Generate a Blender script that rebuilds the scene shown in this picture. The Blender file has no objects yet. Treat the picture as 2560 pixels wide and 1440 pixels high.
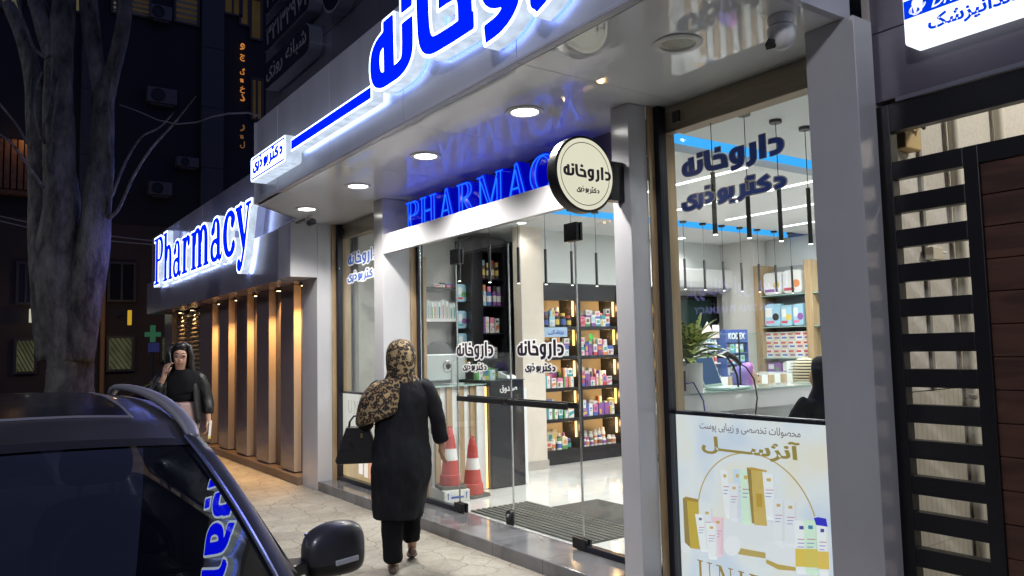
import bpy, bmesh, math, random
import numpy as np
from mathutils import Vector, Matrix
R_ = math.radians
random.seed(7)
SC = bpy.context.scene
COL = SC.collection

# ------------------------------------------------------------------ camera
FPX, CXP, CYP, HC = 1935.0, 1280.0, 720.0, 1.55
_a = np.array([-80.0 - CXP, 900.0 - CYP, FPX]); _s = math.tan(R_(1.3))
_up = np.cross(_a, np.array([1, -_s, 0])); _up /= np.linalg.norm(_up)
if _up[1] > 0: _up = -_up
_X = _a / -np.linalg.norm(_a); _Y = np.cross(_up, _X)
RW = np.array([_X, _Y, _up])                       # camera (right, down, forward) -> world

def at(px, py, x=None, y=None, z=None):
    """the world point seen at a pixel of the 2560-wide photograph, on a given plane"""
    d = RW @ np.array([px - CXP, py - CYP, FPX])
    t = x / d[0] if x is not None else (y / d[1] if y is not None else (z - HC) / d[2])
    return Vector((d[0] * t, d[1] * t, HC + d[2] * t))

cam = bpy.data.cameras.new('camera'); cam_o = bpy.data.objects.new('camera', cam); COL.objects.link(cam_o)
cam.sensor_width = 36; cam.lens = 36 * FPX / 2560; cam.clip_start = 0.05; cam.clip_end = 500
_m = np.eye(4); _m[:3, 0] = RW[:, 0]; _m[:3, 1] = -RW[:, 1]; _m[:3, 2] = -RW[:, 2]; _m[2, 3] = HC
cam_o.matrix_world = Matrix(_m.tolist())
SC.camera = cam_o
SC.render.resolution_x, SC.render.resolution_y = 1024, 576

# ------------------------------------------------------------------ night sky, exposure
w = bpy.data.worlds.new('World'); SC.world = w; w.use_nodes = True
nt = w.node_tree; bg = nt.nodes['Background']
bg.inputs['Color'].default_value = (0.27, 0.33, 0.75, 1); bg.inputs['Strength'].default_value = 0.19
SC.view_settings.view_transform = 'Standard'; SC.view_settings.look = 'None'
SC.view_settings.exposure = 0.0; SC.view_settings.gamma = 1.0
SC.cycles.max_bounces = 8; SC.cycles.transparent_max_bounces = 14
SC.cycles.diffuse_bounces = 3; SC.cycles.glossy_bounces = 4
SC.cycles.sample_clamp_indirect = 6.0; SC.cycles.caustics_reflective = False; SC.cycles.caustics_refractive = False
SC.cycles.use_denoising = True
SC.cycles.use_light_tree = True

# ------------------------------------------------------------------ object helpers
BASE = {}
def tag(o, label=None, cat=None, group=None, kind=None):
    if label: o['label'] = label
    if cat: o['category'] = cat
    if group: o['group'] = group
    if kind: o['kind'] = kind
    return o
def thing(name, label, cat, loc=(0, 0, 0), rz=0.0, group=None, kind=None):
    o = bpy.data.objects.new(name, None); COL.objects.link(o); o.empty_display_size = 0.1
    o.location = loc; o.rotation_euler = (0, 0, rz); BASE[o.name] = Vector(loc) if rz == 0 else None
    return tag(o, label, cat, group, kind)
def link(name, me, parent=None, local=False):
    o = bpy.data.objects.new(name, me); COL.objects.link(o)
    if parent is not None:
        o.parent = parent
        b = BASE.get(parent.name)
        if not local and b is not None:
            me.transform(Matrix.Translation(-b)); BASE[o.name] = b
        else: BASE[o.name] = None if (local or b is None) else b
    else: BASE[o.name] = Vector((0, 0, 0))
    return o
def copy_tree(o, parent=None):
    c = o.copy(); COL.objects.link(c)
    if parent is not None: c.parent = parent
    for ch in list(o.children): copy_tree(ch, c)
    return c

class MB:
    """collects shapes, then links them as one mesh object"""
    def __init__(s): s.v = []; s.f = []; s.m = []
    def face(s, idx, mi=0): s.f.append(tuple(idx)); s.m.append(mi)
    def add(s, verts, faces, mi=0):
        n = len(s.v); s.v += [tuple(p) for p in verts]
        for f in faces: s.face([i + n for i in f], mi)
        return s
    def box(s, x0, x1, y0, y1, z0, z1, mi=0):
        v = [(x0, y0, z0), (x1, y0, z0), (x1, y1, z0), (x0, y1, z0), (x0, y0, z1), (x1, y0, z1), (x1, y1, z1), (x0, y1, z1)]
        return s.add(v, [(0, 3, 2, 1), (4, 5, 6, 7), (0, 1, 5, 4), (1, 2, 6, 5), (2, 3, 7, 6), (3, 0, 4, 7)], mi)
    def obox(s, c, ax, ay, az, mi=0):
        c, ax, ay, az = Vector(c), Vector(ax), Vector(ay), Vector(az)
        v = [c + ax * a + ay * b + az * d for d in (-1, 1) for a, b in ((-1, -1), (1, -1), (1, 1), (-1, 1))]
        return s.add(v, [(0, 3, 2, 1), (4, 5, 6, 7), (0, 1, 5, 4), (1, 2, 6, 5), (2, 3, 7, 6), (3, 0, 4, 7)], mi)
    def loft(s, rings, cap=True, closed=True, mi=0):
        n = len(s.v); k = len(rings[0])
        for r in rings: s.v += [tuple(p) for p in r]
        for i in range(len(rings) - 1):
            for j in range(k if closed else k - 1):
                j2 = (j + 1) % k
                s.face((n + i * k + j, n + i * k + j2, n + (i + 1) * k + j2, n + (i + 1) * k + j), mi)
        if cap:
            s.face([n + j for j in reversed(range(k))], mi); s.face([n + (len(rings) - 1) * k + j for j in range(k)], mi)
        return s
    def tube(s, pts, r, n=8, cap=True, mi=0):
        pts = [Vector(p) for p in pts]; rs = r if isinstance(r, (list, tuple)) else [r] * len(pts)
        rings = []; prev = None
        for i, p in enumerate(pts):
            t = (pts[min(i + 1, len(pts) - 1)] - pts[max(i - 1, 0)]).normalized()
            a = prev - t * prev.dot(t) if prev is not None else t.orthogonal()
            if a.length < 1e-6: a = t.orthogonal()
            a.normalize(); prev = a; b = t.cross(a)
            rings.append([p + (a * math.cos(2 * math.pi * j / n) + b * math.sin(2 * math.pi * j / n)) * rs[i] for j in range(n)])
        return s.loft(rings, cap, True, mi)
    def lathe(s, prof, c=(0, 0, 0), axis='z', n=24, mi=0, cap=True):
        c = Vector(c); rings = []
        for r, h in prof:
            ring = []
            for j in range(n):
                a = 2 * math.pi * j / n; u, v = r * math.cos(a), r * math.sin(a)
                ring.append(c + Vector({'z': (u, v, h), 'x': (h, u, v), 'y': (v, h, u)}[axis]))
            rings.append(ring)
        return s.loft(rings, cap, True, mi)
    def prism(s, poly, f0, f1, mi=0):
        """poly: 2-D points; f0, f1 map (u, v) to the two end faces"""
        return s.loft([[f0(*p) for p in poly], [f1(*p) for p in poly]], True, True, mi)
    def build(s, name, mats, parent=None, smooth=False, bevel=0.0, subsurf=0, local=False, sharp=40):
        me = bpy.data.meshes.new(name); me.from_pydata(s.v, [], s.f)
        for m in (mats if isinstance(mats, (list, tuple)) else [mats]): me.materials.append(m)
        me.polygons.foreach_set('material_index', s.m)
        bm = bmesh.new(); bm.from_mesh(me); bmesh.ops.recalc_face_normals(bm, faces=bm.faces); bm.to_mesh(me); bm.free()
        if smooth:
            me.polygons.foreach_set('use_smooth', [True] * len(me.polygons))
            if sharp: me.set_sharp_from_angle(angle=R_(sharp))
        me.update()
        o = link(name, me, parent, local)
        if bevel:
            b = o.modifiers.new('bevel', 'BEVEL'); b.width = bevel; b.segments = 2; b.limit_method = 'ANGLE'; b.angle_limit = R_(50)
        if subsurf:
            b = o.modifiers.new('sub', 'SUBSURF'); b.levels = subsurf; b.render_levels = subsurf
        return o
def bx(name, m, parent, x0, x1, y0, y1, z0, z1, bevel=0.0, local=False):
    return MB().box(x0, x1, y0, y1, z0, z1).build(name, m, parent, bevel=bevel, local=local)
def rrect(w, h, r, n=5, cx=0, cy=0):
    p = []
    for (sx, sy, a0) in ((1, 1, 0), (-1, 1, 90), (-1, -1, 180), (1, -1, 270)):
        for i in range(n + 1):
            a = R_(a0 + 90 * i / n); p.append((cx + sx * (w / 2 - r) + r * math.cos(a), cy + sy * (h / 2 - r) + r * math.sin(a)))
    return p
def lamp(kind, loc, power, color=(1, 1, 1), parent=None, target=None, **kw):
    l = bpy.data.lights.new('lamp', kind); l.energy = power; l.color = color
    for k, v in kw.items(): setattr(l, k, v)
    o = bpy.data.objects.new('lamp', l); COL.objects.link(o); loc = Vector(loc)
    if target is not None: o.rotation_euler = (Vector(target) - loc).to_track_quat('-Z', 'Y').to_euler()
    if parent is not None and BASE.get(parent.name) is not None:
        o.parent = parent; loc = loc - BASE[parent.name]
    o.location = loc
    return o

# ------------------------------------------------------------------ materials
def new_mat(name):
    m = bpy.data.materials.new(name); m.use_nodes = True
    return m, m.node_tree.nodes, m.node_tree.links, m.node_tree.nodes['Principled BSDF']
def M(name, col, rough=0.5, metal=0.0, var=0.0, vs=6.0, bump=0.0, bs=60.0, coat=0.0, spec=0.5, emit=None, es=0.0, stretch=None, rvar=0.0, ior=None, sheen=0.0):
    m, N, L, P = new_mat(name); c = (*col, 1)
    P.inputs['Base Color'].default_value = c; P.inputs['Roughness'].default_value = rough; P.inputs['Metallic'].default_value = metal
    P.inputs['Specular IOR Level'].default_value = spec; P.inputs['Coat Weight'].default_value = coat; P.inputs['Coat Roughness'].default_value = 0.04
    if ior: P.inputs['IOR'].default_value = ior
    if sheen: P.inputs['Sheen Weight'].default_value = sheen
    if emit: P.inputs['Emission Color'].default_value = (*emit, 1); P.inputs['Emission Strength'].default_value = es
    if var or bump or rvar:
        tc = N.new('ShaderNodeTexCoord'); mp = N.new('ShaderNodeMapping'); L.new(tc.outputs['Object'], mp.inputs['Vector'])
        if stretch: mp.inputs['Scale'].default_value = stretch
    if var or rvar:
        n = N.new('ShaderNodeTexNoise'); n.inputs['Scale'].default_value = vs; n.inputs['Detail'].default_value = 6; n.inputs['Roughness'].default_value = 0.6
        L.new(mp.outputs['Vector'], n.inputs['Vector'])
        if var:
            r = N.new('ShaderNodeValToRGB'); L.new(n.outputs['Fac'], r.inputs['Fac'])
            r.color_ramp.elements[0].position = 0.3; r.color_ramp.elements[1].position = 0.7
            r.color_ramp.elements[0].color = (*[x * (1 - var) for x in col], 1); r.color_ramp.elements[1].color = (*[min(1, x * (1 + var)) for x in col], 1)
            L.new(r.outputs['Color'], P.inputs['Base Color'])
        if rvar:
            mr = N.new('ShaderNodeMapRange'); L.new(n.outputs['Fac'], mr.inputs['Value'])
            mr.inputs['To Min'].default_value = max(0.02, rough - rvar); mr.inputs['To Max'].default_value = rough + rvar
            L.new(mr.outputs['Result'], P.inputs['Roughness'])
    if bump:
        n2 = N.new('ShaderNodeTexNoise'); n2.inputs['Scale'].default_value = bs; n2.inputs['Detail'].default_value = 5
        L.new(mp.outputs['Vector'], n2.inputs['Vector'])
        b = N.new('ShaderNodeBump'); b.inputs['Strength'].default_value = bump; b.inputs['Distance'].default_value = 0.01
        L.new(n2.outputs['Fac'], b.inputs['Height']); L.new(b.outputs['Normal'], P.inputs['Normal'])
    return m
def EM(name, col, s, var=0.0, vs=3.0):
    m, N, L, P = new_mat(name); N.remove(P); e = N.new('ShaderNodeEmission')
    e.inputs['Color'].default_value = (*col, 1); e.inputs['Strength'].default_value = s
    if var:
        tc = N.new('ShaderNodeTexCoord'); n = N.new('ShaderNodeTexNoise'); n.inputs['Scale'].default_value = vs; L.new(tc.outputs['Object'], n.inputs['Vector'])
        mr = N.new('ShaderNodeMapRange'); mr.inputs['To Min'].default_value = s * (1 - var); mr.inputs['To Max'].default_value = s * (1 + var)
        L.new(n.outputs['Fac'], mr.inputs['Value']); L.new(mr.outputs['Result'], e.inputs['Strength'])
    L.new(e.outputs[0], N['Material Output'].inputs['Surface'])
    return m
def GLASS(name, tint=(0.96, 0.985, 0.975), rough=0.0, ior=1.45, boost=1.0):
    m, N, L, P = new_mat(name); N.remove(P)
    t = N.new('ShaderNodeBsdfTransparent'); t.inputs['Color'].default_value = (*tint, 1)
    g = N.new('ShaderNodeBsdfGlossy'); g.inputs['Roughness'].default_value = rough; g.inputs['Color'].default_value = (1, 1, 1, 1)
    f0 = ((ior - 1) / (ior + 1)) ** 2                      # Schlick's curve, the same on both sides of the pane
    lw = N.new('ShaderNodeLayerWeight'); lw.inputs['Blend'].default_value = 0.5
    pw = N.new('ShaderNodeMath'); pw.operation = 'POWER'; pw.inputs[1].default_value = 5; L.new(lw.outputs['Facing'], pw.inputs[0])
    mu = N.new('ShaderNodeMath'); mu.operation = 'MULTIPLY_ADD'; mu.inputs[1].default_value = (1 - f0) * boost; mu.inputs[2].default_value = f0 * boost; mu.use_clamp = True; L.new(pw.outputs[0], mu.inputs[0])
    x = N.new('ShaderNodeMixShader'); L.new(mu.outputs[0], x.inputs[0]); L.new(t.outputs[0], x.inputs[1]); L.new(g.outputs[0], x.inputs[2])
    L.new(x.outputs[0], N['Material Output'].inputs['Surface'])
    return m
def WOOD(name, c1, c2, scale=(1, 1, 1), rough=0.45, rings=3.0):
    m, N, L, P = new_mat(name); tc = N.new('ShaderNodeTexCoord'); mp = N.new('ShaderNodeMapping'); mp.inputs['Scale'].default_value = scale
    L.new(tc.outputs['Object'], mp.inputs['Vector'])
    n = N.new('ShaderNodeTexNoise'); n.inputs['Scale'].default_value = rings; n.inputs['Detail'].default_value = 8; n.inputs['Distortion'].default_value = 0.6
    L.new(mp.outputs['Vector'], n.inputs['Vector'])
    r = N.new('ShaderNodeValToRGB'); r.color_ramp.elements[0].position = 0.32; r.color_ramp.elements[1].position = 0.68
    r.color_ramp.elements[0].color = (*c1, 1); r.color_ramp.elements[1].color = (*c2, 1)
    L.new(n.outputs['Fac'], r.inputs['Fac']); L.new(r.outputs['Color'], P.inputs['Base Color']); P.inputs['Roughness'].default_value = rough
    return m
# ------------------------------------------------------------------ palette
ACM = M('brushed_silver_panel', (0.47, 0.47, 0.53), 0.32, 0.15, var=0.07, vs=3, rvar=0.08, stretch=(1, 1, .2))
ACM_GREY = M('grey_panel', (0.42, 0.42, 0.445), 0.2, 0.1, var=0.05, vs=3, rvar=0.08, stretch=(1, 1, .25))
ACM_WHITE = M('white_panel', (0.53, 0.53, 0.56), 0.16, 0.0, var=0.05, vs=3, rvar=0.06, stretch=(1, 1, .3))
SOFFIT = M('glossy_soffit', (0.80, 0.82, 0.86), 0.010, 0.0, spec=0.5, ior=1.75, bump=0.006, bs=1.6)
DARKPANEL = M('dark_cladding', (0.10, 0.10, 0.13), 0.35, 0.2, var=0.1, vs=1.5)
BROWN_HEAD = M('brown_header', (0.13, 0.10, 0.085), 0.4, var=0.15, vs=3)
MULLION = M('dark_blue_frame', (0.018, 0.02, 0.032), 0.3, 0.3)
BLACK = M('black_metal', (0.012, 0.012, 0.014), 0.38, 0.2, rvar=0.08)
BLACKPL = M('black_plastic', (0.014, 0.014, 0.016), 0.45)
CHROME = M('polished_steel', (0.7, 0.7, 0.72), 0.18, 1.0)
OAK = WOOD('oak_veneer', (0.30, 0.20, 0.105), (0.46, 0.33, 0.19), (6, 6, 0.7))
OAKH = WOOD('oak_header', (0.22, 0.14, 0.08), (0.36, 0.25, 0.15), (0.7, 6, 6))
PLANK = WOOD('stained_plank', (0.035, 0.014, 0.009), (0.085, 0.036, 0.022), (1.2, 6, 9), 0.5, 2.5)
WHITE = M('white_paint', (0.78, 0.78, 0.76), 0.5, var=0.03, vs=3)
WHITEPL = M('white_plastic', (0.75, 0.75, 0.74), 0.35)
GLOSSWHITE = M('gloss_white', (0.78, 0.78, 0.78), 0.12, var=0.02)
BEIGE = M('beige_plaster', (0.66, 0.58, 0.50), 0.7, var=0.05, vs=4, bump=0.05)
CONCRETE = M('grey_plaster', (0.54, 0.53, 0.50), 0.7, var=0.16, vs=2.5, bump=0.06)
ROOMWALL = M('room_wall', (0.66, 0.68, 0.67), 0.7, var=0.03, vs=2)
CEIL = M('ceiling_white', (0.78, 0.79, 0.80), 0.8)
GLASS_M = GLASS('window_glass')
GLASS_EDGE = M('glass_edge', (0.30, 0.42, 0.38), 0.2, emit=None)
GLASS_FILM = GLASS('film_glass', (0.90, 0.92, 0.91))
GREENGLASS = M('dark_green_glass', (0.03, 0.06, 0.055), 0.08, spec=0.6)
LIT = EM('lamp_white', (1.0, 0.97, 0.92), 14)
LITS = EM('small_lamp_white', (1.0, 0.94, 0.84), 9)
LIN = EM('linear_light', (1.0, 1.0, 1.0), 5)
COVE = EM('blue_cove', (0.05, 0.42, 1.0), 1.15)
WARM = EM('warm_led', (1.0, 0.56, 0.18), 4.5)
AMBER = EM('amber_spot', (1.0, 0.72, 0.38), 10)
SIGN_BLUE = EM('sign_blue_face', (0.0, 0.0035, 1.0), 4.5, 0.12, 1.2)
SIGN_EDGE = EM('sign_white_face', (0.70, 0.83, 1.0), 3.2)
SIGN_WHITE = EM('sign_white_side', (0.70, 0.82, 1.0), 0.9, 0.5, 11)
SIGN_LED = EM('sign_hidden_led', (0.36, 0.48, 1.0), 9.0)
SIGN_BACK = EM('sign_clear_back', (0.42, 0.50, 0.95), 0.5, 0.3, 6)
NEON_BODY = M('blue_acrylic', (0.0, 0.0, 0.35), 0.12, emit=(0.0, 0.001, 0.8), es=0.36, spec=0.8)
NEON_FACE = M('blue_acrylic_face', (0.0, 0.0, 0.12), 0.15, emit=(0.0, 0.001, 0.85), es=0.75)
NEON = EM('neon_tube', (0.01, 0.12, 1.0), 1.7)
CREAM_LIT = EM('cream_lit', (0.80, 0.78, 0.60), 0.92, 0.05, 4)
INK = M('dark_ink', (0.035, 0.025, 0.045), 0.5)
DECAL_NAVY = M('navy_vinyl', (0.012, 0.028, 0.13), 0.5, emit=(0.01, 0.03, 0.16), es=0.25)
DECAL_EDGE = M('taupe_vinyl', (0.28, 0.27, 0.25), 0.6)
DECAL_BLACK = M('black_vinyl', (0.008, 0.006, 0.016), 0.4)
DECAL_WHITE = M('white_vinyl', (0.82, 0.82, 0.82), 0.5)
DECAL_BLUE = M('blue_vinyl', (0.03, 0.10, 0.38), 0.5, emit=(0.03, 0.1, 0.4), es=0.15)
STEELGREY = M('ac_casing', (0.11, 0.11, 0.12), 0.55, var=0.06)

# ------------------------------------------------------------------ lettering: strokes -> distance field -> outlines
def field(strokes, pad=0.09, h=0.008):
    """strokes: (points, half_width or list, cap) ; cap 'b' butt or 'r' round"""
    P = np.concatenate([np.array(s[0], float) for s in strokes]); wm = max(np.max(s[1]) for s in strokes)
    x0, y0 = P.min(0) - wm - pad; x1, y1 = P.max(0) + wm + pad
    nx, ny = int((x1 - x0) / h) + 2, int((y1 - y0) / h) + 2
    X, Y = np.meshgrid(x0 + h * np.arange(nx), y0 + h * np.arange(ny), indexing='ij'); F = np.full(X.shape, 9.0)
    for pts, wd, cap in strokes:
        ws = list(wd) if isinstance(wd, (list, tuple)) else [wd] * len(pts)
        for i in range(len(pts) - 1):
            (ax, ay), (bx_, by) = pts[i], pts[i + 1]; L = math.hypot(bx_ - ax, by - ay) or 1e-6
            ux, uy = (bx_ - ax) / L, (by - ay) / L; s = (X - ax) * ux + (Y - ay) * uy; q = np.abs(-(X - ax) * uy + (Y - ay) * ux)
            t = np.clip(s / L, 0, 1); hw = ws[i] * (1 - t) + ws[i + 1] * t
            dx = np.abs(s - L / 2) - L / 2; dy = q - hw
            F = np.minimum(F, np.hypot(np.maximum(dx, 0), np.maximum(dy, 0)) + np.minimum(np.maximum(dx, dy), 0))
        for i in range(len(pts)):
            if 0 < i < len(pts) - 1 or cap == 'r':
                F = np.minimum(F, np.hypot(X - pts[i][0], Y - pts[i][1]) - ws[i])
    return F, x0, y0, h
def rdp(p, eps):
    if len(p) < 3: return p
    a, b = p[0], p[-1]; d = b - a; L = np.hypot(*d)
    dist = np.abs(d[0] * (p[:, 1] - a[1]) - d[1] * (p[:, 0] - a[0])) / L if L > 1e-9 else np.hypot(p[:, 0] - a[0], p[:, 1] - a[1])
    i = int(dist.argmax())
    if dist[i] > eps: return np.vstack([rdp(p[:i + 1], eps)[:-1], rdp(p[i:], eps)])
    return np.vstack([a, b])
def contours(fld, level):
    F, x0, y0, h = fld; G = F - level; ins = G < 0
    c = ins[:-1, :-1].astype(int) + 2 * ins[1:, :-1] + 4 * ins[1:, 1:] + 8 * ins[:-1, 1:]
    adj = {}
    SEG = {1: 'LB', 2: 'BR', 3: 'LR', 4: 'RT', 6: 'BT', 7: 'LT', 8: 'TL', 9: 'TB', 11: 'TR', 12: 'RL', 13: 'RB', 14: 'BL', 5: 'LBRT', 10: 'BRTL'}
    for i, j in zip(*np.nonzero((c > 0) & (c < 15))):
        k = {'B': (0, i, j), 'T': (0, i, j + 1), 'L': (1, i, j), 'R': (1, i + 1, j)}; s = SEG[int(c[i, j])]
        for q in range(0, len(s), 2):
            a, b = k[s[q]], k[s[q + 1]]; adj.setdefault(a, []).append(b); adj.setdefault(b, []).append(a)
    def pt(e):
        d, i, j = e; i2, j2 = (i + 1, j) if d == 0 else (i, j + 1); t = G[i, j] / (G[i, j] - G[i2, j2])
        return (x0 + h * (i + (t if d == 0 else 0)), y0 + h * (j + (t if d == 1 else 0)))
    seen = set(); loops = []
    for st in adj:
        if st in seen: continue
        lp = [st]; seen.add(st); cur = st
        while True:
            nx = [e for e in adj[cur] if e not in seen]
            if not nx: break
            cur = nx[0]; seen.add(cur); lp.append(cur)
        if len(lp) > 6:
            p = np.array([pt(e) for e in lp]); m = len(p) // 2
            loops.append(np.vstack([rdp(p[:m + 1], h * 0.12)[:-1], rdp(np.vstack([p[m:], p[:1]]), h * 0.12)[:-1]]))
    return loops
def fill_mesh(loops, depth):
    """filled outline with holes, extruded from w=0 to w=depth (local u, v, w)"""
    cu = bpy.data.curves.new('outline', 'CURVE'); cu.dimensions = '2D'; cu.fill_mode = 'BOTH'; cu.extrude = depth / 2
    for lp in loops:
        sp = cu.splines.new('POLY'); sp.points.add(len(lp) - 1); sp.use_cyclic_u = True
        sp.points.foreach_set('co', np.column_stack([lp, np.zeros(len(lp)), np.ones(len(lp))]).ravel())
    o = bpy.data.objects.new('outline', cu); me = bpy.data.meshes.new_from_object(o)
    bpy.data.objects.remove(o); bpy.data.curves.remove(cu)
    me.transform(Matrix.Translation((0, 0, depth / 2))); return me
def place(me, org, U, V, su, sv, off=(0, 0)):
    """local (u,v,w) -> org + U*su*(u+off) + V*sv*(v+off) + (U x V)*w"""
    U, V = Vector(U), Vector(V); W = U.cross(V); org = Vector(org)
    n = len(me.vertices); co = np.empty(n * 3); me.vertices.foreach_get('co', co); co = co.reshape(n, 3)
    out = np.array(org)[None] + (co[:, :1] + off[0]) * su * np.array(U)[None] + (co[:, 1:2] + off[1]) * sv * np.array(V)[None] + co[:, 2:3] * np.array(W)[None]
    me.vertices.foreach_set('co', out.ravel()); me.update(); return me
def letters(name, fld, level, depth, mat, parent, org, U, V, su, sv, back=None, local=False):
    me = place(fill_mesh(contours(fld, level), depth), org, U, V, su, sv)
    me.materials.append(mat)
    if back:
        me.materials.append(back); d0 = min(Vector(v.co).dot(Vector(U).cross(Vector(V))) for v in me.vertices); W = Vector(U).cross(Vector(V))
        for p in me.polygons:
            if p.center.dot(W) < d0 + 1e-4: p.material_index = 1
    return link(name, me, parent, local)
EX, EZ, NEY = (1, 0, 0), (0, 0, 1), (0, -1, 0)     # facade lettering: U = +x, V = +z, face towards -y

# --- the shop's word, drawn from strokes (units: 1/1000 of the traced height, x along the baseline)
def T1(x, v): return ((x - 165) / 1000, (770 - 0.0455 * (x - 240) - v) * 0.00077)
def soft(p, it=2):
    for _ in range(it):
        if len(p) < 4: return p
        q = [p[0]]
        for i in range(len(p) - 1):
            a, b = p[i], p[i + 1]
            if i > 0: q.append((a[0] * .75 + b[0] * .25, a[1] * .75 + b[1] * .25))
            if i < len(p) - 2: q.append((a[0] * .25 + b[0] * .75, a[1] * .25 + b[1] * .75))
        p = q + [p[-1]]
    return p
def S1(pts, wd=0.038, cap='b'): return ([T1(*p) for p in soft(pts)], wd, cap)
WORD1 = field([
    S1([(1415, 400), (1500, 400), (1540, 425), (1562, 480), (1562, 560), (1545, 625), (1505, 665), (1425, 671)]),
    S1([(1330, 205), (1330, 722)]),
    S1([(1202, 335), (1207, 650), (1200, 720), (1175, 770), (1125, 800)]),
    S1([(920, 560), (920, 465), (945, 410), (985, 395), (1042, 395)]), S1([(1042, 395 - 49), (1042, 690), (1020, 755), (975, 795), (905, 806)]),
    S1([(920, 540), (935, 620), (975, 665), (1042, 672)]),
    S1([(716, 240), (716, 345)]),
    S1([(655, 455), (740, 455), (785, 480), (805, 530), (805, 690)]), S1([(852, 690), (640, 697), (590, 680), (566, 630), (556, 540), (552, 258)]),
    S1([(447, 262), (447, 366)]),
    S1([(450, 430), (452, 610), (440, 670), (400, 708), (330, 714), (265, 716), (225, 690), (206, 630), (206, 530), (225, 475), (270, 448), (312, 448)]),
    S1([(312, 330), (316, 712)]),
])
def T2(x, v): return ((x - 405) / 1000, (1272 - 0.02 * (x - 405) - v) * 0.00077)
def S2(pts, wd=0.022, cap='b'): return ([T2(*p) for p in soft(pts, 1)], wd, cap)
WORD2 = field([
    S2([(1252, 1110), (1295, 1110), (1322, 1140), (1322, 1185), (1300, 1215), (1252, 1222)]),
    S2([(1200, 1035), (1130, 1095), (1130, 1120), (1190, 1150), (1200, 1180), (1190, 1222), (1080, 1226)]),
    S2([(1018, 1012), (1085, 1012)], 0.022), S2([(1062, 1080), (1062, 1205), (1085, 1226), (1120, 1226)]), S2([(1062, 1226), (985, 1226)]),
    S2([(982, 1080), (982, 1240), (965, 1275), (935, 1292)]),
    S2([(878, 1080), (878, 1190), (860, 1222), (810, 1226)]), S2([(882, 1270), (882, 1316)]),
    S2([(772, 1170), (772, 1125), (795, 1105), (826, 1108), (826, 1225), (805, 1262), (755, 1276)]), S2([(772, 1160), (785, 1210), (826, 1216)]),
    S2([(655, 990), (655, 1036)]), S2([(632, 1110), (668, 1110), (695, 1140), (695, 1190), (672, 1222), (630, 1228)]),
    S2([(588, 1082), (588, 1235), (575, 1275), (552, 1298)]),
    S2([(548, 1104), (500, 1104), (474, 1128), (480, 1158), (525, 1185), (540, 1225), (520, 1270), (470, 1290), (430, 1278), (418, 1240), (418, 1180)]),
])

# --- bold roman serif letters (em units)
def arc(cx, cy, rx, ry, a0, a1, wn, wk, n=14):
    """arc whose stroke is wk thick at its sides and wn at top and bottom"""
    pts, ws = [], []
    for i in range(n + 1):
        a = R_(a0 + (a1 - a0) * i / n); pts.append((cx + rx * math.cos(a), cy + ry * math.sin(a))); ws.append(wn + (wk - wn) * abs(math.cos(a)) ** 1.5)
    return (pts, ws, 'r')
def bar(x0, y0, x1, y1, w0, w1=None): return ([(x0, y0), (x1, y1)], [w0, w0 if w1 is None else w1], 'b')
def serif(x, y, half, t=0.017): return bar(x - half, y, x + half, y, t)
def shift(st, dx): return [([(x + dx, y) for x, y in p], wd, c) for p, wd, c in st]
K, TN = 0.072, 0.018
LOW = {
 'P': (0.60, [bar(.19, 0, .19, .676, K), serif(.19, .017, .155), serif(.14, .659, .12), arc(.33, .50, .19, .157, -90, 90, TN, K), bar(.19, .657, .33, .657, TN), bar(.19, .343, .33, .343, TN)]),
 'h': (0.55, [bar(.14, 0, .14, .676, K), serif(.14, .017, .125), serif(.09, .659, .075), arc(.31, .30, .115, .16, 0, 165, .028, K, 12), bar(.425, .30, .425, 0, K), serif(.425, .017, .115)]),
 'a': (0.49, [bar(.335, .33, .335, .07, .062), arc(.24, .33, .095, .13, 0, 165, .018, .062, 10), (([(.105, .345), (.105, .345001)]), .05, 'r'), arc(.205, .125, .125, .105, 60, 300, .024, .055, 14), bar(.27, .235, .36, .29, .022), bar(.24, .03, .34, .09, .03), (([(.34, .07), (.38, .02), (.44, .035), (.465, .075)]), [.06, .035, .022, .016], 'r')]),
 'r': (0.44, [bar(.14, 0, .14, .46, K), serif(.15, .017, .135), serif(.09, .445, .075), arc(.30, .28, .13, .165, 95, 165, .03, .05, 6), (([(.345, .40), (.345, .385)]), .062, 'r')]),
 'm': (0.83, [bar(.14, 0, .14, .46, K), serif(.14, .017, .12), serif(.09, .445, .075), arc(.295, .30, .115, .16, 0, 165, .028, K, 12), bar(.41, .30, .41, 0, K), serif(.41, .017, .11), arc(.565, .30, .115, .16, 0, 165, .028, K, 12), bar(.68, .30, .68, 0, K), serif(.68, .017, .115)]),
 'c': (0.44, [arc(.25, .23, .165, .215, 40, 320, .03, K, 22), (([(.345, .345), (.345, .335)]), .060, 'r')]),
 'y': (0.52, [([(.10, .45), (.28, .03)], [K, .05], 'b'), ([(.42, .45), (.28, .03), (.20, -.13)], [.024, .03, .03], 'b'), serif(.115, .445, .11), serif(.41, .445, .08), (([(.20, -.13), (.15, -.16), (.115, -.14)]), [.03, .04, .055], 'r'), (([(.115, -.12), (.115, -.121)]), .052, 'r')]),
}
def word(txt, table, gap=0.0):
    st, x = [], 0.0
    for ch in txt:
        if ch == ' ': x += 0.3; continue
        wdt, s = table[ch]; st += shift(s, x); x += wdt + gap
    return st, x
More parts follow.
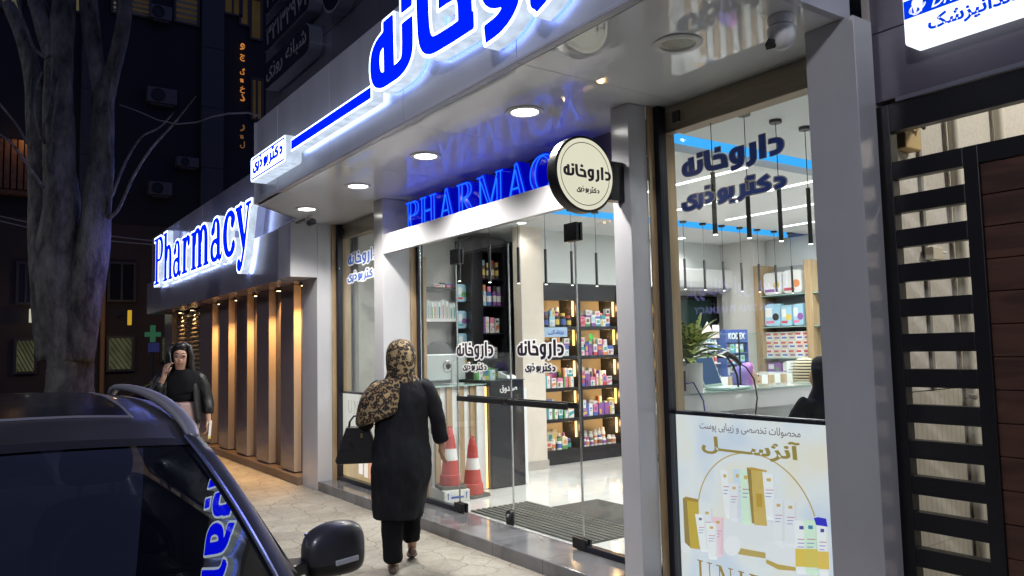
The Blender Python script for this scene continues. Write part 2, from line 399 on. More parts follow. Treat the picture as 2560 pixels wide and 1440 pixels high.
CAP = {
 'P': LOW['P'],
 'H': (0.72, [bar(.17, 0, .17, .676, K), bar(.55, 0, .55, .676, K), bar(.17, .35, .55, .35, .024)] + [serif(x, y, .14) for x in (.17, .55) for y in (.017, .659)]),
 'A': (0.70, [([(.34, .69), (.53, .01)], [.05, .075], 'b'), bar(.34, .66, .14, .01, .028), bar(.22, .22, .46, .22, .022), serif(.13, .017, .11), serif(.55, .017, .14)]),
 'R': (0.69, [bar(.17, 0, .17, .676, K), serif(.17, .017, .14), serif(.13, .659, .11), arc(.31, .51, .17, .148, -90, 90, TN, K), bar(.17, .658, .31, .658, TN), bar(.17, .362, .31, .362, TN), ([(.30, .36), (.55, .01)], [.07, .07], 'b'), serif(.59, .017, .08)]),
 'M': (0.88, [bar(.14, 0, .14, .676, .026), ([(.17, .676), (.44, .03)], [.07, .045], 'b'), bar(.44, .03, .70, .676, .026), bar(.72, 0, .72, .676, K), serif(.14, .017, .11), serif(.13, .659, .10), serif(.72, .017, .13), serif(.73, .659, .12)]),
 'C': (0.68, [arc(.36, .338, .26, .325, 40, 320, .026, K + .01, 26), bar(.575, .66, .575, .45, .02), bar(.56, .18, .60, .08, .02)]),
 'Y': (0.70, [bar(.35, 0, .35, .32, K), ([(.14, .676), (.35, .30)], [.07, .07], 'b'), bar(.57, .676, .37, .30, .026), serif(.35, .017, .14), serif(.13, .659, .12), serif(.56, .659, .10)]),
 'U': (0.74, [bar(.17, .676, .17, .22, .045), arc(.36, .22, .19, .20, 180, 360, .02, .045, 14), bar(.55, .22, .55, .676, .018), serif(.17, .662, .12, .013), serif(.55, .662, .10, .013)]),
 'N': (0.74, [bar(.15, 0, .15, .676, .018), bar(.17, .66, .57, .02, .05), bar(.58, .02, .58, .676, .018), serif(.15, .013, .09, .013), serif(.12, .662, .1, .013), serif(.58, .662, .09, .013)]),
 'I': (0.36, [bar(.18, 0, .18, .676, .045), serif(.18, .013, .11, .013), serif(.18, .662, .11, .013)]),
 'E': (0.62, [bar(.17, 0, .17, .676, .045), bar(.06, .662, .52, .662, .014), bar(.06, .014, .54, .014, .014), bar(.17, .35, .42, .35, .014), bar(.52, .676, .52, .56, .012), bar(.54, 0, .54, .13, .012), bar(.42, .28, .42, .42, .012)]),
 'L': (0.60, [bar(.17, 0, .17, .676, .045), bar(.06, .014, .54, .014, .014), serif(.17, .662, .11, .013), bar(.54, 0, .54, .14, .012)]),
}

# --- small writing: the built-in face, with joined Arabic letter forms put in reading order
JOIN = {'ا': ('ﺍ', 'ﺎ'), 'آ': ('ﺁ', 'ﺂ'), 'د': ('ﺩ', 'ﺪ'), 'ذ': ('ﺫ', 'ﺬ'), 'ر': ('ﺭ', 'ﺮ'), 'ز': ('ﺯ', 'ﺰ'), 'ژ': ('ﮊ', 'ﮋ'), 'و': ('ﻭ', 'ﻮ'),
        'ب': ('ﺏ', 'ﺐ', 'ﺑ', 'ﺒ'), 'پ': ('ﭖ', 'ﭗ', 'ﭘ', 'ﭙ'), 'ت': ('ﺕ', 'ﺖ', 'ﺗ', 'ﺘ'), 'س': ('ﺱ', 'ﺲ', 'ﺳ', 'ﺴ'), 'ش': ('ﺵ', 'ﺶ', 'ﺷ', 'ﺸ'),
        'ص': ('ﺹ', 'ﺺ', 'ﺻ', 'ﺼ'), 'خ': ('ﺥ', 'ﺦ', 'ﺧ', 'ﺨ'), 'ح': ('ﺡ', 'ﺢ', 'ﺣ', 'ﺤ'), 'ق': ('ﻕ', 'ﻖ', 'ﻗ', 'ﻘ'), 'ک': ('ﮎ', 'ﮏ', 'ﮐ', 'ﮑ'),
        'ل': ('ﻝ', 'ﻞ', 'ﻟ', 'ﻠ'), 'م': ('ﻡ', 'ﻢ', 'ﻣ', 'ﻤ'), 'ن': ('ﻥ', 'ﻦ', 'ﻧ', 'ﻨ'), 'ه': ('ﻩ', 'ﻪ', 'ﻫ', 'ﻬ'), 'ی': ('ﯼ', 'ﯽ', 'ﯾ', 'ﯿ'), 'ـ': ('ـ', 'ـ', 'ـ', 'ـ')}
def shape(t):
    out = []
    for i, ch in enumerate(t):
        if ch not in JOIN: out.append(ch); continue
        f = JOIN[ch]; pv = i > 0 and t[i - 1] in JOIN and len(JOIN[t[i - 1]]) == 4; nx = i + 1 < len(t) and t[i + 1] in JOIN and len(f) == 4
        out.append(f[3] if pv and nx else f[1] if pv else f[2] if nx else f[0])
    return ''.join(reversed(out))
def ftext(name, txt, mat, parent, org, U, V, width=None, height=None, depth=0.003, bold=0.0, rtl=False, shear=0.0, local=False):
    cu = bpy.data.curves.new('text', 'FONT'); cu.body = shape(txt) if rtl else txt; cu.extrude = 0; cu.offset = bold; cu.shear = shear; cu.resolution_u = 3
    o = bpy.data.objects.new('text', cu); COL.objects.link(o); bpy.context.view_layer.update()
    me = bpy.data.meshes.new_from_object(o.evaluated_get(bpy.context.evaluated_depsgraph_get())); bpy.data.objects.remove(o)
    n = len(me.vertices); co = np.empty(n * 3); me.vertices.foreach_get('co', co); co = co.reshape(n, 3)
    lo, hi = co.min(0), co.max(0); su = width / (hi[0] - lo[0]) if width else height / (hi[1] - lo[1]); sv = height / (hi[1] - lo[1]) if height else su
    me.transform(Matrix.Translation((-lo[0], -lo[1], 0)))
    bm = bmesh.new(); bm.from_mesh(me); g = bmesh.ops.extrude_face_region(bm, geom=bm.faces[:])
    bmesh.ops.translate(bm, vec=(0, 0, depth), verts=[e for e in g['geom'] if isinstance(e, bmesh.types.BMVert)]); bm.to_mesh(me); bm.free()
    place(me, org, U, V, su, sv); me.materials.clear(); me.materials.append(mat)
    return link(name, me, parent, local)
# ================================================================== the ground
def paving_mat():
    m, N, L, P = new_mat('crazy_paving'); tc = N.new('ShaderNodeTexCoord')
    nz = N.new('ShaderNodeTexNoise'); nz.inputs['Scale'].default_value = 3.2; nz.inputs['Detail'].default_value = 3; L.new(tc.outputs['Object'], nz.inputs['Vector'])
    mx = N.new('ShaderNodeMixRGB'); mx.inputs[0].default_value = 0.22; L.new(tc.outputs['Object'], mx.inputs[1]); L.new(nz.outputs['Color'], mx.inputs[2])
    v = N.new('ShaderNodeTexVoronoi'); v.feature = 'DISTANCE_TO_EDGE'; v.inputs['Scale'].default_value = 4.9; v.inputs['Randomness'].default_value = 0.72; v.voronoi_dimensions = '2D'
    v2 = N.new('ShaderNodeTexVoronoi'); v2.inputs['Scale'].default_value = 4.9; v2.inputs['Randomness'].default_value = 0.72; v2.voronoi_dimensions = '2D'
    L.new(mx.outputs[0], v.inputs['Vector']); L.new(mx.outputs[0], v2.inputs['Vector'])
    big = N.new('ShaderNodeTexNoise'); big.inputs['Scale'].default_value = 1.3; big.inputs['Detail'].default_value = 8; big.inputs['Roughness'].default_value = 0.7; L.new(tc.outputs['Object'], big.inputs['Vector'])
    fine = N.new('ShaderNodeTexNoise'); fine.inputs['Scale'].default_value = 34; fine.inputs['Detail'].default_value = 6; L.new(tc.outputs['Object'], fine.inputs['Vector'])
    tone = N.new('ShaderNodeValToRGB'); e = tone.color_ramp.elements
    e[0].position = 0.32; e[0].color = (0.29, 0.262, 0.22, 1); e[1].position = 0.66; e[1].color = (0.48, 0.445, 0.385, 1); L.new(big.outputs['Fac'], tone.inputs['Fac'])
    st = N.new('ShaderNodeMixRGB'); st.blend_type = 'MULTIPLY'; st.inputs[0].default_value = 0.22; gy = N.new('ShaderNodeRGBToBW'); L.new(v2.outputs['Color'], gy.inputs[0]); L.new(tone.outputs['Color'], st.inputs[1]); L.new(gy.outputs[0], st.inputs[2])
    st2 = N.new('ShaderNodeMixRGB'); st2.blend_type = 'OVERLAY'; st2.inputs[0].default_value = 0.28; L.new(st.outputs[0], st2.inputs[1]); L.new(fine.outputs['Fac'], st2.inputs[2])
    sn = N.new('ShaderNodeTexNoise'); sn.inputs['Scale'].default_value = 0.9; sn.inputs['Detail'].default_value = 7; sn.inputs['Roughness'].default_value = 0.62; sn.inputs['Distortion'].default_value = 1.2; L.new(tc.outputs['Object'], sn.inputs['Vector'])
    sr = N.new('ShaderNodeMapRange'); sr.inputs['From Min'].default_value = 0.53; sr.inputs['From Max'].default_value = 0.66; sr.inputs['To Max'].default_value = 0.5; L.new(sn.outputs['Fac'], sr.inputs['Value'])
    sp = N.new('ShaderNodeTexVoronoi'); sp.inputs['Scale'].default_value = 5.5; L.new(tc.outputs['Object'], sp.inputs['Vector']); sg = N.new('ShaderNodeMapRange'); sg.inputs['From Min'].default_value = 0.05; sg.inputs['From Max'].default_value = 0.085; sg.inputs['To Min'].default_value = 0.4; sg.inputs['To Max'].default_value = 0.0; L.new(sp.outputs['Distance'], sg.inputs['Value'])
    sm2 = N.new('ShaderNodeMath'); sm2.operation = 'MAXIMUM'; L.new(sr.outputs[0], sm2.inputs[0]); L.new(sg.outputs[0], sm2.inputs[1])
    st3 = N.new('ShaderNodeMixRGB'); st3.inputs[2].default_value = (0.17, 0.145, 0.11, 1); L.new(sm2.outputs[0], st3.inputs[0]); L.new(st2.outputs[0], st3.inputs[1]); st2 = st3
    jt = N.new('ShaderNodeMapRange'); jt.inputs['From Min'].default_value = 0.008; jt.inputs['From Max'].default_value = 0.028; L.new(v.outputs['Distance'], jt.inputs['Value'])
    c = N.new('ShaderNodeMixRGB'); c.inputs[1].default_value = (0.24, 0.21, 0.165, 1); L.new(jt.outputs[0], c.inputs[0]); L.new(st2.outputs[0], c.inputs[2])
    L.new(c.outputs[0], P.inputs['Base Color']); P.inputs['Roughness'].default_value = 0.78
    sm = N.new('ShaderNodeMath'); sm.operation = 'MULTIPLY_ADD'; sm.inputs[1].default_value = 0.25; L.new(fine.outputs['Fac'], sm.inputs[0]); L.new(jt.outputs[0], sm.inputs[2])
    b = N.new('ShaderNodeBump'); b.inputs['Strength'].default_value = 0.5; b.inputs['Distance'].default_value = 0.008; L.new(sm.outputs[0], b.inputs['Height']); L.new(b.outputs['Normal'], P.inputs['Normal'])
    return m
def tile_mat(name, size, c1, grout, rough, gap=0.006, var=0.06, axes=('X', 'Y'), spec=0.5):
    m, N, L, P = new_mat(name); tc = N.new('ShaderNodeTexCoord'); sx = N.new('ShaderNodeSeparateXYZ'); L.new(tc.outputs['Object'], sx.inputs[0]); outs = []
    for ax, s in zip(axes, size):
        a = N.new('ShaderNodeMath'); a.operation = 'DIVIDE'; a.inputs[1].default_value = s; L.new(sx.outputs[ax], a.inputs[0])
        f = N.new('ShaderNodeMath'); f.operation = 'FRACT'; L.new(a.outputs[0], f.inputs[0])
        p = N.new('ShaderNodeMath'); p.operation = 'PINGPONG'; p.inputs[1].default_value = 0.5; L.new(f.outputs[0], p.inputs[0])
        g = N.new('ShaderNodeMath'); g.operation = 'GREATER_THAN'; g.inputs[1].default_value = gap / s; L.new(p.outputs[0], g.inputs[0]); outs.append(g)
    mn = N.new('ShaderNodeMath'); mn.operation = 'MINIMUM'; L.new(outs[0].outputs[0], mn.inputs[0]); L.new(outs[1].outputs[0], mn.inputs[1])
    n = N.new('ShaderNodeTexNoise'); n.inputs['Scale'].default_value = 2.2; n.inputs['Detail'].default_value = 9; n.inputs['Distortion'].default_value = 1.5; L.new(tc.outputs['Object'], n.inputs['Vector'])
    r = N.new('ShaderNodeValToRGB'); r.color_ramp.elements[0].color = (*[x * (1 - var) for x in c1], 1); r.color_ramp.elements[1].color = (*[min(1, x * (1 + var)) for x in c1], 1)
    r.color_ramp.elements[0].position = 0.35; r.color_ramp.elements[1].position = 0.65; L.new(n.outputs['Fac'], r.inputs['Fac'])
    mx = N.new('ShaderNodeMixRGB'); mx.inputs[1].default_value = (*grout, 1); L.new(mn.outputs[0], mx.inputs[0]); L.new(r.outputs['Color'], mx.inputs[2])
    L.new(mx.outputs[0], P.inputs['Base Color']); P.inputs['Roughness'].default_value = rough; P.inputs['Specular IOR Level'].default_value = spec
    return m
ASPHALT = M('asphalt', (0.045, 0.045, 0.048), 0.85, var=0.3, vs=3, bump=0.3, bs=180)
KERB = M('kerb_stone', (0.30, 0.28, 0.25), 0.8, var=0.15, vs=8, bump=0.15)
GRANITE = tile_mat('granite_threshold', (0.62, 9), (0.16, 0.16, 0.17), (0.08, 0.08, 0.08), 0.10, 0.003, 0.25)
FLOORT = tile_mat('polished_tile', (0.8, 0.8), (0.72, 0.71, 0.69), (0.42, 0.41, 0.39), 0.06, 0.003, 0.05)
def struct(name, m, *b, bevel=0.0):
    o = bx(name, m, None, *b, bevel=bevel); o['kind'] = 'structure'; return o
struct('road', ASPHALT, -70, 30, -26, 1.02, -0.9, -0.15)
struct('side_street', ASPHALT, -34, -18.6, 1.02, 45, -0.9, -0.45)
struct('pavement', paving_mat(), -18.6, 12, 1.18, 16, -0.9, 0.0)
struct('kerb', KERB, -18.6, 12, 1.02, 1.18, -0.9, 0.004, bevel=0.012)
struct('threshold', GRANITE, -9.0, -2.0, 3.252, 3.66, -0.1, 0.10, bevel=0.008)
struct('floor', FLOORT, -8.6, -1.95, 3.66, 9.4, -0.1, 0.104)

# ================================================================== the pharmacy
ph = thing('pharmacy_building', 'pharmacy shopfront with silver canopy, white pillars, glass doors and bright interior', 'shop', (-5.2, 3.6, 0))
def part(name, m, *b, bevel=0.0, label=None):
    o = bx(name, m, ph, *b, bevel=bevel)
    if label: o['label'] = label
    return o
ZS = 3.026
# canopy: front panels with fine joints, glossy soffit panels, end return
cx = [-7.65, -7.0, -5.74, -4.47, -3.185, -1.93]
mb = MB()
for i in range(5):
    a, b = cx[i], cx[i + 1]
    mb.box(a + 0.0025, b - 0.0025, 2.30, 2.34, ZS, 3.85)
mb.box(-7.65, -1.93, 2.34, 3.3, 3.78, 3.846)
mb.obox((-7.975, 2.62, (ZS + 3.85) / 2), (0.325, -0.325, 0), (0.014, 0.014, 0), (0, 0, (3.85 - ZS) / 2))
mb.box(-1.97, -1.927, 2.342, 3.30, ZS - 0.004, 3.85)
mb.build('canopy_fascia', ACM, ph, bevel=0.003)
mb = MB()
for i in range(5):
    a, b = cx[i] + (0.002 if i else 0), cx[i + 1] - 0.002
    if i == 0: mb.prism([(-7.65, 2.302), (b, 2.302), (b, 3.70), (-8.70, 3.70), (-8.70, 2.95), (-8.30, 2.95)], lambda u, v: (u, v, ZS), lambda u, v: (u, v, ZS + 0.02))
    else: mb.box(a, min(b, -1.972), 2.342, 3.70, ZS, ZS + 0.02)
mb.build('soffit', SOFFIT, ph)
part('canopy_trim', ACM, -7.65, -1.93, 2.285, 2.299, ZS - 0.004, ZS + 0.018, bevel=0.003)
# pillars
part('pillar', ACM_WHITE, -8.985, -8.50, 3.25, 3.56, 0.0, ZS - 0.003, bevel=0.004)
part('pillar', ACM_WHITE, -3.515, -3.36, 3.25, 3.40, 0.0, ZS - 0.003, bevel=0.004)
part('pillar', ACM_GREY, -2.135, -1.885, 3.25, 3.40, 0.0, ZS - 0.003, bevel=0.004)
part('pillar_return', M('beige_return', (0.36, 0.33, 0.31), 0.45, var=0.08), -1.93, -1.905, 3.402, 3.52, 0.0, 3.2)
part('hanging_box', ACM_WHITE, -8.90, -8.492, 2.935, 3.247, 2.40, ZS - 0.003, bevel=0.004)
# white door portal
part('portal_post', ACM_WHITE, -6.98, -6.78, 3.25, 3.54, 0.10, ZS - 0.003, bevel=0.004)
mb = MB().box(-6.777, -3.518, 3.25, 3.30, 2.478, 2.665).box(-6.777, -3.518, 3.298, 3.54, 2.636, 2.663); mb.build('portal_beam', ACM_WHITE, ph, bevel=0.003)
# wood reveals and dark metal frames of the three openings
def opening(x0, x1, yg, z0, z1, header, yw):
    for a, b in ((x0, x0 + 0.012), (x1 - 0.012, x1)): bx('wood_reveal', OAK, ph, a, b, yw, yg - 0.05, z0, z1)
    mb = MB(); mb.box(x0, x0 + 0.05, yg - 0.048, yg + 0.02, z0, z1); mb.box(x1 - 0.05, x1, yg - 0.048, yg + 0.02, z0, z1)
    mb.box(x0 + 0.05, x1 - 0.05, yg - 0.048, yg + 0.02, z0, z0 + 0.05)
    mb.build('metal_frame', MULLION, ph, bevel=0.004)
    for a, b in ((x0, x0 + 0.014), (x1 - 0.03, x1)): bx('wood_lining', OAK, ph, a, b, yg + 0.022, yg + 0.13, z0, z1)
    mb = MB(); mb.box(x0 + 0.016, x1 - 0.031, yg + 0.03, yg + 0.09, header, z1 - 0.002); mb.box(x0 + 0.016, x1 - 0.031, yg + 0.09, yg + 0.22, header + 0.03, z1 - 0.004)
    mb.build('wood_header', OAKH, ph, bevel=0.003)
opening(-8.49, -6.98, 3.52, 0.10, ZS - 0.004, 2.86, 3.42)
opening(-3.355, -2.02, 3.50, 0.10, ZS - 0.004, 2.86, 3.402)
for x0, x1, yg in ((-8.44, -7.03, 3.52), (-3.305, -2.07, 3.50)):
    bx('window_pane', GLASS_M, ph, x0 + 0.001, x1 - 0.001, yg - 0.02, yg - 0.012, 0.152, ZS - 0.006)
for x in (-3.17, -2.22): bx('glass_clamp', BLACKPL, ph, x - 0.028, x + 0.028, 3.462, 3.476, 2.885, 2.955, bevel=0.003)
mb = MB().box(-8.36, -8.30, 3.48, 3.496, 2.88, 2.95).build('glass_clamp', BLACKPL, ph, bevel=0.003)
# door opening: header, side frames, sill line
mb = MB(); mb.box(-6.778, -6.766, 3.545, 3.60, 0.10, ZS - 0.004); mb.build('wood_reveal', OAK, ph)
for b in ((-6.776, -6.73, 3.602, 3.66, 0.106, ZS - 0.004), (-3.55, -3.518, 3.602, 3.66, 0.106, ZS - 0.004), (-6.73, -6.04, 3.60, 3.655, 0.102, 0.145), (-4.33, -3.55, 3.60, 3.655, 0.102, 0.145)): part('metal_frame', MULLION, *b, bevel=0.003)
part('door_header', BROWN_HEAD, -6.76, -3.52, 3.60, 3.66, 2.80, ZS - 0.004)
part('door_header_board', M('grey_backing', (0.17, 0.17, 0.19), 0.35), -6.726, -3.555, 3.665, 3.70, 2.64, 2.796)
part('wood_lining', OAK, -6.764, -6.745, 3.664, 3.70, 0.106, 2.47)
YD = 3.626
def pane(name, x0, x1, z0, z1):
    o = bx(name, GLASS_M, ph, x0, x1, YD - 0.005, YD + 0.005, z0, z1)
    for xa in (x0 - 0.0045, x1 + 0.0005): bx('glass_edge', CHROME, o, xa, xa + 0.004, YD - 0.005, YD + 0.005, z0, z1)
    return o
pane('sidelight', -6.725, -6.05, 0.147, 2.405); pane('sidelight', -4.335, -3.555, 0.147, 2.405)
pane('transom_pane', -6.725, -3.555, 2.412, 2.70)
dl = pane('glass_door', -6.036, -5.212, 0.125, 2.405); dr = pane('glass_door', -5.198, -4.349, 0.125, 2.405)
for d, xh, xl in ((dl, -6.036, -5.24), (dr, -4.349, -5.17)):
    s = 1 if xh < xl else -1; xa, xb = sorted((xh - s * 0.06, xh + s * 0.085))
    for z0, z1 in ((2.32, 2.455), (0.108, 0.185)):
        bx('hinge', BLACK, d, xa, xb, YD - 0.032, YD - 0.007, z0, z1, bevel=0.004); bx('hinge', BLACK, d, xa, xb, YD + 0.007, YD + 0.032, z0, z1, bevel=0.004)
for d, a, b in ((dl, -5.96, -5.235), (dr, -5.175, -4.42)):
    for sgn in (-1, 1):
        y0 = YD + sgn * 0.055; mb = MB().box(a, b, y0 - 0.012, y0 + 0.012, 1.09, 1.135)
        for x in (a + 0.12, b - 0.12): mb.box(x - 0.012, x + 0.012, min(y0 + 0.012 * -sgn, YD + 0.006 * sgn), max(y0 - 0.012 * sgn, YD + 0.006 * sgn) , 1.10, 1.125)
        mb.build('handle', BLACK, d, bevel=0.003)
mb = MB(); mb.lathe([(0.0, -0.02), (0.042, -0.02), (0.045, -0.014), (0.045, 0.0)], (-5.245, YD - 0.006, 0.20), 'y', 20); mb.box(-5.29, -5.20, YD - 0.02, YD - 0.006, 0.126, 0.20)
mb.build('door_lock', BLACK, dl, smooth=True); MB().lathe([(0.0, -0.032), (0.014, -0.032), (0.016, -0.02)], (-5.245, YD - 0.006, 0.20), 'y', 14).build('lock_cylinder', CHROME, dl, smooth=True)
# lettering stuck on the glass
def decal(parent, x0, zb, width, alef, y, ink, edge, name='lettering', lv=0.012):
    su, sv = width / 1.435, alef / 0.3966
    letters(name, WORD1, lv, 0.001, edge, parent, (x0, y, zb), EX, EZ, su, sv); letters(name, WORD1, -0.002, 0.0012, ink, parent, (x0, y - 0.0012, zb), EX, EZ, su, sv)
def decal2(parent, x0, zb, width, kaf, y, ink, edge, name='lettering', lv=0.012):
    su, sv = width / 0.93, kaf / 0.185
    letters(name, WORD2, lv, 0.001, edge, parent, (x0, y, zb), EX, EZ, su, sv); letters(name, WORD2, -0.001, 0.0012, ink, parent, (x0, y - 0.0012, zb), EX, EZ, su, sv)
for d, x0 in ((dl, -6.045), (dr, -5.097)):
    decal(d, x0, 1.482, 0.60, 0.123, YD - 0.006, DECAL_BLACK, DECAL_WHITE, lv=0.034); decal2(d, x0 + 0.105, 1.362, 0.385, 0.055, YD - 0.006, DECAL_BLACK, DECAL_WHITE, lv=0.03)
wl = [o for o in ph.children if o.name.startswith('window_pane')]
decal(wl[1], -3.148, 2.538, 0.71, 0.129, 3.478, DECAL_NAVY, DECAL_EDGE); decal2(wl[1], -3.151, 2.352, 0.709, 0.092, 3.478, DECAL_NAVY, DECAL_EDGE)
decal(wl[0], -8.202, 2.52, 0.78, 0.133, 3.498, DECAL_BLUE, DECAL_WHITE, lv=0.03); decal2(wl[0], -8.205, 2.335, 0.76, 0.09, 3.498, DECAL_BLUE, DECAL_WHITE, lv=0.025)
# room shell
part('side_wall', CONCRETE, -8.62, -8.46, 3.74, 5.70, 0.10, 3.0)
part('side_wall', ROOMWALL, -8.0, -7.96, 5.70, 9.4, 0.10, 3.0)
part('side_wall', ROOMWALL, -1.99, -1.95, 3.66, 9.4, 0.10, 3.0)
part('back_wall', ROOMWALL, -8.62, -1.95, 9.4, 9.5, 0.10, 3.0)
part('column', BEIGE, -7.60, -7.44, 5.362, 5.69, 0.104, 3.0)
part('column_skirting', M('grey_skirting', (0.42, 0.38, 0.34), 0.4), -7.615, -7.425, 5.345, 5.705, 0.104, 0.21)
part('bulkhead', ROOMWALL, -7.958, -7.58, 5.71, 9.4, 2.345, 3.0)
# ceiling with two recessed troughs that carry the blue light lines
mb = MB()
for a, b in ((-8.62, -6.60), (-6.25, -3.98), (-3.63, -1.95)): mb.box(a, b, 3.70, 9.4, 3.0, 3.05)
mb.box(-6.60, -6.25, 3.70, 9.4, 3.14, 3.16); mb.box(-3.98, -3.63, 3.70, 9.4, 3.14, 3.16)
mb.box(-6.62, -6.60, 3.70, 9.4, 3.05, 3.14); mb.box(-3.99, -3.98, 3.70, 9.4, 3.05, 3.14)
mb.build('ceiling', CEIL, ph)
for xa, za, zb in ((-6.598, 3.006, 3.095), (-3.978, 3.062, 3.137)):
    c = MB().box(xa, xa + 0.008, 3.75, 9.38, za, zb).build('cove_light', COVE, ph)
# upper storey behind the canopy
mb = MB()
for i in range(7):
    for k in range(4):
        xa = -9.75 + i * 1.13; mb.box(xa + 0.003, min(xa + 1.127, -1.93), 3.05, 3.30, 3.852 + k * 1.1, 4.95 + k * 1.1 - 0.006)
mb.box(-9.755, -1.935, 3.06, 9.5, 3.2, 8.2)
mb.build('upper_wall', DARKPANEL, ph)

# ---- downlights in the soffit (the fifth is off)
def downlight(x, y, on, label):
    t = thing('downlight', label, 'downlight', (x, y, ZS), group='round downlights in the canopy soffit')
    MB().lathe([(0.083, -0.001), (0.118, -0.001), (0.122, -0.006), (0.112, -0.012), (0.088, -0.010), (0.083, -0.001)], (x, y, ZS), 'z', 32, cap=False).build('trim_ring', WHITEPL, t, smooth=True)
    MB().lathe([(0.086, -0.003), (0.060, -0.006), (0.0, -0.007)], (x, y, ZS), 'z', 28, cap=False).build('lens', LIT if on else M('faceted_reflector', (0.5, 0.5, 0.45), 0.25, 0.8, bump=0.6, bs=120), t, smooth=True)
    if on:
        lamp('SPOT', (x, y, ZS - 0.03), 128, (1.0, 0.955, 0.88), t, target=(x, y, 0), spot_size=R_(138), spot_blend=0.55, shadow_soft_size=0.07)
DX = (-7.66, -6.37, -5.12, -3.83, -2.55)
for i, (x, lb) in enumerate(zip(DX, ('lit round downlight above the far left pillar', 'lit round downlight left of the door portal', 'lit round downlight over the left half of the neon sign', 'lit round downlight nearest the round sign', 'unlit round downlight with a faceted reflector'))):
    downlight(x, 2.82, i < 4, lb)
# the soffit has real holes' worth of depth only visually: cameras hang below it
def dome(x, y):
    t = thing('security_camera', 'white dome security camera under the right end of the canopy', 'camera', (x, y, ZS))
    MB().lathe([(0.0, -0.001), (0.055, -0.001), (0.06, -0.012), (0.056, -0.045), (0.048, -0.05)], (x, y, ZS), 'z', 24).build('mount', WHITEPL, t, smooth=True)
    MB().lathe([(0.054, -0.05), (0.062, -0.058), (0.062, -0.10), (0.05, -0.135), (0.02, -0.155), (0.0, -0.157)], (x, y, ZS), 'z', 24).build('housing', WHITEPL, t, smooth=True)
    MB().obox((x - 0.02, y - 0.045, ZS - 0.125), (0.02, 0.006, 0), (0.004, -0.012, 0.010), (0, 0.018, 0.022)).build('lens', BLACKPL, t, bevel=0.004)
dome(-2.08, 2.99)
t = thing('security_camera', 'small black bullet camera hanging near the far left pillar', 'camera', (-8.05, 3.0, ZS))
MB().lathe([(0.0, -0.001), (0.03, -0.001), (0.03, -0.012), (0.01, -0.014), (0.01, -0.05)], (-8.05, 3.0, ZS), 'z', 14).build('mount', WHITEPL, t, smooth=True)
o = MB().lathe([(0.0, 0.0), (0.032, 0.0), (0.035, 0.01), (0.035, 0.12), (0.0, 0.13)], (-8.08, 3.0, ZS - 0.075), 'x', 18).build('housing', BLACKPL, t, smooth=True)
MB().lathe([(0.0, 0.0), (0.018, 0.0), (0.022, 0.006)], (-7.945, 3.0, ZS - 0.075), 'x', 14).build('lens', M('camera_lens', (0.06, 0.06, 0.08), 0.05), t, smooth=True)
# ================================================================== signs
sg = thing('shop_sign', 'huge lit blue and white Persian letters on the silver canopy front', 'sign', (-3.4, 2.29, 3.24))
SU, SV = 1.92, 1.33
letters('letter_body', WORD1, 0.014, 0.085, SIGN_WHITE, sg, (-4.724, 2.272, 3.262), EX, EZ, SU, SV, back=SIGN_LED)
letters('clear_spacer', WORD1, 0.010, 0.024, GLASS('clear_acrylic', (0.72, 0.78, 0.98)), sg, (-4.724, 2.2975, 3.262), EX, EZ, SU, SV)
letters('letter_border', WORD1, 0.0135, 0.002, SIGN_EDGE, sg, (-4.724, 2.1865, 3.262), EX, EZ, SU, SV)
letters('letter_face', WORD1, -0.001, 0.003, SIGN_BLUE, sg, (-4.724, 2.184, 3.262), EX, EZ, SU, SV)
mb = MB().box(-6.30, -4.70, 2.187, 2.272, 3.235, 3.345)
mb.m = [0, 0, 0, 0, 1, 0]; mb.build('bar_body', [SIGN_WHITE, SIGN_LED], sg)
bx('bar_border', SIGN_EDGE, sg, -6.298, -4.702, 2.184, 2.1865, 3.237, 3.343)
bx('bar_face', SIGN_BLUE, sg, -6.285, -4.715, 2.181, 2.1835, 3.252, 3.328)
sb = thing('name_sign', 'small lit white box sign with blue Persian name at the far end of the canopy', 'sign', (-6.86, 2.29, 3.17))
fr = lambda y: (lambda u, v: (u, y, v))
MB().prism(rrect(1.0, 0.235, 0.035, 5, -6.86, 3.285), fr(2.297), fr(2.161)).build('box', SIGN_WHITE, sb)
MB().prism(rrect(0.99, 0.225, 0.033, 5, -6.86, 3.285), fr(2.1608), fr(2.1595)).build('face', SIGN_EDGE, sb)
o_, i_ = rrect(0.955, 0.198, 0.03, 5, -6.86, 3.285), rrect(0.922, 0.168, 0.022, 5, -6.86, 3.285)
mb = MB(); n = len(o_); mb.add([(u, 2.1585, v) for u, v in o_ + i_], [(k, (k + 1) % n, n + (k + 1) % n, n + k) for k in range(n)]); mb.build('border_line', SIGN_BLUE, sb)
letters('lettering', WORD2, 0.001, 0.002, SIGN_BLUE, sb, (-7.275, 2.159, 3.252), EX, EZ, 0.83 / 0.93, 0.105 / 0.185)

st, wd = word('Pharmacy', LOW, 0.0); LAT = field(st)
lp = thing('pharmacy_sign', 'lit blue and white word Pharmacy on the grey fascia over the slatted shop', 'sign', (-12.5, 2.93, 2.8))
SUL = 6.05 / (wd - 0.06); SVL = 0.86 / 0.676
letters('letter_body', LAT, 0.024, 0.09, SIGN_WHITE, lp, (-15.62, 2.898, 2.85), EX, EZ, SUL, SVL, back=SIGN_LED)
letters('letter_border', LAT, 0.0235, 0.002, SIGN_EDGE, lp, (-15.62, 2.8075, 2.85), EX, EZ, SUL, SVL)
letters('letter_face', LAT, 0.0, 0.003, SIGN_BLUE, lp, (-15.62, 2.805, 2.85), EX, EZ, SUL, SVL)
letters('letter_back', LAT, 0.03, 0.068, SIGN_BACK, lp, (-15.62, 2.999, 2.85), EX, EZ, SUL, SVL)

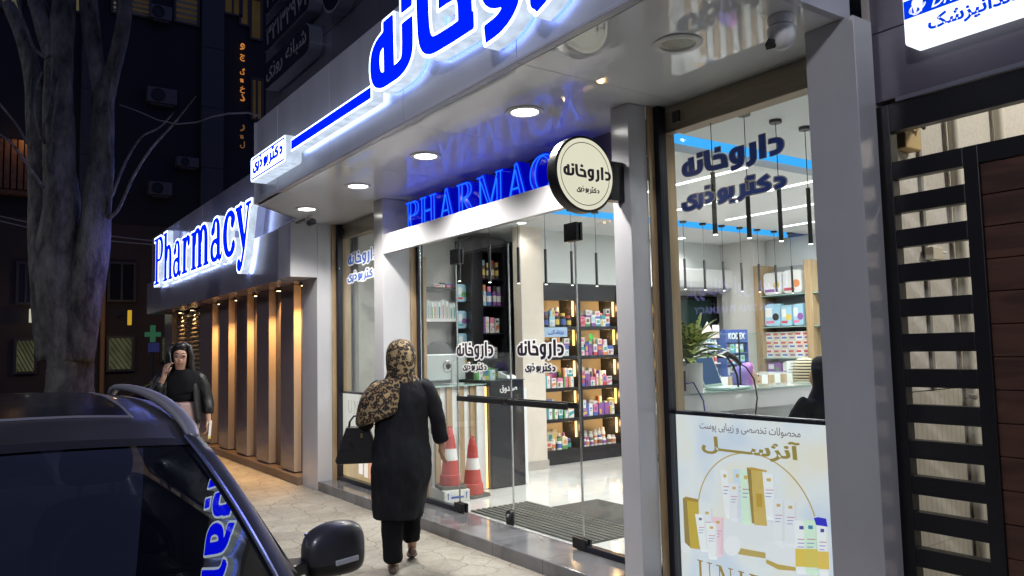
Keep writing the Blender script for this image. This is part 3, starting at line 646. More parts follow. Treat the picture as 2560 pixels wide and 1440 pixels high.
st, wd = word('PHARMACY', CAP, 0.0); NEO = field(st, h=0.007)
ne = thing('neon_sign', 'blue neon word PHARMACY standing on the white beam over the doors', 'sign', (-5, 3.42, 2.665))
SUN, SVN = 2.62 / (wd - 0.06), 0.275 / 0.676
letters('letter_body', NEO, 0.019, 0.10, NEON_BODY, ne, (-6.58, 3.50, 2.672), EX, EZ, SUN, SVN)
letters('letter_face', NEO, 0.0, 0.003, NEON_FACE, ne, (-6.58, 3.399, 2.672), EX, EZ, SUN, SVN)
for lp_ in contours(NEO, -0.014):
    pts = [(-6.58 + SUN * u, 3.393, 2.672 + SVN * v) for u, v in lp_]
    if len(pts) > 4: MB().tube(pts + pts[:1], 0.0042, 6, cap=False).build('neon_tube', NEON, ne, smooth=True)
mb = MB()
for lp_ in contours(NEO, 0.017):
    pts = [(-6.58 + SUN * u, 3.400, 2.672 + SVN * v) for u, v in lp_]
    if len(pts) > 4: mb.tube(pts + pts[:1], 0.003, 5, cap=False)
mb.build('lit_edge', EM('lit_acrylic_edge', (0.0, 0.02, 1.0), 0.6), ne, smooth=True)

rd = thing('round_sign', 'round cream lit sign with black Persian lettering projecting from the white pillar', 'sign', (-3.44, 3.2, 2.555))
MB().lathe([(0.0, -0.085), (0.205, -0.085), (0.224, -0.08), (0.228, -0.07), (0.228, -0.004), (0.222, 0.0), (0.213, 0.0), (0.213, -0.008), (0.0, -0.008)], (-3.4, 2.935, 2.555), 'x', 64).build('rim', BLACK, rd, smooth=True, sharp=30)
MB().lathe([(0.0, -0.006), (0.2125, -0.006), (0.2125, -0.002), (0.0, -0.002)], (-3.4, 2.935, 2.555), 'x', 64).build('face', CREAM_LIT, rd)
mb = MB(); n = 64
mb.add([(-3.4008, 2.935 + r * math.cos(2 * math.pi * k / n), 2.555 + r * math.sin(2 * math.pi * k / n)) for r in (0.188, 0.1835) for k in range(n)], [(k, (k + 1) % n, n + (k + 1) % n, n + k) for k in range(n)])
mb.build('ring_line', INK, rd)
letters('lettering', WORD1, 0.0, 0.0012, INK, rd, (-3.402, 2.768, 2.532), (0, 1, 0), EZ, 0.366 / 1.435, 0.077 / 0.3966)
letters('lettering', WORD2, -0.002, 0.0012, INK, rd, (-3.402, 2.866, 2.446), (0, 1, 0), EZ, 0.172 / 0.93, 0.032 / 0.185)
MB().box(-3.475, -3.405, 3.13, 3.247, 2.42, 2.66).build('bracket', BLACK, rd, bevel=0.004)

# unlit telephone and opening-hours signs on the upper wall
PILLT = M('unlit_letter', (0.30, 0.29, 0.30), 0.5); PILLB = M('sign_black_face', (0.015, 0.016, 0.035), 0.18); PILLS = M('sign_metal_edge', (0.42, 0.45, 0.52), 0.3, 0.6)
for zc, txt, rtl, lb in ((4.925, 'شبانه روزی', True, 'unlit black pill sign with opening words, lowest of the three'), (5.395, '۳۲۱۳۲۹۷۱', False, 'unlit black pill sign with a telephone number, between two others'), (5.865, '۳۲۱۳۲۹۷۲', False, 'unlit black pill sign with digits, topmost of the three')):
    t = thing('wall_sign', lb, 'sign', (-8.5, 3.04, zc), group='unlit pill signs on the upper wall')
    out = rrect(1.56, 0.34, 0.12, 6, -8.56, zc); inn = rrect(1.54, 0.32, 0.11, 6, -8.56, zc)
    MB().prism(out, fr(3.047), fr(2.90)).build('casing', PILLS, t)
    MB().prism(inn, fr(2.8995), fr(2.893)).build('face', PILLB, t)
    ftext('lettering', txt, PILLT, t, (-9.22, 2.892, zc - 0.10), EX, EZ, width=1.36, height=0.23, rtl=rtl, bold=0.014)
t = thing('wall_sign', 'unlit round black sign on the upper wall', 'sign', (-7.15, 3.04, 5.25))
MB().lathe([(0.0, -0.15), (0.30, -0.15), (0.30, 0.0), (0.0, 0.0)], (-7.12, 3.047, 5.24), 'y', 48).build('casing', PILLS, t)
MB().lathe([(0.0, -0.157), (0.275, -0.157), (0.275, -0.1505), (0.0, -0.1505)], (-7.12, 3.047, 5.24), 'y', 48).build('face', PILLB, t)

# ================================================================== the slatted shop on the left
FASC = M('fascia_grey', (0.36, 0.34, 0.40), 0.22, 0.35, rvar=0.06, vs=1.0, var=0.04)
ls = thing('slatted_shop', 'closed shop front with purple grey fascia, vertical slats and a roller shutter', 'shop', (-13, 3.3, 0))
mb = MB(); mb.box(-17.0, -12.95, 2.93, 2.97, 2.385, 2.998); mb.box(-12.945, -8.905, 2.93, 2.97, 2.385, 2.998); mb.build('lower_fascia', FASC, ls, bevel=0.003)
mb = MB(); mb.box(-16.95, -12.8, 3.0, 3.04, 3.0, 3.93); mb.box(-12.795, -8.2, 3.0, 3.04, 3.0, 3.93); mb.box(-16.95, -8.2, 3.04, 3.3, 3.86, 3.92); mb.build('upper_fascia', FASC, ls, bevel=0.003)
bx('fascia_soffit', FASC, ls, -17.0, -8.905, 2.971, 3.44, 2.386, 2.42)
SLF = M('slat_laminate', (0.20, 0.165, 0.175), 0.16, 0.0, var=0.06, rvar=0.05); SLW = M('slat_side', (0.50, 0.40, 0.30), 0.45, var=0.08, vs=5, stretch=(1, 1, 0.2))
bx('back_panel', M('back_laminate', (0.16, 0.12, 0.11), 0.35, var=0.1), ls, -13.72, -8.985, 3.345, 3.40, 0.06, 2.386)
for xa, xb in ((-13.69, -13.15), (-12.71, -12.18), (-11.745, -11.21), (-10.765, -10.24), (-9.765, -9.28)):
    mb = MB().box(xa, xb, 3.25, 3.344, 0.115, 2.384, 0); mb.m = [0, 0, 0, 1, 0, 1]; mb.build('slat', [SLF, SLW], ls, bevel=0.003)
bx('plinth', M('plinth_laminate', (0.20, 0.14, 0.10), 0.5, var=0.1), ls, -13.75, -8.99, 3.19, 3.344, 0.0, 0.10, bevel=0.006)
for b in ((-16.9, -16.2, 3.25, 3.40, 0, 2.384), (-14.2, -13.75, 3.30, 3.40, 0, 2.384)):
    mb = MB().box(*b); mb.m = [0, 0, 0, 1, 0, 1]; mb.build('jamb', [SLF, SLW], ls, bevel=0.003)
prof = []
for k in range(31):
    z = 0.05 + k * 0.0775
    if z < 2.33: prof += [(3.36, z), (3.335, z + 0.018), (3.328, z + 0.036), (3.335, z + 0.056), (3.36, z + 0.07)]
mb = MB(); mb.loft([[(-16.2, y, z) for y, z in prof], [(-14.2, y, z) for y, z in prof]], cap=False, closed=False)
mb.build('roller_shutter', M('shutter_metal', (0.45, 0.40, 0.36), 0.28, 0.85, rvar=0.08), ls, smooth=True)
bx('shop_wall', DARKPANEL, ls, -17.0, -8.99, 3.41, 9, 0, 3.85)
for i, (x, lb) in enumerate(zip((-9.05, -9.96, -10.93, -11.89, -12.86, -14.75, -15.7), ('nearest the white pillar', 'second from the white pillar', 'third from the white pillar', 'over the middle gap', 'next to the roller shutter', 'over the near half of the roller shutter', 'over the far half of the roller shutter'))):
    t = thing('shop_spotlight', 'small warm spotlight under the grey fascia, ' + lb, 'spotlight', (x, 3.29, 2.385), group='warm spotlights over the slats')
    MB().box(x - 0.05, x + 0.05, 3.25, 3.33, 2.352, 2.3855).build('housing', BLACKPL, t, bevel=0.004)
    MB().lathe([(0.0, -0.002), (0.028, -0.002), (0.028, 0.001)], (x, 3.29, 2.351), 'z', 16).build('lens', AMBER, t)
    lamp('SPOT', (x, 3.285, 2.33), 150, (1.0, 0.57, 0.21), t, target=(x - 0.06, 3.315, 0), spot_size=R_(88), spot_blend=1.0, shadow_soft_size=0.03)

# ================================================================== the gate and courtyard on the right
gt = thing('courtyard_gate', 'black steel gate with slots and dark red wood planks beside the pharmacy', 'gate', (-0.5, 3.45, 0))
YG = 3.42
mb = MB()
mb.box(-1.925, -1.84, YG, YG + 0.06, 0.0, 2.62)                       # left stile
mb.box(-1.535, -1.475, YG, YG + 0.06, 0.0, 2.35)                      # inner stile
mb.box(-1.84, 2.2, YG + 0.001, YG + 0.059, 2.492, 2.62); mb.box(-1.535, 2.2, YG + 0.002, YG + 0.058, 2.272, 2.352)
mb.box(-1.84, -1.535, YG + 0.001, YG + 0.059, 2.272, 2.352)
for k in range(15):
    zt = 2.272 - 0.156 * k; mb.box(-1.84, -1.535, YG + 0.001, YG + 0.059, zt - 0.156, zt - 0.076)
mb.build('gate_frame', BLACK, gt, bevel=0.003)
mb = MB()
for k in range(18):
    zt = 2.27 - 0.134 * k
    if zt > 0.1: mb.box(-1.475, 2.2, YG + 0.012, YG + 0.045, zt - 0.131, zt)
mb.build('plank', PLANK, gt, bevel=0.004); bx('light_block', BLACK, gt, -1.475, 2.2, YG + 0.046, YG + 0.056, 0.1, 2.27)  # thin black sheet added to stop courtyard light showing between the planks
bx('top_rail', M('rail_grey', (0.16, 0.16, 0.2), 0.4, 0.3), gt, -1.80, 2.2, YG - 0.012, YG, 2.62, 2.64, bevel=0.002)
uw = thing('house_front', 'dark clad wall of the neighbouring house above the gate', 'house', (0, 3.45, 2.66))
mb = MB()
for k in range(9): mb.box(-1.925, 2.2, YG + 0.005 + 0.004 * (k % 2), YG + 0.3, 2.642 + k * 0.33, 2.642 + k * 0.33 + 0.325)
mb.build('cladding', M('dark_plum_cladding', (0.085, 0.075, 0.10), 0.35, var=0.15, vs=2, stretch=(0.5, 1, 3)), uw, bevel=0.003)
ds = thing('dentist_sign', 'bright white and blue dentist light box above the gate', 'sign', (-1.0, 3.4, 2.86))
ys = YG - 0.035
DW = EM('dentist_white', (0.86, 0.93, 1.0), 1.5); DB = EM('dentist_blue', (0.0, 0.045, 0.85), 1.0)
MB().prism(rrect(1.3, 0.36, 0.02, 4, -1.045, 3.0), fr(YG + 0.003), fr(ys - 0.06)).build('box', DW, ds)
yl = ys - 0.061
bx('blue_band', DB, ds, -1.692, -0.40, yl - 0.002, yl, 2.942, 3.022)
DWL = EM('dentist_letter_white', (0.9, 0.95, 1.0), 1.2)
ftext('lettering', 'دندانپزشک', DB, ds, (-1.592, yl - 0.002, 2.838), EX, EZ, width=0.36, height=0.082, rtl=True, bold=0.028)
ftext('lettering', 'Dr.', DWL, ds, (-1.572, yl - 0.004, 2.951), EX, EZ, width=0.085, height=0.05, shear=0.4)
bx('dash', DB, ds, -1.205, -1.17, yl - 0.003, yl, 2.885, 2.891)
tooth = [(-1.665, 3.20), (-1.64, 3.21), (-1.60, 3.20), (-1.575, 3.205), (-1.56, 3.17), (-1.565, 3.12), (-1.575, 3.04), (-1.59, 3.035), (-1.60, 3.09), (-1.62, 3.10), (-1.635, 3.04), (-1.65, 3.035), (-1.66, 3.10), (-1.675, 3.16)]
MB().prism([(-1.632 + (u + 1.617) * .42, 2.984 + (v - 3.12) * .36) for u, v in tooth], fr(yl - 0.0025), fr(yl - 0.004)).build('emblem', DWL, ds)
mb = MB()
for k in range(3):
    pts = [(-1.632 + (0.036 - k * 0.005) * math.cos(a), yl - 0.004, 2.978 + (0.022 + k * 0.004) * math.sin(a) + 0.01 * math.cos(a)) for a in np.linspace(2.2, 6.3, 18)]
    mb.tube(pts, 0.0013, 5)
mb.build('emblem_line', DWL, ds)
# courtyard behind the gate
cw = thing('courtyard_wall', 'speckled beige courtyard wall seen through the gate slots', 'wall', (-0.5, 6.6, 0))
STUC = M('speckled_stone', (0.56, 0.54, 0.49), 0.6, var=0.12, vs=45)
mb = MB(); mb.box(-1.94, 4, 6.6, 6.8, 0.0, 5.0); mb.build('wall_face', STUC, cw)
bx('side_face', STUC, cw, -1.948, -1.90, 3.53, 6.6, 1.305, 5.0); bx('panel_strip', M('strip_grey', (0.25, 0.24, 0.22), 0.5), cw, -1.899, -1.885, 3.765, 3.79, 1.306, 5)
bx('white_bead', WHITEPL, cw, -1.899, -1.888, 3.792, 3.80, 1.306, 5)
MB().box(-1.948, -1.886, 3.53, 6.5, 0.0, 1.30).build('tiled_base', tile_mat('ribbed_tile', (0.045, 0.6), (0.54, 0.52, 0.45), (0.42, 0.40, 0.34), 0.4, 0.004, 0.05, axes=('Y', 'Z')), cw)
struct('courtyard_floor', M('courtyard_tile', (0.40, 0.37, 0.31), 0.5, var=0.1), -1.9, 4, 3.5, 6.6, -0.1, 0.012)
for y, lb in ((4.07, 'pale drainpipe on the courtyard wall, left of two'), (4.60, 'pale drainpipe on the courtyard wall, right of two')):
    t = thing('drainpipe', lb, 'pipe', (-1.86, y, 0), group='courtyard drainpipes')
    MB().tube([(-1.862, y, 0.0), (-1.862, y, 5.0)], 0.026, 16).build('pipe', M('pvc_pipe', (0.60, 0.58, 0.50), 0.5), t, smooth=True)
    for z in (1.25, 2.48, 3.4): MB().lathe([(0.027, 0), (0.032, 0.003), (0.032, 0.018), (0.027, 0.021)], (-1.862, y, z), 'z', 16, cap=False).build('clamp', M('pipe_clamp', (0.45, 0.42, 0.38), 0.4, 0.5), t, smooth=True)
t = thing('meter_box', 'ochre box with a black hose high on the courtyard wall', 'box', (-1.87, 3.62, 2.45))
MB().box(-1.899, -1.84, 3.555, 3.70, 2.44, 2.70).build('box', M('ochre_box', (0.55, 0.40, 0.18), 0.6), t, bevel=0.006)
MB().tube([(-1.82, 3.60, 2.62), (-1.81, 3.63, 2.55), (-1.81, 3.67, 2.54), (-1.81, 3.69, 2.58), (-1.82, 3.69, 2.66)], 0.009, 10).build('hose', BLACKPL, t, smooth=True)
t = thing('junction_box', 'small cream junction box on the courtyard wall halfway down the gate', 'box', (-1.88, 3.78, 1.93))
MB().box(-1.884, -1.845, 3.755, 3.85, 1.925, 1.985).build('casing', M('cream_plastic', (0.62, 0.58, 0.46), 0.5), t, bevel=0.004); MB().tube([(-1.88, 3.85, 1.97), (-1.88, 3.95, 1.97)], 0.006, 8).build('conduit', WHITEPL, t)
ct = thing('courtyard_lamp', 'ceiling lamp lighting the courtyard behind the gate', 'lamp', (0.2, 4.9, 4.2))
MB().lathe([(0, 0), (0.14, 0), (0.16, 0.03), (0.12, 0.06), (0, 0.06)], (0.2, 4.9, 4.2), 'z', 24).build('shade', EM('courtyard_glow', (1, 0.85, 0.6), 4), ct, smooth=True)
lamp('POINT', (0.2, 4.9, 4.12), 300, (1.0, 0.93, 0.80), ct, shadow_soft_size=0.15)
# ================================================================== dark houses across the side street
XB = -26.0
fb = thing('apartment_block', 'dark apartment block across the side street with a few dim lit windows', 'building', (XB, 3, 0))
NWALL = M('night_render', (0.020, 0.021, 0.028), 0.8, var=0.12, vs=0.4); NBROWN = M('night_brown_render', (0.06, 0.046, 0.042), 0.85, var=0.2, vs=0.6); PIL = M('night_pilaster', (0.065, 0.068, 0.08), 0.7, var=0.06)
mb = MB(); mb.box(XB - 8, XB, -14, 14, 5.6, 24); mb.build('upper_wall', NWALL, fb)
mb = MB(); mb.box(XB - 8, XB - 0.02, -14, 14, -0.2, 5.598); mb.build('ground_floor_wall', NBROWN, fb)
def on_wall(px0, py0, px1, py1, dx=0.0):
    a, b = at(px0, py0, x=XB + dx), at(px1, py1, x=XB + dx); return min(a.y, b.y), max(a.y, b.y), min(a.z, b.z), max(a.z, b.z)
for px0, px1 in ((500, 556), (200, 236)):
    y0, y1, _, _ = on_wall(px0, 300, px1, 300); mb = MB()
    for k in range(9): mb.box(XB, XB + 0.18, y0, y1, 5.6 + k * 2.0, 5.6 + k * 2.0 + 1.99)
    mb.build('pilaster', PIL, fb, bevel=0.01)
DIMY = EM('dim_yellow_window', (0.62, 0.55, 0.30), 0.12, 0.4, 1.2); DIMO = EM('dim_amber_window', (0.55, 0.38, 0.18), 0.05, 0.4, 1.5); DARKW = M('dark_pane', (0.02, 0.022, 0.03), 0.1)
GREENY = EM('grilled_window_glow', (0.42, 0.44, 0.22), 0.11, 0.8, 2.2); FRM = M('night_frame', (0.06, 0.055, 0.06), 0.5)
def window(px0, py0, px1, py1, glow, bars=1, grille=False, blinds=False):
    y0, y1, z0, z1 = on_wall(px0, py0, px1, py1)
    f = MB(); t = 0.07
    f.box(XB, XB + 0.1, y0 - t, y0, z0 - t, z1 + t); f.box(XB, XB + 0.1, y1, y1 + t, z0 - t, z1 + t); f.box(XB, XB + 0.1, y0, y1, z1, z1 + t); f.box(XB, XB + 0.1, y0, y1, z0 - t, z0)
    for k in range(1, bars + 1): yy = y0 + (y1 - y0) * k / (bars + 1); f.box(XB, XB + 0.08, yy - 0.03, yy + 0.03, z0, z1)
    o = f.build('window', FRM, fb)
    bx('pane', glow, o, XB + 0.01, XB + 0.03, y0, y1, z0, z1)
    if blinds:
        b = MB()
        for k in range(8): zz = z0 + (z1 - z0) * (k + 0.5) / 8; b.box(XB + 0.035, XB + 0.05, y0, y1, zz - 0.055 * (z1 - z0) / 2, zz + 0.055 * (z1 - z0) / 2)
        b.build('blind', M('blind_slat', (0.3, 0.27, 0.2), 0.7), o)
    if grille:
        b = MB(); s = z1 - z0
        for k in range(-4, 5):
            ya = y0 + k * (y1 - y0) / 4.5; pts = [(XB + 0.12, ya + q * (y1 - y0), z1 - q * s) for q in np.linspace(0, 1, 12)]; pts = [p for p in pts if y0 <= p[1] <= y1]
            if len(pts) > 1: b.tube([pts[0], pts[-1]], 0.012, 5)
        b.build('grille', FRM, o)
window(-40, -60, 46, 26, DIMY, 3); window(76, -60, 106, 20, DIMY, 0); window(183, -60, 197, 30, DIMY, 0); window(284, -60, 302, 34, DIMY, 1, blinds=True)
window(330, -60, 372, 44, DIMO, 0, blinds=True); window(440, -60, 492, 64, DIMO, 0, blinds=True)
window(562, -60, 600, 40, DIMO, 1); window(602, -40, 618, 64, DIMO, 0); window(628, 0, 650, 100, DIMO, 0); window(630, 200, 652, 300, DIMO, 1)
window(275, 660, 332, 750, DARKW, 1); window(48, 660, 82, 756, DARKW, 1)
window(272, 846, 328, 922, GREENY, 0, grille=True); window(42, 852, 84, 928, GREENY, 0, grille=True); window(405, 845, 424, 900, GREENY, 0, grille=True)
# old balcony boards, upper left
y0, y1, z0, z1 = on_wall(-60, 345, 90, 482); mb = MB()
for k in range(9): ya = y0 + (y1 - y0) * k / 9; mb.box(XB + 0.3, XB + 0.36, ya + 0.02, ya + (y1 - y0) / 9 - 0.02, z0, z1)
mb.box(XB, XB + 0.3, y0, y1, z0 - 0.15, z0 - 0.02); mb.build('balcony', M('rusty_boards', (0.22, 0.11, 0.06), 0.8, var=0.3), fb)
o = thing('balcony_lamp', 'small amber lamp glowing on the rusty balcony', 'lamp', (XB + 0.6, 2.5, z1)); p = at(70, 355, x=XB + 0.45)
MB().lathe([(0, 0), (0.05, 0.02), (0.05, 0.22), (0, 0.25)], p, 'z', 12).build('bulb', EM('amber_bulb', (1, 0.55, 0.15), 0.6), o, smooth=True)
lamp('POINT', p + Vector((0.2, 0, 0)), 4, (1, 0.55, 0.2), o, shadow_soft_size=0.1)
# air conditioners
def ac_unit(px0, py0, px1, py1, label):
    y0, y1, z0, z1 = on_wall(px0, py0, px1, py1, 0.3); t = thing('air_conditioner', label, 'air conditioner', (XB + 0.2, (y0 + y1) / 2, z0), group='outdoor air conditioners')
    MB().box(XB + 0.02, XB + 0.34, y0, y1, z0, z1).build('casing', STEELGREY, t, bevel=0.02)
    yc, zc, r = y0 + (y1 - y0) * 0.36, (z0 + z1) / 2, (z1 - z0) * 0.4
    MB().lathe([(0, 0.0), (r, 0.0), (r, 0.03), (r * 0.9, 0.04), (r * 0.85, 0.012), (0, 0.012)], (XB + 0.341, yc, zc), 'x', 24).build('fan_guard', BLACKPL, t, smooth=True)
    MB().box(XB, XB + 0.3, y0 + 0.1, y1 - 0.1, z0 - 0.07, z0 - 0.01).build('bracket', FRM, t)
ac_unit(368, 214, 442, 264, 'grey air conditioner high on the dark wall right of the tree'); ac_unit(376, 8, 430, 54, 'grey air conditioner between the top windows')
ac_unit(372, 452, 430, 490, 'grey air conditioner just above the lit Pharmacy sign'); ac_unit(442, 390, 497, 420, 'pale grey air conditioner beside the wide pilaster')
# orange upright sign
t = thing('orange_sign', 'upright glowing orange letter sign on a far dark wall', 'sign', (XB + 0.2, 7.3, 8.4))
OR = EM('orange_led', (1.0, 0.36, 0.08), 0.5); ORD = EM('dim_orange_led', (0.6, 0.28, 0.1), 0.22)
for k, (py, ch) in enumerate(zip((124, 152, 186, 205, 232, 252, 328, 346, 370), 'وچگاخذرالا')):
    p = at(600, py, x=XB + 0.2); ftext('letter', ch, OR if k < 6 else ORD, t, (XB + 0.2, p.y, p.z), (0, 1, 0), EZ, height=0.24 if ch != 'ا' else 0.12, width=0.16 if ch != 'ا' else 0.12, bold=0.03)
# small signs, lamp, pipes and cables over the street
p0, p1 = at(73, 806, x=XB + 0.5), at(114, 772, x=XB + 0.5); t = thing('lit_shop_sign', 'small lit white sign with blue lettering left of the tree', 'sign', (XB + 0.4, p0.y, p0.z))
MB().box(XB + 0.3, XB + 0.5, p0.y, p1.y, p0.z, p1.z).build('box', EM('pale_sign', (0.9, 0.88, 0.68), 0.55, 0.15), t, bevel=0.02)
ftext('lettering', 'دندانپزشک', EM('pale_sign_blue', (0.05, 0.08, 0.5), 0.5), t, (XB + 0.502, p0.y + 0.06, p0.z + 0.05), (0, 1, 0), EZ, width=(p1.y - p0.y) * 0.75, height=0.09, rtl=True, bold=0.02)
t = thing('pharmacy_cross', 'dim green cross sign hanging beside the slatted shop', 'sign', (-22, 4.2, 1.8)); GC = EM('dim_green', (0.10, 0.38, 0.20), 0.2)
c = at(382, 836, x=-22); mb = MB(); mb.box(-22.05, -21.95, c.y - 0.06, c.y + 0.06, c.z - 0.20, c.z + 0.24, 0); mb.box(-22.052, -21.948, c.y - 0.19, c.y + 0.19, c.z - 0.06, c.z + 0.06, 0); mb.build('cross', GC, t, bevel=0.01)
MB().box(-22.06, -21.94, c.y - 0.10, c.y + 0.15, c.z - 0.46, c.z - 0.22).build('panel', EM('dim_blue_panel', (0.06, 0.07, 0.26), 0.25), t)
MB().tube([(-22.0, c.y, c.z - 0.4), (-22.0, c.y, -0.1)], 0.03, 8).build('post', FRM, t)
p = at(324, 795, x=-24); t = thing('street_or_fill_lamp', 'narrow yellow lamp on the far brown wall', 'lamp', (XB, p.y, p.z)); MB().box(-24.05, -23.95, p.y - 0.05, p.y + 0.05, p.z - 0.2, p.z + 0.22).build('tube', EM('yellow_tube', (1, 0.6, 0.05), 0.5), t, bevel=0.02)
MB().box(XB, -24.06, p.y - 0.02, p.y + 0.02, p.z + 0.1, p.z + 0.14).build('arm', FRM, t); lamp('POINT', (-23.7, p.y, p.z), 28, (1, 0.62, 0.2), t, shadow_soft_size=0.15)
p = at(257, 800, x=XB + 0.1); t = thing('wall_pipe', 'rusty drainpipe on the far brown wall right of the tree', 'pipe', (XB, p.y, 0)); MB().tube([(XB + 0.1, p.y, -0.1), (XB + 0.1, p.y, 5.5)], 0.07, 10).build('pipe', M('rusty_pipe', (0.36, 0.20, 0.08), 0.6), t, smooth=True)
def cable(a, b, sag, r, label, m=None):
    pts = [Vector(a).lerp(Vector(b), q) - Vector((0, 0, sag * 4 * q * (1 - q))) for q in np.linspace(0, 1, 14)]
    tag(MB().tube(pts, r, 6).build('cable', m or M('cable_sheath', (0.20, 0.20, 0.23), 0.6), smooth=True), label, 'cable')
cable(at(-200, 485, x=-22), at(395, 603, x=-17), 0.15, 0.013, 'upper thin cable crossing the street to the fascia corner'); cable(at(-200, 490, x=-22), at(390, 612, x=-17), 0.2, 0.013, 'lower thin cable crossing the street to the fascia corner')
tag(MB().tube([at(q, w_, x=-17 + i * 1.15) for i, (q, w_) in enumerate(((300, 262), (345, 278), (395, 300), (440, 310), (490, 306), (530, 292), (570, 284), (620, 282), (648, 290)))], 0.011, 6).build('cable', M('cable_sheath', (0.20, 0.20, 0.23), 0.6), smooth=True), 'looping cable hanging from the upper wall corner towards the tree', 'cable')
# shops across the road, behind the photographer: only their mirror images reach the glass
of = thing('opposite_shop', 'lit pharmacy across the road, seen only as a reflection', 'shop', (-12, -20, 0))
MB().box(-40, 20, -22, -20, -0.2, 9).build('wall', NWALL, of)
PUR = EM('violet_sign', (0.42, 0.40, 1.0), 2.6); RED = EM('red_sign', (1.0, 0.03, 0.05), 2.2)
ftext('lettering', 'داروخانه ابن سینا', PUR, of, (-19.0, -19.98, 3.45), (-1, 0, 0), EZ, width=5.6, height=0.95, rtl=True, bold=0.02)
ftext('lettering', 'IBN SINA PHARMACY', PUR, of, (-19.8, -19.98, 2.85), (-1, 0, 0), EZ, width=4.2, height=0.32, bold=0.02)
o2 = thing('corner_kiosk', 'kiosk with a red board at the far street corner, seen only as a reflection', 'kiosk', (-46, -9.5, 0))
MB().box(-52, -38, -11, -9, -0.2, 3.2).build('wall', NWALL, o2); MB().box(-50.5, -46.5, -8.99, -8.9, 1.9, 2.7).build('red_board', RED, o2); MB().box(-44.5, -41, -8.99, -8.9, 1.9, 2.5).build('red_board', RED, o2); MB().box(-47.5, -44, -8.99, -8.9, 0.2, 1.5).build('lit_window', EM('white_window', (1, 0.95, 0.85), 1.6), o2)

for x, y, wts, lb in ((3.0, -5.6, 2100, 'added street lamp giving fill light from behind the photographer'), (-15.0, -6.2, 420, 'added street lamp giving fill light opposite the slatted shop')):  # two unseen lamps added across the road for street fill light
    t = thing('street_or_fill_lamp', lb, 'street lamp', (x, y - 2.0, -0.15), group='added fill lamps across the road')
    MB().tube([(x, y - 2.0, -0.15), (x, y - 2.0, 6.2), (x, y - 1.5, 6.9), (x, y - 0.3, 7.05)], [.09, .06, .05, .045], 12).build('post', FRM, t, smooth=True)
    MB().loft([[(x + u, y - .35, 7.02 + v) for u, v in rrect(.22, .10, .04, 3)], [(x + u, y + .35, 7.04 + v) for u, v in rrect(.26, .10, .04, 3)]]).build('lamp_head', FRM, t)
    bx('lens', EM('fill_lamp_lens', (0.95, 0.97, 1.0), 12), t, x - .09, x + .09, y - .28, y + .30, 6.968, 6.974)
    lamp('SPOT', (x, y, 6.93), wts, (0.92, 0.92, 0.97), t, target=(x, y + 2.2, 0), spot_size=R_(165), spot_blend=0.7, shadow_soft_size=0.45)

# ================================================================== the plane tree
BARK = None
def bark():
    m, N, L, P = new_mat('mottled_bark'); tc = N.new('ShaderNodeTexCoord'); mp = N.new('ShaderNodeMapping'); mp.inputs['Scale'].default_value = (1, 1, 0.45); L.new(tc.outputs['Object'], mp.inputs['Vector'])
    n = N.new('ShaderNodeTexNoise'); n.inputs['Scale'].default_value = 4.5; n.inputs['Detail'].default_value = 9; n.inputs['Roughness'].default_value = 0.65; L.new(mp.outputs['Vector'], n.inputs['Vector'])
    r = N.new('ShaderNodeValToRGB'); e = r.color_ramp.elements; e[0].position = 0.36; e[0].color = (0.055, 0.05, 0.042, 1); e[1].position = 0.66; e[1].color = (0.27, 0.26, 0.215, 1)
    L.new(n.outputs['Fac'], r.inputs['Fac']); L.new(r.outputs['Color'], P.inputs['Base Color']); P.inputs['Roughness'].default_value = 0.85
    n2 = N.new('ShaderNodeTexNoise'); n2.inputs['Scale'].default_value = 14; n2.inputs['Detail'].default_value = 6; L.new(mp.outputs['Vector'], n2.inputs['Vector'])
    b = N.new('ShaderNodeBump'); b.inputs['Strength'].default_value = 1.0; b.inputs['Distance'].default_value = 0.05; L.new(n2.outputs['Fac'], b.inputs['Height']); L.new(b.outputs['Normal'], P.inputs['Normal'])
    return m
BARK = bark()
tr = thing('plane_tree', 'bare grey plane tree with several thick stems at the kerb', 'tree', (-12.5, 1.0, 0))
def stem(name, ctrl, par=tr, n=14, x0=-12.5):
    """ctrl: (px, py, width px, dx)"""
    pts, rs = [], []
    for px, py, wpx, dx in ctrl:
        p = at(px, py, x=x0 + dx); d = float((np.array(p) - [0, 0, HC]) @ RW[:, 2]); pts.append(p); rs.append(wpx / 2 / FPX * d)
    P_, Rr = [], []
    for i in range(len(pts) - 1):
        for q in np.linspace(0, 1, 6, endpoint=False):
            p0, p1, p2, p3 = pts[max(i - 1, 0)], pts[i], pts[i + 1], pts[min(i + 2, len(pts) - 1)]
            P_.append(0.5 * (2 * p1 + (p2 - p0) * q + (2 * p0 - 5 * p1 + 4 * p2 - p3) * q * q + (3 * p1 - p0 - 3 * p2 + p3) * q ** 3)); Rr.append(rs[i] * (1 - q) + rs[i + 1] * q)
    P_.append(pts[-1]); Rr.append(rs[-1])
    mb = MB(); mb.tube(P_, Rr, n); ph_ = random.random() * 9
    if rs[0] > 0.05:
        for i, v in enumerate(mb.v):
            k = i // n; c = P_[min(k, len(P_) - 1)]; d = Vector(v) - c; a = (i % n) * 2 * math.pi / n
            f = 1 + 0.07 * math.sin(3 * a + ph_ + k * 0.21) + 0.05 * math.sin(5 * a - k * 0.33 + ph_) + random.uniform(-0.02, 0.02); mb.v[i] = tuple(c + d * f)
    return mb.build(name, BARK, par, smooth=True, sharp=0)
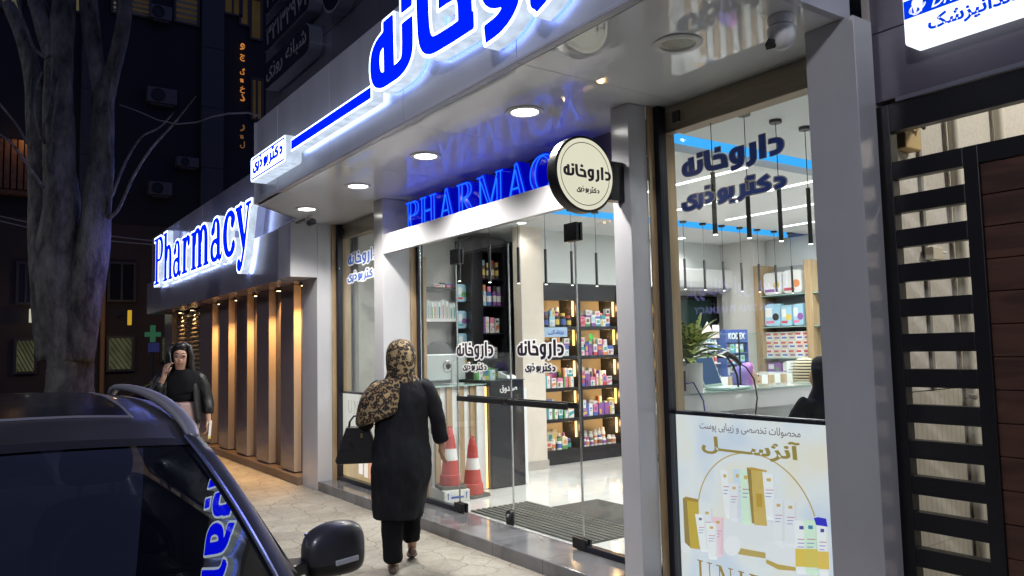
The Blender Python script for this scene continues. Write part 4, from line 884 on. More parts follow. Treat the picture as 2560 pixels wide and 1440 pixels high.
tk = stem('trunk', [(176, 1075, 150, 0), (175, 985, 112, 0), (172, 900, 104, 0), (160, 800, 112, 0), (150, 700, 104, 0), (148, 600, 92, 0), (152, 520, 84, 0), (148, 440, 76, 0), (146, 340, 68, 0), (146, 240, 66, 0), (150, 140, 62, 0), (158, 40, 56, 0), (165, -80, 46, 0)])
stem('stem', [(190, 900, 90, 0.1), (205, 780, 92, 0.15), (222, 660, 84, 0.2), (236, 560, 72, 0.2), (246, 460, 62, 0.2), (254, 400, 58, 0.2), (258, 300, 52, 0.2), (258, 230, 50, 0.2)])
stem('stem', [(257, 260, 44, 0.2), (244, 190, 40, 0.15), (232, 100, 42, 0.1), (222, 0, 44, 0.1), (215, -90, 38, 0.1)]); stem('stem', [(258, 270, 46, 0.2), (276, 200, 38, 0.3), (296, 120, 34, 0.4), (310, 40, 34, 0.4), (318, -80, 30, 0.4)])
stem('stem', [(128, 900, 60, -0.1), (112, 760, 58, -0.15), (104, 640, 56, -0.2), (100, 520, 54, -0.2), (98, 400, 52, -0.2), (92, 300, 50, -0.2), (86, 200, 44, -0.25), (60, 100, 36, -0.4), (20, 10, 30, -0.6)])
stem('stem', [(140, 150, 50, 0.0), (112, 70, 44, -0.1), (88, -20, 40, -0.2), (70, -90, 36, -0.2)])
for ctrl in ([(272, 545, 12, .35), (298, 520, 8, .5), (335, 440, 7, .9), (380, 370, 6, 1.3), (436, 308, 5, 1.8), (490, 240, 3, 2.2)], [(270, 540, 11, .35), (278, 450, 8, .4), (272, 340, 7, .4), (278, 230, 6, .45), (300, 120, 4, .5)], [(280, 490, 8, .4), (312, 410, 6, .6), (352, 345, 5, .9), (400, 318, 4, 1.2), (435, 280, 3, 1.4)], [(125, 430, 9, .3), (118, 390, 8, .35), (130, 310, 6, .4), (138, 255, 5, .4), (145, 205, 3, .4)], [(112, 360, 9, .3), (108, 320, 7, .35), (124, 240, 6, .35), (132, 145, 4, .35)], [(104, 350, 8, .3), (90, 300, 7, .35), (90, 230, 6, .3), (105, 180, 5, .3)], [(110, 142, 9, .3), (85, 120, 8, .35), (66, 70, 7, .4), (48, 20, 6, .4), (30, -60, 4, .4)], [(110, 470, 8, .3), (60, 400, 7, .5), (20, 350, 6, .7), (-60, 300, 5, .9)], [(70, 360, 7, .4), (40, 310, 6, .5), (0, 260, 5, .6), (-40, 200, 4, .7)]):
    stem('branch', ctrl, n=7)
# ================================================================== inside the pharmacy: lights
def room_light(x, y, label, r=0.055, watts=22):
    t = thing('ceiling_spot', label, 'ceiling light', (x, y, 3.0), group='round spots in the shop ceiling')
    MB().lathe([(r, -0.001), (r + 0.018, -0.001), (r + 0.018, -0.006), (r, -0.006)], (x, y, 3.0), 'z', 24, cap=False).build('trim_ring', WHITEPL, t)
    MB().lathe([(0, -0.003), (r, -0.003), (r, -0.001), (0, -0.001)], (x, y, 3.0), 'z', 24).build('lens', LIT, t)
    lamp('SPOT', (x, y, 2.98), watts, (1, 0.97, 0.93), t, target=(x, y, 0), spot_size=R_(150), spot_blend=0.6, shadow_soft_size=0.06)
room_light(-2.74, 3.90, 'round ceiling spot just inside the right window', 0.045)
room_light(-7.25, 5.25, 'round ceiling spot seen through the doors beside the column')
for x, y, lb in ((-5.1, 4.4, 'inside the doors'), (-5.1, 6.4, 'in the middle of the shop'), (-5.1, 8.4, 'near the back wall'), (-7.3, 8.0, 'above the far end of the medicine shelves'), (-2.9, 6.2, 'behind the long counter'), (-7.4, 4.3, 'above the cash desk')):
    room_light(x, y, 'round ceiling spot ' + lb, watts=36)
def linear(x0, x1, y, label):
    t = thing('linear_light', label, 'ceiling light', ((x0 + x1) / 2, y, 3.0), group='white line lights in the shop ceiling')
    bx('diffuser', LIN, t, x0, x1, y - 0.02, y + 0.02, 2.992, 2.998); bx('channel', WHITEPL, t, x0 - 0.01, x1 + 0.01, y - 0.03, y + 0.03, 2.9985, 3.004)
    lamp('AREA', ((x0 + x1) / 2, y, 2.985), 50, (0.97, 0.99, 1.0), t, shape='RECTANGLE', size=abs(x1 - x0), size_y=0.05)
linear(-5.6, -4.05, 5.25, 'line light nearest the right window'); linear(-5.95, -4.05, 6.25, 'second line light from the right window'); linear(-5.95, -4.05, 7.3, 'third line light from the right window'); linear(-5.95, -4.05, 8.4, 'line light farthest from the window')
PEND = M('pendant_black', (0.02, 0.02, 0.022), 0.4, 0.2)
def pendant(zb, tl, r):
    t = thing('pendant_lamp', 'x', 'pendant lamp', (0, 0, 3.0))
    MB().lathe([(0, 0), (0.04, 0), (0.04, -0.022), (0, -0.022)], (0, 0, 0), 'z', 18).build('ceiling_cap', PEND, t, local=True)
    MB().tube([(0, 0, -0.022), (0, 0, zb + tl - 3.0)], 0.0028, 5).build('cord', PEND, t, local=True)
    MB().lathe([(0, zb + tl - 3.0), (r, zb + tl - 3.0), (r, zb - 3.0 + 0.02), (r * 1.12, zb - 3.0), (r * 0.9, zb - 3.0), (r * 0.85, zb - 3.0 + 0.006), (0, zb - 3.0 + 0.006)], (0, 0, 0), 'z', 18).build('tube_shade', PEND, t, smooth=True, local=True)
    MB().lathe([(0, zb - 3.0 - 0.003), (r * 0.85, zb - 3.0 - 0.003), (r * 0.85, zb - 3.0 + 0.004), (0, zb - 3.0 + 0.004)], (0, 0, 0), 'z', 14).build('lens', LITS, t, local=True)
    return t
proto = None
for i, y in enumerate((3.66, 3.98, 4.30, 4.62, 4.94)):
    o = pendant(2.20, 0.38, 0.0145) if i == 0 else copy_tree(proto); proto = proto or o; o.location = (-3.07, y, 3.0)
    tag(o, 'large near black tube pendant over the counter, ' + ('closest to the shop window', 'second from the shop window', 'third from the shop window', 'fourth from the shop window', 'half hidden by the right pillar')[i], group='near row of tube pendants')
proto = None; ORDN = ['first', 'second', 'third', 'fourth', 'fifth', 'sixth', 'seventh', 'eighth', 'ninth', 'tenth', 'eleventh', 'twelfth', 'thirteenth', 'fourteenth', 'fifteenth', 'sixteenth', 'seventeenth', 'eighteenth', 'nineteenth', 'twentieth']
for i in range(16):
    y = 3.80 + 0.345 * i; o = pendant(2.19, 0.36, 0.0145) if i == 0 else copy_tree(proto); proto = proto or o; o.location = (-6.27, y, 3.0)
    tag(o, 'small black tube pendant of the far row, %s from the door end' % ORDN[i], group='far row of tube pendants')

# ---------------------------------------------------------------- goods
PAL = {'red': (0.62, 0.03, 0.04), 'blue': (0.04, 0.12, 0.50), 'green': (0.10, 0.36, 0.07), 'purple': (0.26, 0.06, 0.36), 'orange': (0.75, 0.22, 0.03), 'teal': (0.03, 0.33, 0.36), 'pink': (0.75, 0.16, 0.32), 'yellow': (0.75, 0.52, 0.04), 'brown': (0.22, 0.08, 0.04), 'black': (0.02, 0.02, 0.025), 'sky blue': (0.30, 0.58, 0.74), 'grey': (0.35, 0.35, 0.36)}
CM = {k: M('print_' + k.replace(' ', '_'), tuple(.82 * q + .18 * (sum(v) / 3 + .12) for q in v), 0.4) for k, v in PAL.items()}
CARD = M('white_card', (0.78, 0.77, 0.74), 0.5); CREAMC = M('cream_card', (0.72, 0.62, 0.46), 0.5); CLEAR = M('clear_blister', (0.62, 0.70, 0.70), 0.15)
PROTO = {}
def goods(kind, a, b, wd, ht, dp, st=None):
    """a product facing +x, standing on z = 0, one mesh with printed areas"""
    key = (kind, a, b, wd, ht, dp, st)
    if key in PROTO: return PROTO[key]
    mb = MB(); rr = random.Random(str(key)); base = {'white': CARD, 'cream': CREAMC}.get(b, CM.get(b, CARD)); mats = [base, CM[a], CM[rr.choice(list(PAL))], CARD]
    if kind == 'box':
        mb.box(-dp, 0, -wd / 2, wd / 2, 0, ht, 0); e = 0.0006; s = rr.randrange(4) if st is None else st
        if s == 0: mb.box(-dp - e, e, -wd / 2 - e, wd / 2 + e, 0.0008, ht * 0.3, 1); mb.box(0.0002, 2 * e, -wd * 0.3, wd * 0.3, ht * 0.45, ht * 0.8, 2)
        elif s == 1: mb.box(-dp - e, e, -wd / 2 - e, wd / 2 + e, ht * 0.62, ht + e, 1); mb.box(0.0002, 2 * e, -wd * 0.36, -wd * 0.02, ht * 0.1, ht * 0.5, 2); mb.box(0.0002, 2 * e, wd * 0.05, wd * 0.36, ht * 0.32, ht * 0.42, 1)
        elif s == 2: mb.box(-dp - e, e, -wd / 2 - e, -wd * 0.12, 0.0008, ht + e, 1); mb.box(0.0002, e, wd * 0.0, wd * 0.4, ht * 0.55, ht * 0.68, 2); mb.box(0.0002, e, wd * 0.0, wd * 0.32, ht * 0.38, ht * 0.46, 2)
        elif s == 4: mb.box(0.0002, e, -wd * .46, wd * .2, ht * .62, ht * .86, 1); mb.box(0.0002, e, -wd * .3, wd * .4, ht * .2, ht * .42, 2)
        else: mb.loft([[(e, -wd * 0.48, ht * 0.1), (e, wd * 0.48, ht * 0.35), (e, wd * 0.48, ht * 0.6), (e, -wd * 0.48, ht * 0.45)], [(2 * e, -wd * 0.48, ht * 0.1), (2 * e, wd * 0.48, ht * 0.35), (2 * e, wd * 0.48, ht * 0.6), (2 * e, -wd * 0.48, ht * 0.45)]], mi=1); mb.box(0.0002, e, -wd * 0.35, wd * 0.35, ht * 0.72, ht * 0.86, 2)
    elif kind == 'bottle':
        r = wd / 2; mb.lathe([(0, 0), (r, 0), (r, ht * 0.68), (r * 0.9, ht * 0.74), (r * 0.62, ht * 0.78), (0, ht * 0.78)], (-r, 0, 0), 'z', 14, 0)
        mb.lathe([(r * 1.01, ht * 0.14), (r * 1.012, ht * 0.15), (r * 1.012, ht * 0.54), (r * 1.01, ht * 0.55)], (-r, 0, 0), 'z', 14, 1, cap=False); mb.lathe([(0, ht * 0.781), (r * 0.72, ht * 0.781), (r * 0.72, ht), (0, ht)], (-r, 0, 0), 'z', 14, 3 if rr.random() < .6 else 2)
    elif kind == 'spray':
        r = wd / 2; mb.lathe([(0, 0), (r, 0), (r, ht * 0.66), (r * 0.6, ht * 0.72), (0, ht * 0.72)], (-r, 0, 0), 'z', 14, 1); mb.lathe([(0, ht * 0.721), (r * 0.85, ht * 0.721), (r * 0.8, ht), (0, ht)], (-r, 0, 0), 'z', 14, 2)
        mb.lathe([(r * 1.01, ht * 0.2), (r * 1.012, ht * 0.21), (r * 1.012, ht * 0.5), (r * 1.01, ht * 0.51)], (-r, 0, 0), 'z', 14, 0, cap=False)
    elif kind == 'pack':                                         # blister card with a slim tool on it
        mats[0] = CLEAR; mb.box(-0.004, 0, -wd / 2, wd / 2, 0, ht, 0); mb.box(0.0002, 0.001, -wd * 0.49, wd * 0.49, 0.001, ht * 0.22, 3); mb.box(0.001, 0.008, -wd * 0.12, wd * 0.12, ht * 0.08, ht * 0.9, 1); mb.box(0.001, 0.010, -wd * 0.2, wd * 0.2, ht * 0.72, ht * 0.92, 3)
    elif kind == 'bag':                                          # soft pack of nappies
        out = rrect(wd, ht, min(wd, ht) * 0.16, 3, 0, ht / 2)
        mb.loft([[(-dp + 0.01, u * .94, ht / 2 + (v - ht / 2) * .94) for u, v in out], [(-dp * .7, u, v) for u, v in out], [(-dp * .25, u, v) for u, v in out], [(0, u * .93, ht / 2 + (v - ht / 2) * .93) for u, v in out]], mi=0)
        mb.box(0.0002, 0.001, -wd * 0.40, -wd * 0.02, ht * 0.42, ht * 0.82, 3); mb.lathe([(0, 0.0012), (ht * 0.16, 0.0012), (ht * 0.16, 0.0002), (0, 0.0002)], (0, wd * 0.2, ht * 0.42), 'x', 16, 2); mb.box(0.0002, 0.001, -wd * 0.42, wd * 0.1, ht * 0.14, ht * 0.26, 1)
    o = mb.build('product', mats, None, smooth=False); me = o.data; bpy.data.objects.remove(o); PROTO[key] = me
    return me
def put(name, me, loc, rz, label, cat, group):
    o = bpy.data.objects.new(name, me); COL.objects.link(o); o.location = loc; o.rotation_euler = (0, 0, rz); return tag(o, label, cat, group)
NOUN = {'box': ('medicine_box', 'medicine box', 'box'), 'bottle': ('medicine_bottle', 'bottle', 'bottle'), 'spray': ('spray_bottle', 'spray bottle', 'bottle'), 'pack': ('blister_pack', 'blister pack', 'pack'), 'bag': ('nappy_pack', 'nappy pack', 'pack')}
def row(where, group, ya, yb, place_fn, rz, choices, gap=0.008, jitter=6, back=False, start=0):
    """fill one shelf from ya to yb with standing products; place_fn(y) -> position"""
    y = ya; n = start
    while True:
        kind, cols, bases, wr, hr, dp = random.choice(choices); wd = round(random.uniform(*wr), 2); ht = round(random.uniform(*hr), 2)
        if y + wd > yb or n > 18: break
        a, b = random.choice(cols), random.choice(bases); me = goods(kind, a, b, wd, ht, dp); nm, nn, ct = NOUN[kind]
        put(nm, me, place_fn(y + wd / 2), rz + R_(random.uniform(-jitter, jitter)), '%s and %s %s, %s on %s%s' % (b, a, nn, ORDN[n], where, ', back row' if back else ''), ct, group)
        if kind == 'box' and not back and ht < .135 and 'bay' in where and random.random() < .6:
            a2, b2 = random.choice(cols), random.choice(bases); p_ = Vector(place_fn(y + wd / 2)); h2 = round(random.uniform(.07, .11), 2)
            put(nm, goods(kind, a2, b2, wd, h2, dp), p_ + Vector((-.004, 0, ht + .0006)), rz + R_(random.uniform(-jitter, jitter)), '%s and %s box atop the %s product on %s' % (b2, a2, ORDN[n], where), ct, group)
        y += wd + gap + random.uniform(0, 0.012); n += 1

# ---------------------------------------------------------------- medicine shelves on the left wall
SHB = M('shelf_black', (0.022, 0.022, 0.026), 0.22, var=0.1); SHBACK = M('shelf_back', (0.46, 0.40, 0.32), 0.5)
ms = thing('medicine_shelves', 'tall black shelf unit with warm light strips and rows of medicine boxes', 'shelves', (-7.75, 6.7, 0.104))
BAYS = ((5.73, 6.33), (6.39, 7.02), (7.08, 7.72)); BZ = (1.80, 1.43, 1.04, 0.66, 0.28)
mb = MB()
for y in (5.712, 6.36, 7.05, 7.75): mb.box(-7.955, -7.585, y - 0.028 if y > 5.8 else y, y + 0.028 if y > 5.8 else y + 0.018, 0.106, 2.34)
mb.build('upright', SHB, ms)
for ya, yb in BAYS:
    for z in BZ: bx('shelf_board', SHB, ms, -7.955, -7.588, ya + 0.002, yb - 0.002, z - 0.045, z, bevel=0.002)
    bx('header_panel', SHB, ms, -7.70, -7.60, ya + 0.002, yb - 0.002, 2.13, 2.338); bx('base_panel', SHB, ms, -7.62, -7.592, ya + 0.002, yb - 0.002, 0.108, 0.234); bx('back_panel', SHBACK, ms, -7.953, -7.94, ya + 0.002, yb - 0.002, 0.24, 2.3)
    for z in BZ:
        bx('light_strip', WARM, ms, -7.66, -7.645, yb - 0.022, yb - 0.004, z + 0.13, z + 0.325)
        lamp('POINT', (-7.70, yb - 0.06, z + 0.24), 2.6, (1, 0.60, 0.24), ms, shadow_soft_size=0.05)
CH_BOX = [('box', ['red', 'blue', 'green', 'purple', 'orange', 'pink', 'teal', 'yellow'], ['white', 'white', 'white', 'white', 'white', 'cream', 'purple', 'pink'], (0.05, 0.09), (0.10, 0.15), 0.05)]
CH_DARK = [('bottle', ['yellow', 'black', 'green', 'blue'], ['black', 'black', 'grey'], (0.07, 0.09), (0.13, 0.18), 0.1), ('box', ['yellow', 'sky blue', 'blue'], ['white', 'yellow', 'cream'], (0.06, 0.09), (0.10, 0.14), 0.05)]
CH_BOT = [('bottle', ['teal', 'purple', 'orange', 'brown', 'green', 'blue'], ['white', 'white', 'white', 'black'], (0.05, 0.07), (0.10, 0.14), 0.1), ('box', ['brown', 'teal', 'green'], ['white', 'cream'], (0.06, 0.10), (0.11, 0.15), 0.05)]
CH_BOT2 = [('bottle', ['teal', 'purple', 'orange', 'brown'], ['white'], (0.05, 0.07), (0.09, 0.12), 0.1)]
SHN = ('top', 'second', 'middle', 'fourth', 'bottom'); BN = ('left', 'right', 'hidden')
for bi, (ya, yb) in enumerate(BAYS[:2]):
    for si, z in enumerate(BZ):
        ch = CH_DARK if (si == 0 and bi == 0) else (CH_BOT if si == 4 and bi == 0 else CH_BOT2 if si == 4 else CH_BOX)
        wh = 'the %s bay %s shelf' % (BN[bi], SHN[si])
        row(wh, 'goods on the medicine shelves', ya + 0.02, yb - 0.03, lambda y, z=z: (-7.615 - random.uniform(0, .02), y, z + 0.0005), 0, ch)
        tall = [(k, c, b, w_, (h_[0] + 0.06, h_[1] + 0.09), d) for k, c, b, w_, h_, d in ch]
        row(wh, 'goods on the medicine shelves', ya + 0.03, yb - 0.06, lambda y, z=z: (-7.74 - random.uniform(0, .03), y, z + 0.0005), 0, tall, back=True)
t = thing('shelf_sign', 'small pale blue card with blue Persian letters hanging from the top shelf edge', 'sign', (-7.57, 5.9, 1.74))
MB().box(-7.583, -7.58, 5.80, 6.16, 1.67, 1.79).build('card', M('pale_blue_card', (0.36, 0.50, 0.68), 0.4), t); ftext('lettering', 'پزشکی', M('card_blue', (0.03, 0.06, 0.4), 0.5), t, (-7.5795, 5.86, 1.69), (0, 1, 0), EZ, width=0.24, height=0.07, rtl=True, bold=0.02)
t = thing('led_sign', 'tiny glowing green figure hanging before the right shelf bay', 'sign', (-7.3, 6.3, 1.66))
ftext('figure', '9', EM('green_led', (0.05, 0.9, 0.2), 1.0), t, (-7.40, 6.36, 1.60), (0, 1, 0), EZ, height=0.10, bold=0.03)

# ---------------------------------------------------------------- cash desk
cd = thing('cash_desk', 'white reception desk with oak battens and a black cashier block', 'desk', (-7.0, 4.2, 0.104))
bx('front', GLOSSWHITE, cd, -7.35, -6.86, 3.80, 4.43, 0.106, 1.17, bevel=0.003)
mb = MB()
for y in (3.83, 3.97, 4.11, 4.245): mb.box(-6.859, -6.835, y, y + 0.062, 0.106, 1.165)
mb.build('batten', OAK, cd, bevel=0.002)
bx('white_panel', GLOSSWHITE, cd, -6.855, -6.81, 4.31, 4.425, 0.106, 1.16, bevel=0.002)
bx('light_strip', WARM, cd, -6.809, -6.80, 4.414, 4.422, 0.115, 1.15)
bx('cashier_block', M('gloss_black_lacquer', (0.016, 0.016, 0.02), 0.08), cd, -7.40, -6.74, 4.432, 4.86, 0.106, 1.205, bevel=0.003)
bx('end_panel', GLOSSWHITE, cd, -7.30, -6.76, 4.863, 4.91, 0.106, 1.12, bevel=0.002)
bx('glass_top', M('desk_glass', (0.34, 0.46, 0.43), 0.06), cd, -7.40, -6.80, 3.80, 4.431, 1.171, 1.183)
bx('glass_top', M('desk_glass_dark', (0.05, 0.07, 0.07), 0.06), cd, -7.40, -6.735, 4.433, 4.87, 1.206, 1.216)
ftext('lettering', 'صندوق', DECAL_WHITE, cd, (-6.7385, 4.55, 1.075), (0, 1, 0), EZ, width=0.22, height=0.085, rtl=True, bold=0.025)
GS = GLASS('screen_glass', (0.93, 0.96, 0.95))
t = thing('counter_screen', 'clear glass screen standing on the cash desk', 'screen', (-6.9, 4.5, 1.21)); MB().box(-6.93, -6.922, 4.44, 4.86, 1.217, 1.50).build('pane', GS, t); MB().box(-6.935, -6.917, 4.45, 4.49, 1.216, 1.245).build('clip', CHROME, t)
t = thing('monitor', 'silver computer monitor seen from behind on the cash desk', 'monitor', (-7.1, 4.0, 1.18)); SILV0 = M('silver_shell_desk', (0.50, 0.52, 0.52), 0.35, 0.3)
MB().box(-7.13, -7.10, 3.86, 4.36, 1.225, 1.50).build('shell', SILV0, t, bevel=0.012); MB().lathe([(0.05, 0), (0.062, 0.002), (0.062, 0.008), (0.05, 0.012), (0.03, 0.008), (0.028, 0.0)], (-7.098, 4.14, 1.37), 'x', 24, cap=True).build('back_ring', M('ring_silver', (0.42, 0.42, 0.40), 0.25, 0.7), t, smooth=True)
MB().box(-7.12, -7.085, 4.18, 4.24, 1.184, 1.42).build('stand', SILV0, t, bevel=0.006); MB().box(-7.17, -7.03, 4.12, 4.30, 1.184, 1.192).build('foot', SILV0, t, bevel=0.003)
t = thing('office_chair', 'dark grey chair back behind the cash desk monitor', 'chair', (-7.75, 4.4, 0.104)); ov = [(0.26 * math.cos(a), 0.34 * math.sin(a)) for a in np.linspace(0, 2 * math.pi, 25)[:-1]]
CHG = M('chair_grey', (0.09, 0.09, 0.095), 0.6)
MB().loft([[(-7.78, 4.38 + u * .9, 1.30 + v * .9) for u, v in ov], [(-7.75, 4.38 + u, 1.30 + v) for u, v in ov], [(-7.71, 4.38 + u, 1.30 + v) for u, v in ov], [(-7.69, 4.38 + u * .9, 1.30 + v * .9) for u, v in ov]]).build('backrest', CHG, t, smooth=True)
MB().lathe([(0, 0.45), (0.24, 0.45), (0.25, 0.50), (0.22, 0.53), (0, 0.53)], (-7.95, 4.38, 0.104), 'z', 24).build('seat', CHG, t, smooth=True); MB().tube([(-7.95, 4.38, 0.12), (-7.95, 4.38, 0.56)], 0.03, 10).build('column', CHROME, t); MB().box(-7.90, -7.72, 4.35, 4.41, 0.60, 1.02).build('back_support', BLACKPL, t, bevel=0.01)
t = thing('card_terminal', 'white payment terminal on the right end of the cash desk', 'terminal', (-6.95, 4.78, 1.217)); MB().loft([[(-7.0, 4.70, 1.218), (-6.80, 4.70, 1.218), (-6.80, 4.82, 1.218), (-7.0, 4.82, 1.218)], [(-7.0, 4.705, 1.30), (-6.82, 4.705, 1.25), (-6.82, 4.815, 1.25), (-7.0, 4.815, 1.30)]]).build('body', WHITEPL, t, bevel=0.008)
MB().obox((-6.90, 4.76, 1.281), (0.05, 0, -0.014), (0, 0.035, 0), (0.0006, 0, 0.002)).build('keypad', BLACKPL, t)
for i, (y, a, b, ht) in enumerate(((4.46, 'green', 'white', 0.17), (4.54, 'yellow', 'green', 0.12), (4.62, 'sky blue', 'white', 0.10))):
    put('medicine_box', goods('box', a, b, 0.075, ht, 0.06), (-6.98, y, 1.2165), 0, ('tall white and green', 'green and yellow', 'low white and sky blue')[i] + ' carton on the black cashier block', 'box', 'cartons on the cashier block')
# black display cabinet and hanging brushes on the left wall
kb = thing('display_cabinet', 'tall black niche cabinet with bottles behind the cash desk', 'cabinet', (-8.2, 5.1, 1.1)); XK = -8.06
mb = MB(); mb.box(-8.45, XK, 5.06, 5.22, 0.11, 2.92); mb.box(-8.45, XK, 5.53, 5.57, 0.11, 2.92); mb.box(-8.45, XK, 5.22, 5.53, 2.75, 2.92); mb.build('side_panel', SHB, kb, bevel=0.002); bx('back_panel', SHB, kb, -8.45, -8.43, 5.22, 5.53, 0.11, 2.75)
for z in (2.42, 2.08, 1.74, 1.42, 1.16): bx('shelf_board', SHB, kb, -8.43, XK + 0.002, 5.221, 5.529, z - 0.02, z)
for z, rowch, nm in ((2.42, [('spray', ['brown', 'black'], ['cream', 'yellow'], (0.045, 0.055), (0.20, 0.24), 0.05)], 'top'), (2.08, [('spray', ['blue', 'purple', 'sky blue'], ['white'], (0.05, 0.06), (0.22, 0.26), 0.05)], 'second'), (1.74, [('box', ['purple', 'orange', 'pink', 'green'], ['white'], (0.05, 0.08), (0.18, 0.22), 0.05)], 'third'), (1.42, [('box', ['blue', 'pink', 'teal'], ['sky blue', 'white'], (0.07, 0.10), (0.12, 0.18), 0.05)], 'fourth'), (1.16, [('box', ['yellow', 'green'], ['white', 'green'], (0.07, 0.10), (0.10, 0.15), 0.05)], 'lowest')):
    row('the niche cabinet %s shelf' % nm, 'goods in the niche cabinet', 5.235, 5.525, lambda y, z=z: (XK - 0.02, y, z + 0.0006), 0, rowch)
wsf = thing('wall_shelf', 'dark wall shelf holding rows of toothbrush packs', 'shelf', (-8.4, 4.35, 1.9))
bx('board', SHB, wsf, -8.458, -8.22, 4.22, 4.96, 1.885, 1.91); bx('price_rail', WHITEPL, wsf, -8.219, -8.213, 4.22, 4.96, 1.885, 1.925)
row('the wall shelf over the desk', 'toothbrush packs on the wall shelf', 4.23, 4.955, lambda y: (-8.25 + random.uniform(-.02, .01), y, 1.9105), 0, [('pack', ['blue', 'teal', 'green', 'purple', 'orange', 'sky blue'], ['white'], (0.04, 0.05), (0.20, 0.25), 0.01)], gap=0.0)
ws2 = thing('wall_shelf', 'thin upper wall shelf with a few flat cartons', 'shelf', (-8.4, 4.35, 2.31)); bx('board', SHB, ws2, -8.458, -8.26, 4.22, 4.96, 2.30, 2.31)
row('the thin upper wall shelf', 'cartons on the upper wall shelf', 4.66, 4.95, lambda y: (-8.30, y, 2.3105), 0, [('box', ['red', 'blue', 'black'], ['white', 'red'], (0.07, 0.10), (0.05, 0.07), 0.06)])
for i, (z, a) in enumerate(((2.13, 'red'), (1.80, 'teal'), (1.52, 'orange'), (1.30, 'blue'))):
    put('blister_pack', goods('bag', a, 'sky blue', 0.13, 0.22, 0.05), (-8.20, 5.0, z), 0, 'pale blue pack hanging beside the niche cabinet, %s of four' % ('topmost', 'second', 'third', 'lowest')[i], 'pack', 'packs hanging beside the cabinet')

# ---------------------------------------------------------------- floor things by the door
CONE_R = M('cone_red', (0.46, 0.06, 0.05), 0.5, var=0.12, vs=14); CONE_W = M('cone_white', (0.72, 0.70, 0.68), 0.5, var=0.08, vs=14); RUB = M('cone_base_rubber', (0.10, 0.095, 0.085), 0.8, var=0.15)
def cone():
    t = thing('traffic_cone', 'x', 'traffic cone', (0, 0, 0))
    MB().prism(rrect(0.30, 0.30, 0.05, 4), lambda u, v: (u, v, 0), lambda u, v: (u * .96, v * .96, 0.035)).build('base', RUB, t, local=True)
    MB().lathe([(0.118, 0.035), (0.118, 0.06), (0.112, 0.15), (0.100, 0.16), (0.082, 0.32)], (0, 0, 0), 'z', 28).build('skirt', CONE_R, t, smooth=True, local=True)
    MB().lathe([(0.082, 0.3205), (0.064, 0.455)], (0, 0, 0), 'z', 28).build('reflective_band', CONE_W, t, smooth=True, local=True)
    MB().lathe([(0.064, 0.4555), (0.047, 0.60), (0.047, 0.61), (0.040, 0.615), (0.034, 0.67), (0.026, 0.68)], (0, 0, 0), 'z', 28).build('upper_body', CONE_R, t, smooth=True, local=True)
    MB().tube([(0, 0.018 * math.cos(a), 0.695 + 0.018 * math.sin(a)) for a in np.linspace(0, 2 * math.pi, 17)], 0.009, 8, cap=False).build('carry_loop', CONE_R, t, smooth=True, local=True)
    return t
c1 = cone(); c1.location = (-6.58, 4.10, 0.1045); c1.rotation_euler.z = 0.2; c1.scale = (.9, .9, .82); tag(c1, 'red and white traffic cone nearer the desk middle, fully visible', group='traffic cones by the desk')
c2 = copy_tree(c1); c2.location = (-6.60, 3.86, 0.215); c2.rotation_euler.z = -0.25; c2.scale = (.9, .9, .82); tag(c2, 'red and white traffic cone partly hidden by the walking woman', group='traffic cones by the desk')
t = thing('cardboard_box', 'white carton with blue arrows on the floor under a traffic cone', 'box', (-6.6, 3.84, 0.105)); MB().obox((-6.60, 3.85, 0.159), (0.17, -0.02, 0), (0.015, 0.13, 0), (0, 0, 0.0535)).build('carton', M('white_carton', (0.74, 0.72, 0.68), 0.6, var=0.06, vs=10), t, bevel=0.003)
BLI = M('carton_blue', (0.05, 0.10, 0.45), 0.6); mb = MB()
fx, u = Vector((-6.429, 3.83, 0.0)), Vector((0.114, 0.99, 0)); 
def onbox(a, z): p = fx + u * a; return (p.x + 0.0035, p.y, 0.105 + z)
for a in (-0.095, 0.095): mb.loft([[onbox(a - .004, .03), onbox(a + .004, .03), onbox(a + .004, .075), onbox(a - .004, .075)], [tuple(Vector(q) + Vector((.001, 0, 0))) for q in (onbox(a - .004, .03), onbox(a + .004, .03), onbox(a + .004, .075), onbox(a - .004, .075))]]); mb.loft([[onbox(a - .012, .072), onbox(a + .012, .072), onbox(a, .09)], [tuple(Vector(q) + Vector((.001, 0, 0))) for q in (onbox(a - .012, .072), onbox(a + .012, .072), onbox(a, .09))]])
mb.loft([[onbox(-.07, .035), onbox(.07, .035), onbox(.06, .055), onbox(-.06, .055)], [tuple(Vector(q) + Vector((.001, 0, 0))) for q in (onbox(-.07, .035), onbox(.07, .035), onbox(.06, .055), onbox(-.06, .055))]]); mb.build('printed_mark', BLI, t)
MATG = M('ribbed_mat', (0.10, 0.095, 0.085), 0.85, var=0.15); t = thing('doormat', 'ribbed grey entrance mat just inside the glass doors', 'mat', (-5.2, 4.0, 0.105))
mb = MB(); mb.box(-5.98, -4.42, 3.70, 4.34, 0.1055, 0.110)
for k in range(11): mb.box(-5.98, -4.42, 3.70 + k * 0.0585, 3.70 + k * 0.0585 + 0.036, 0.110, 0.117)
mb.build('ribbed_surface', MATG, t); t = thing('doormat', 'plain dark mat lying beyond the ribbed entrance mat', 'mat', (-5.1, 4.6, 0.105)); MB().obox((-5.12, 4.62, 0.1085), (0.52, 0.0, 0), (0.0, 0.27, 0), (0, 0, 0.003)).build('pile', M('dark_mat', (0.06, 0.055, 0.05), 0.9, var=0.2, vs=20), t)

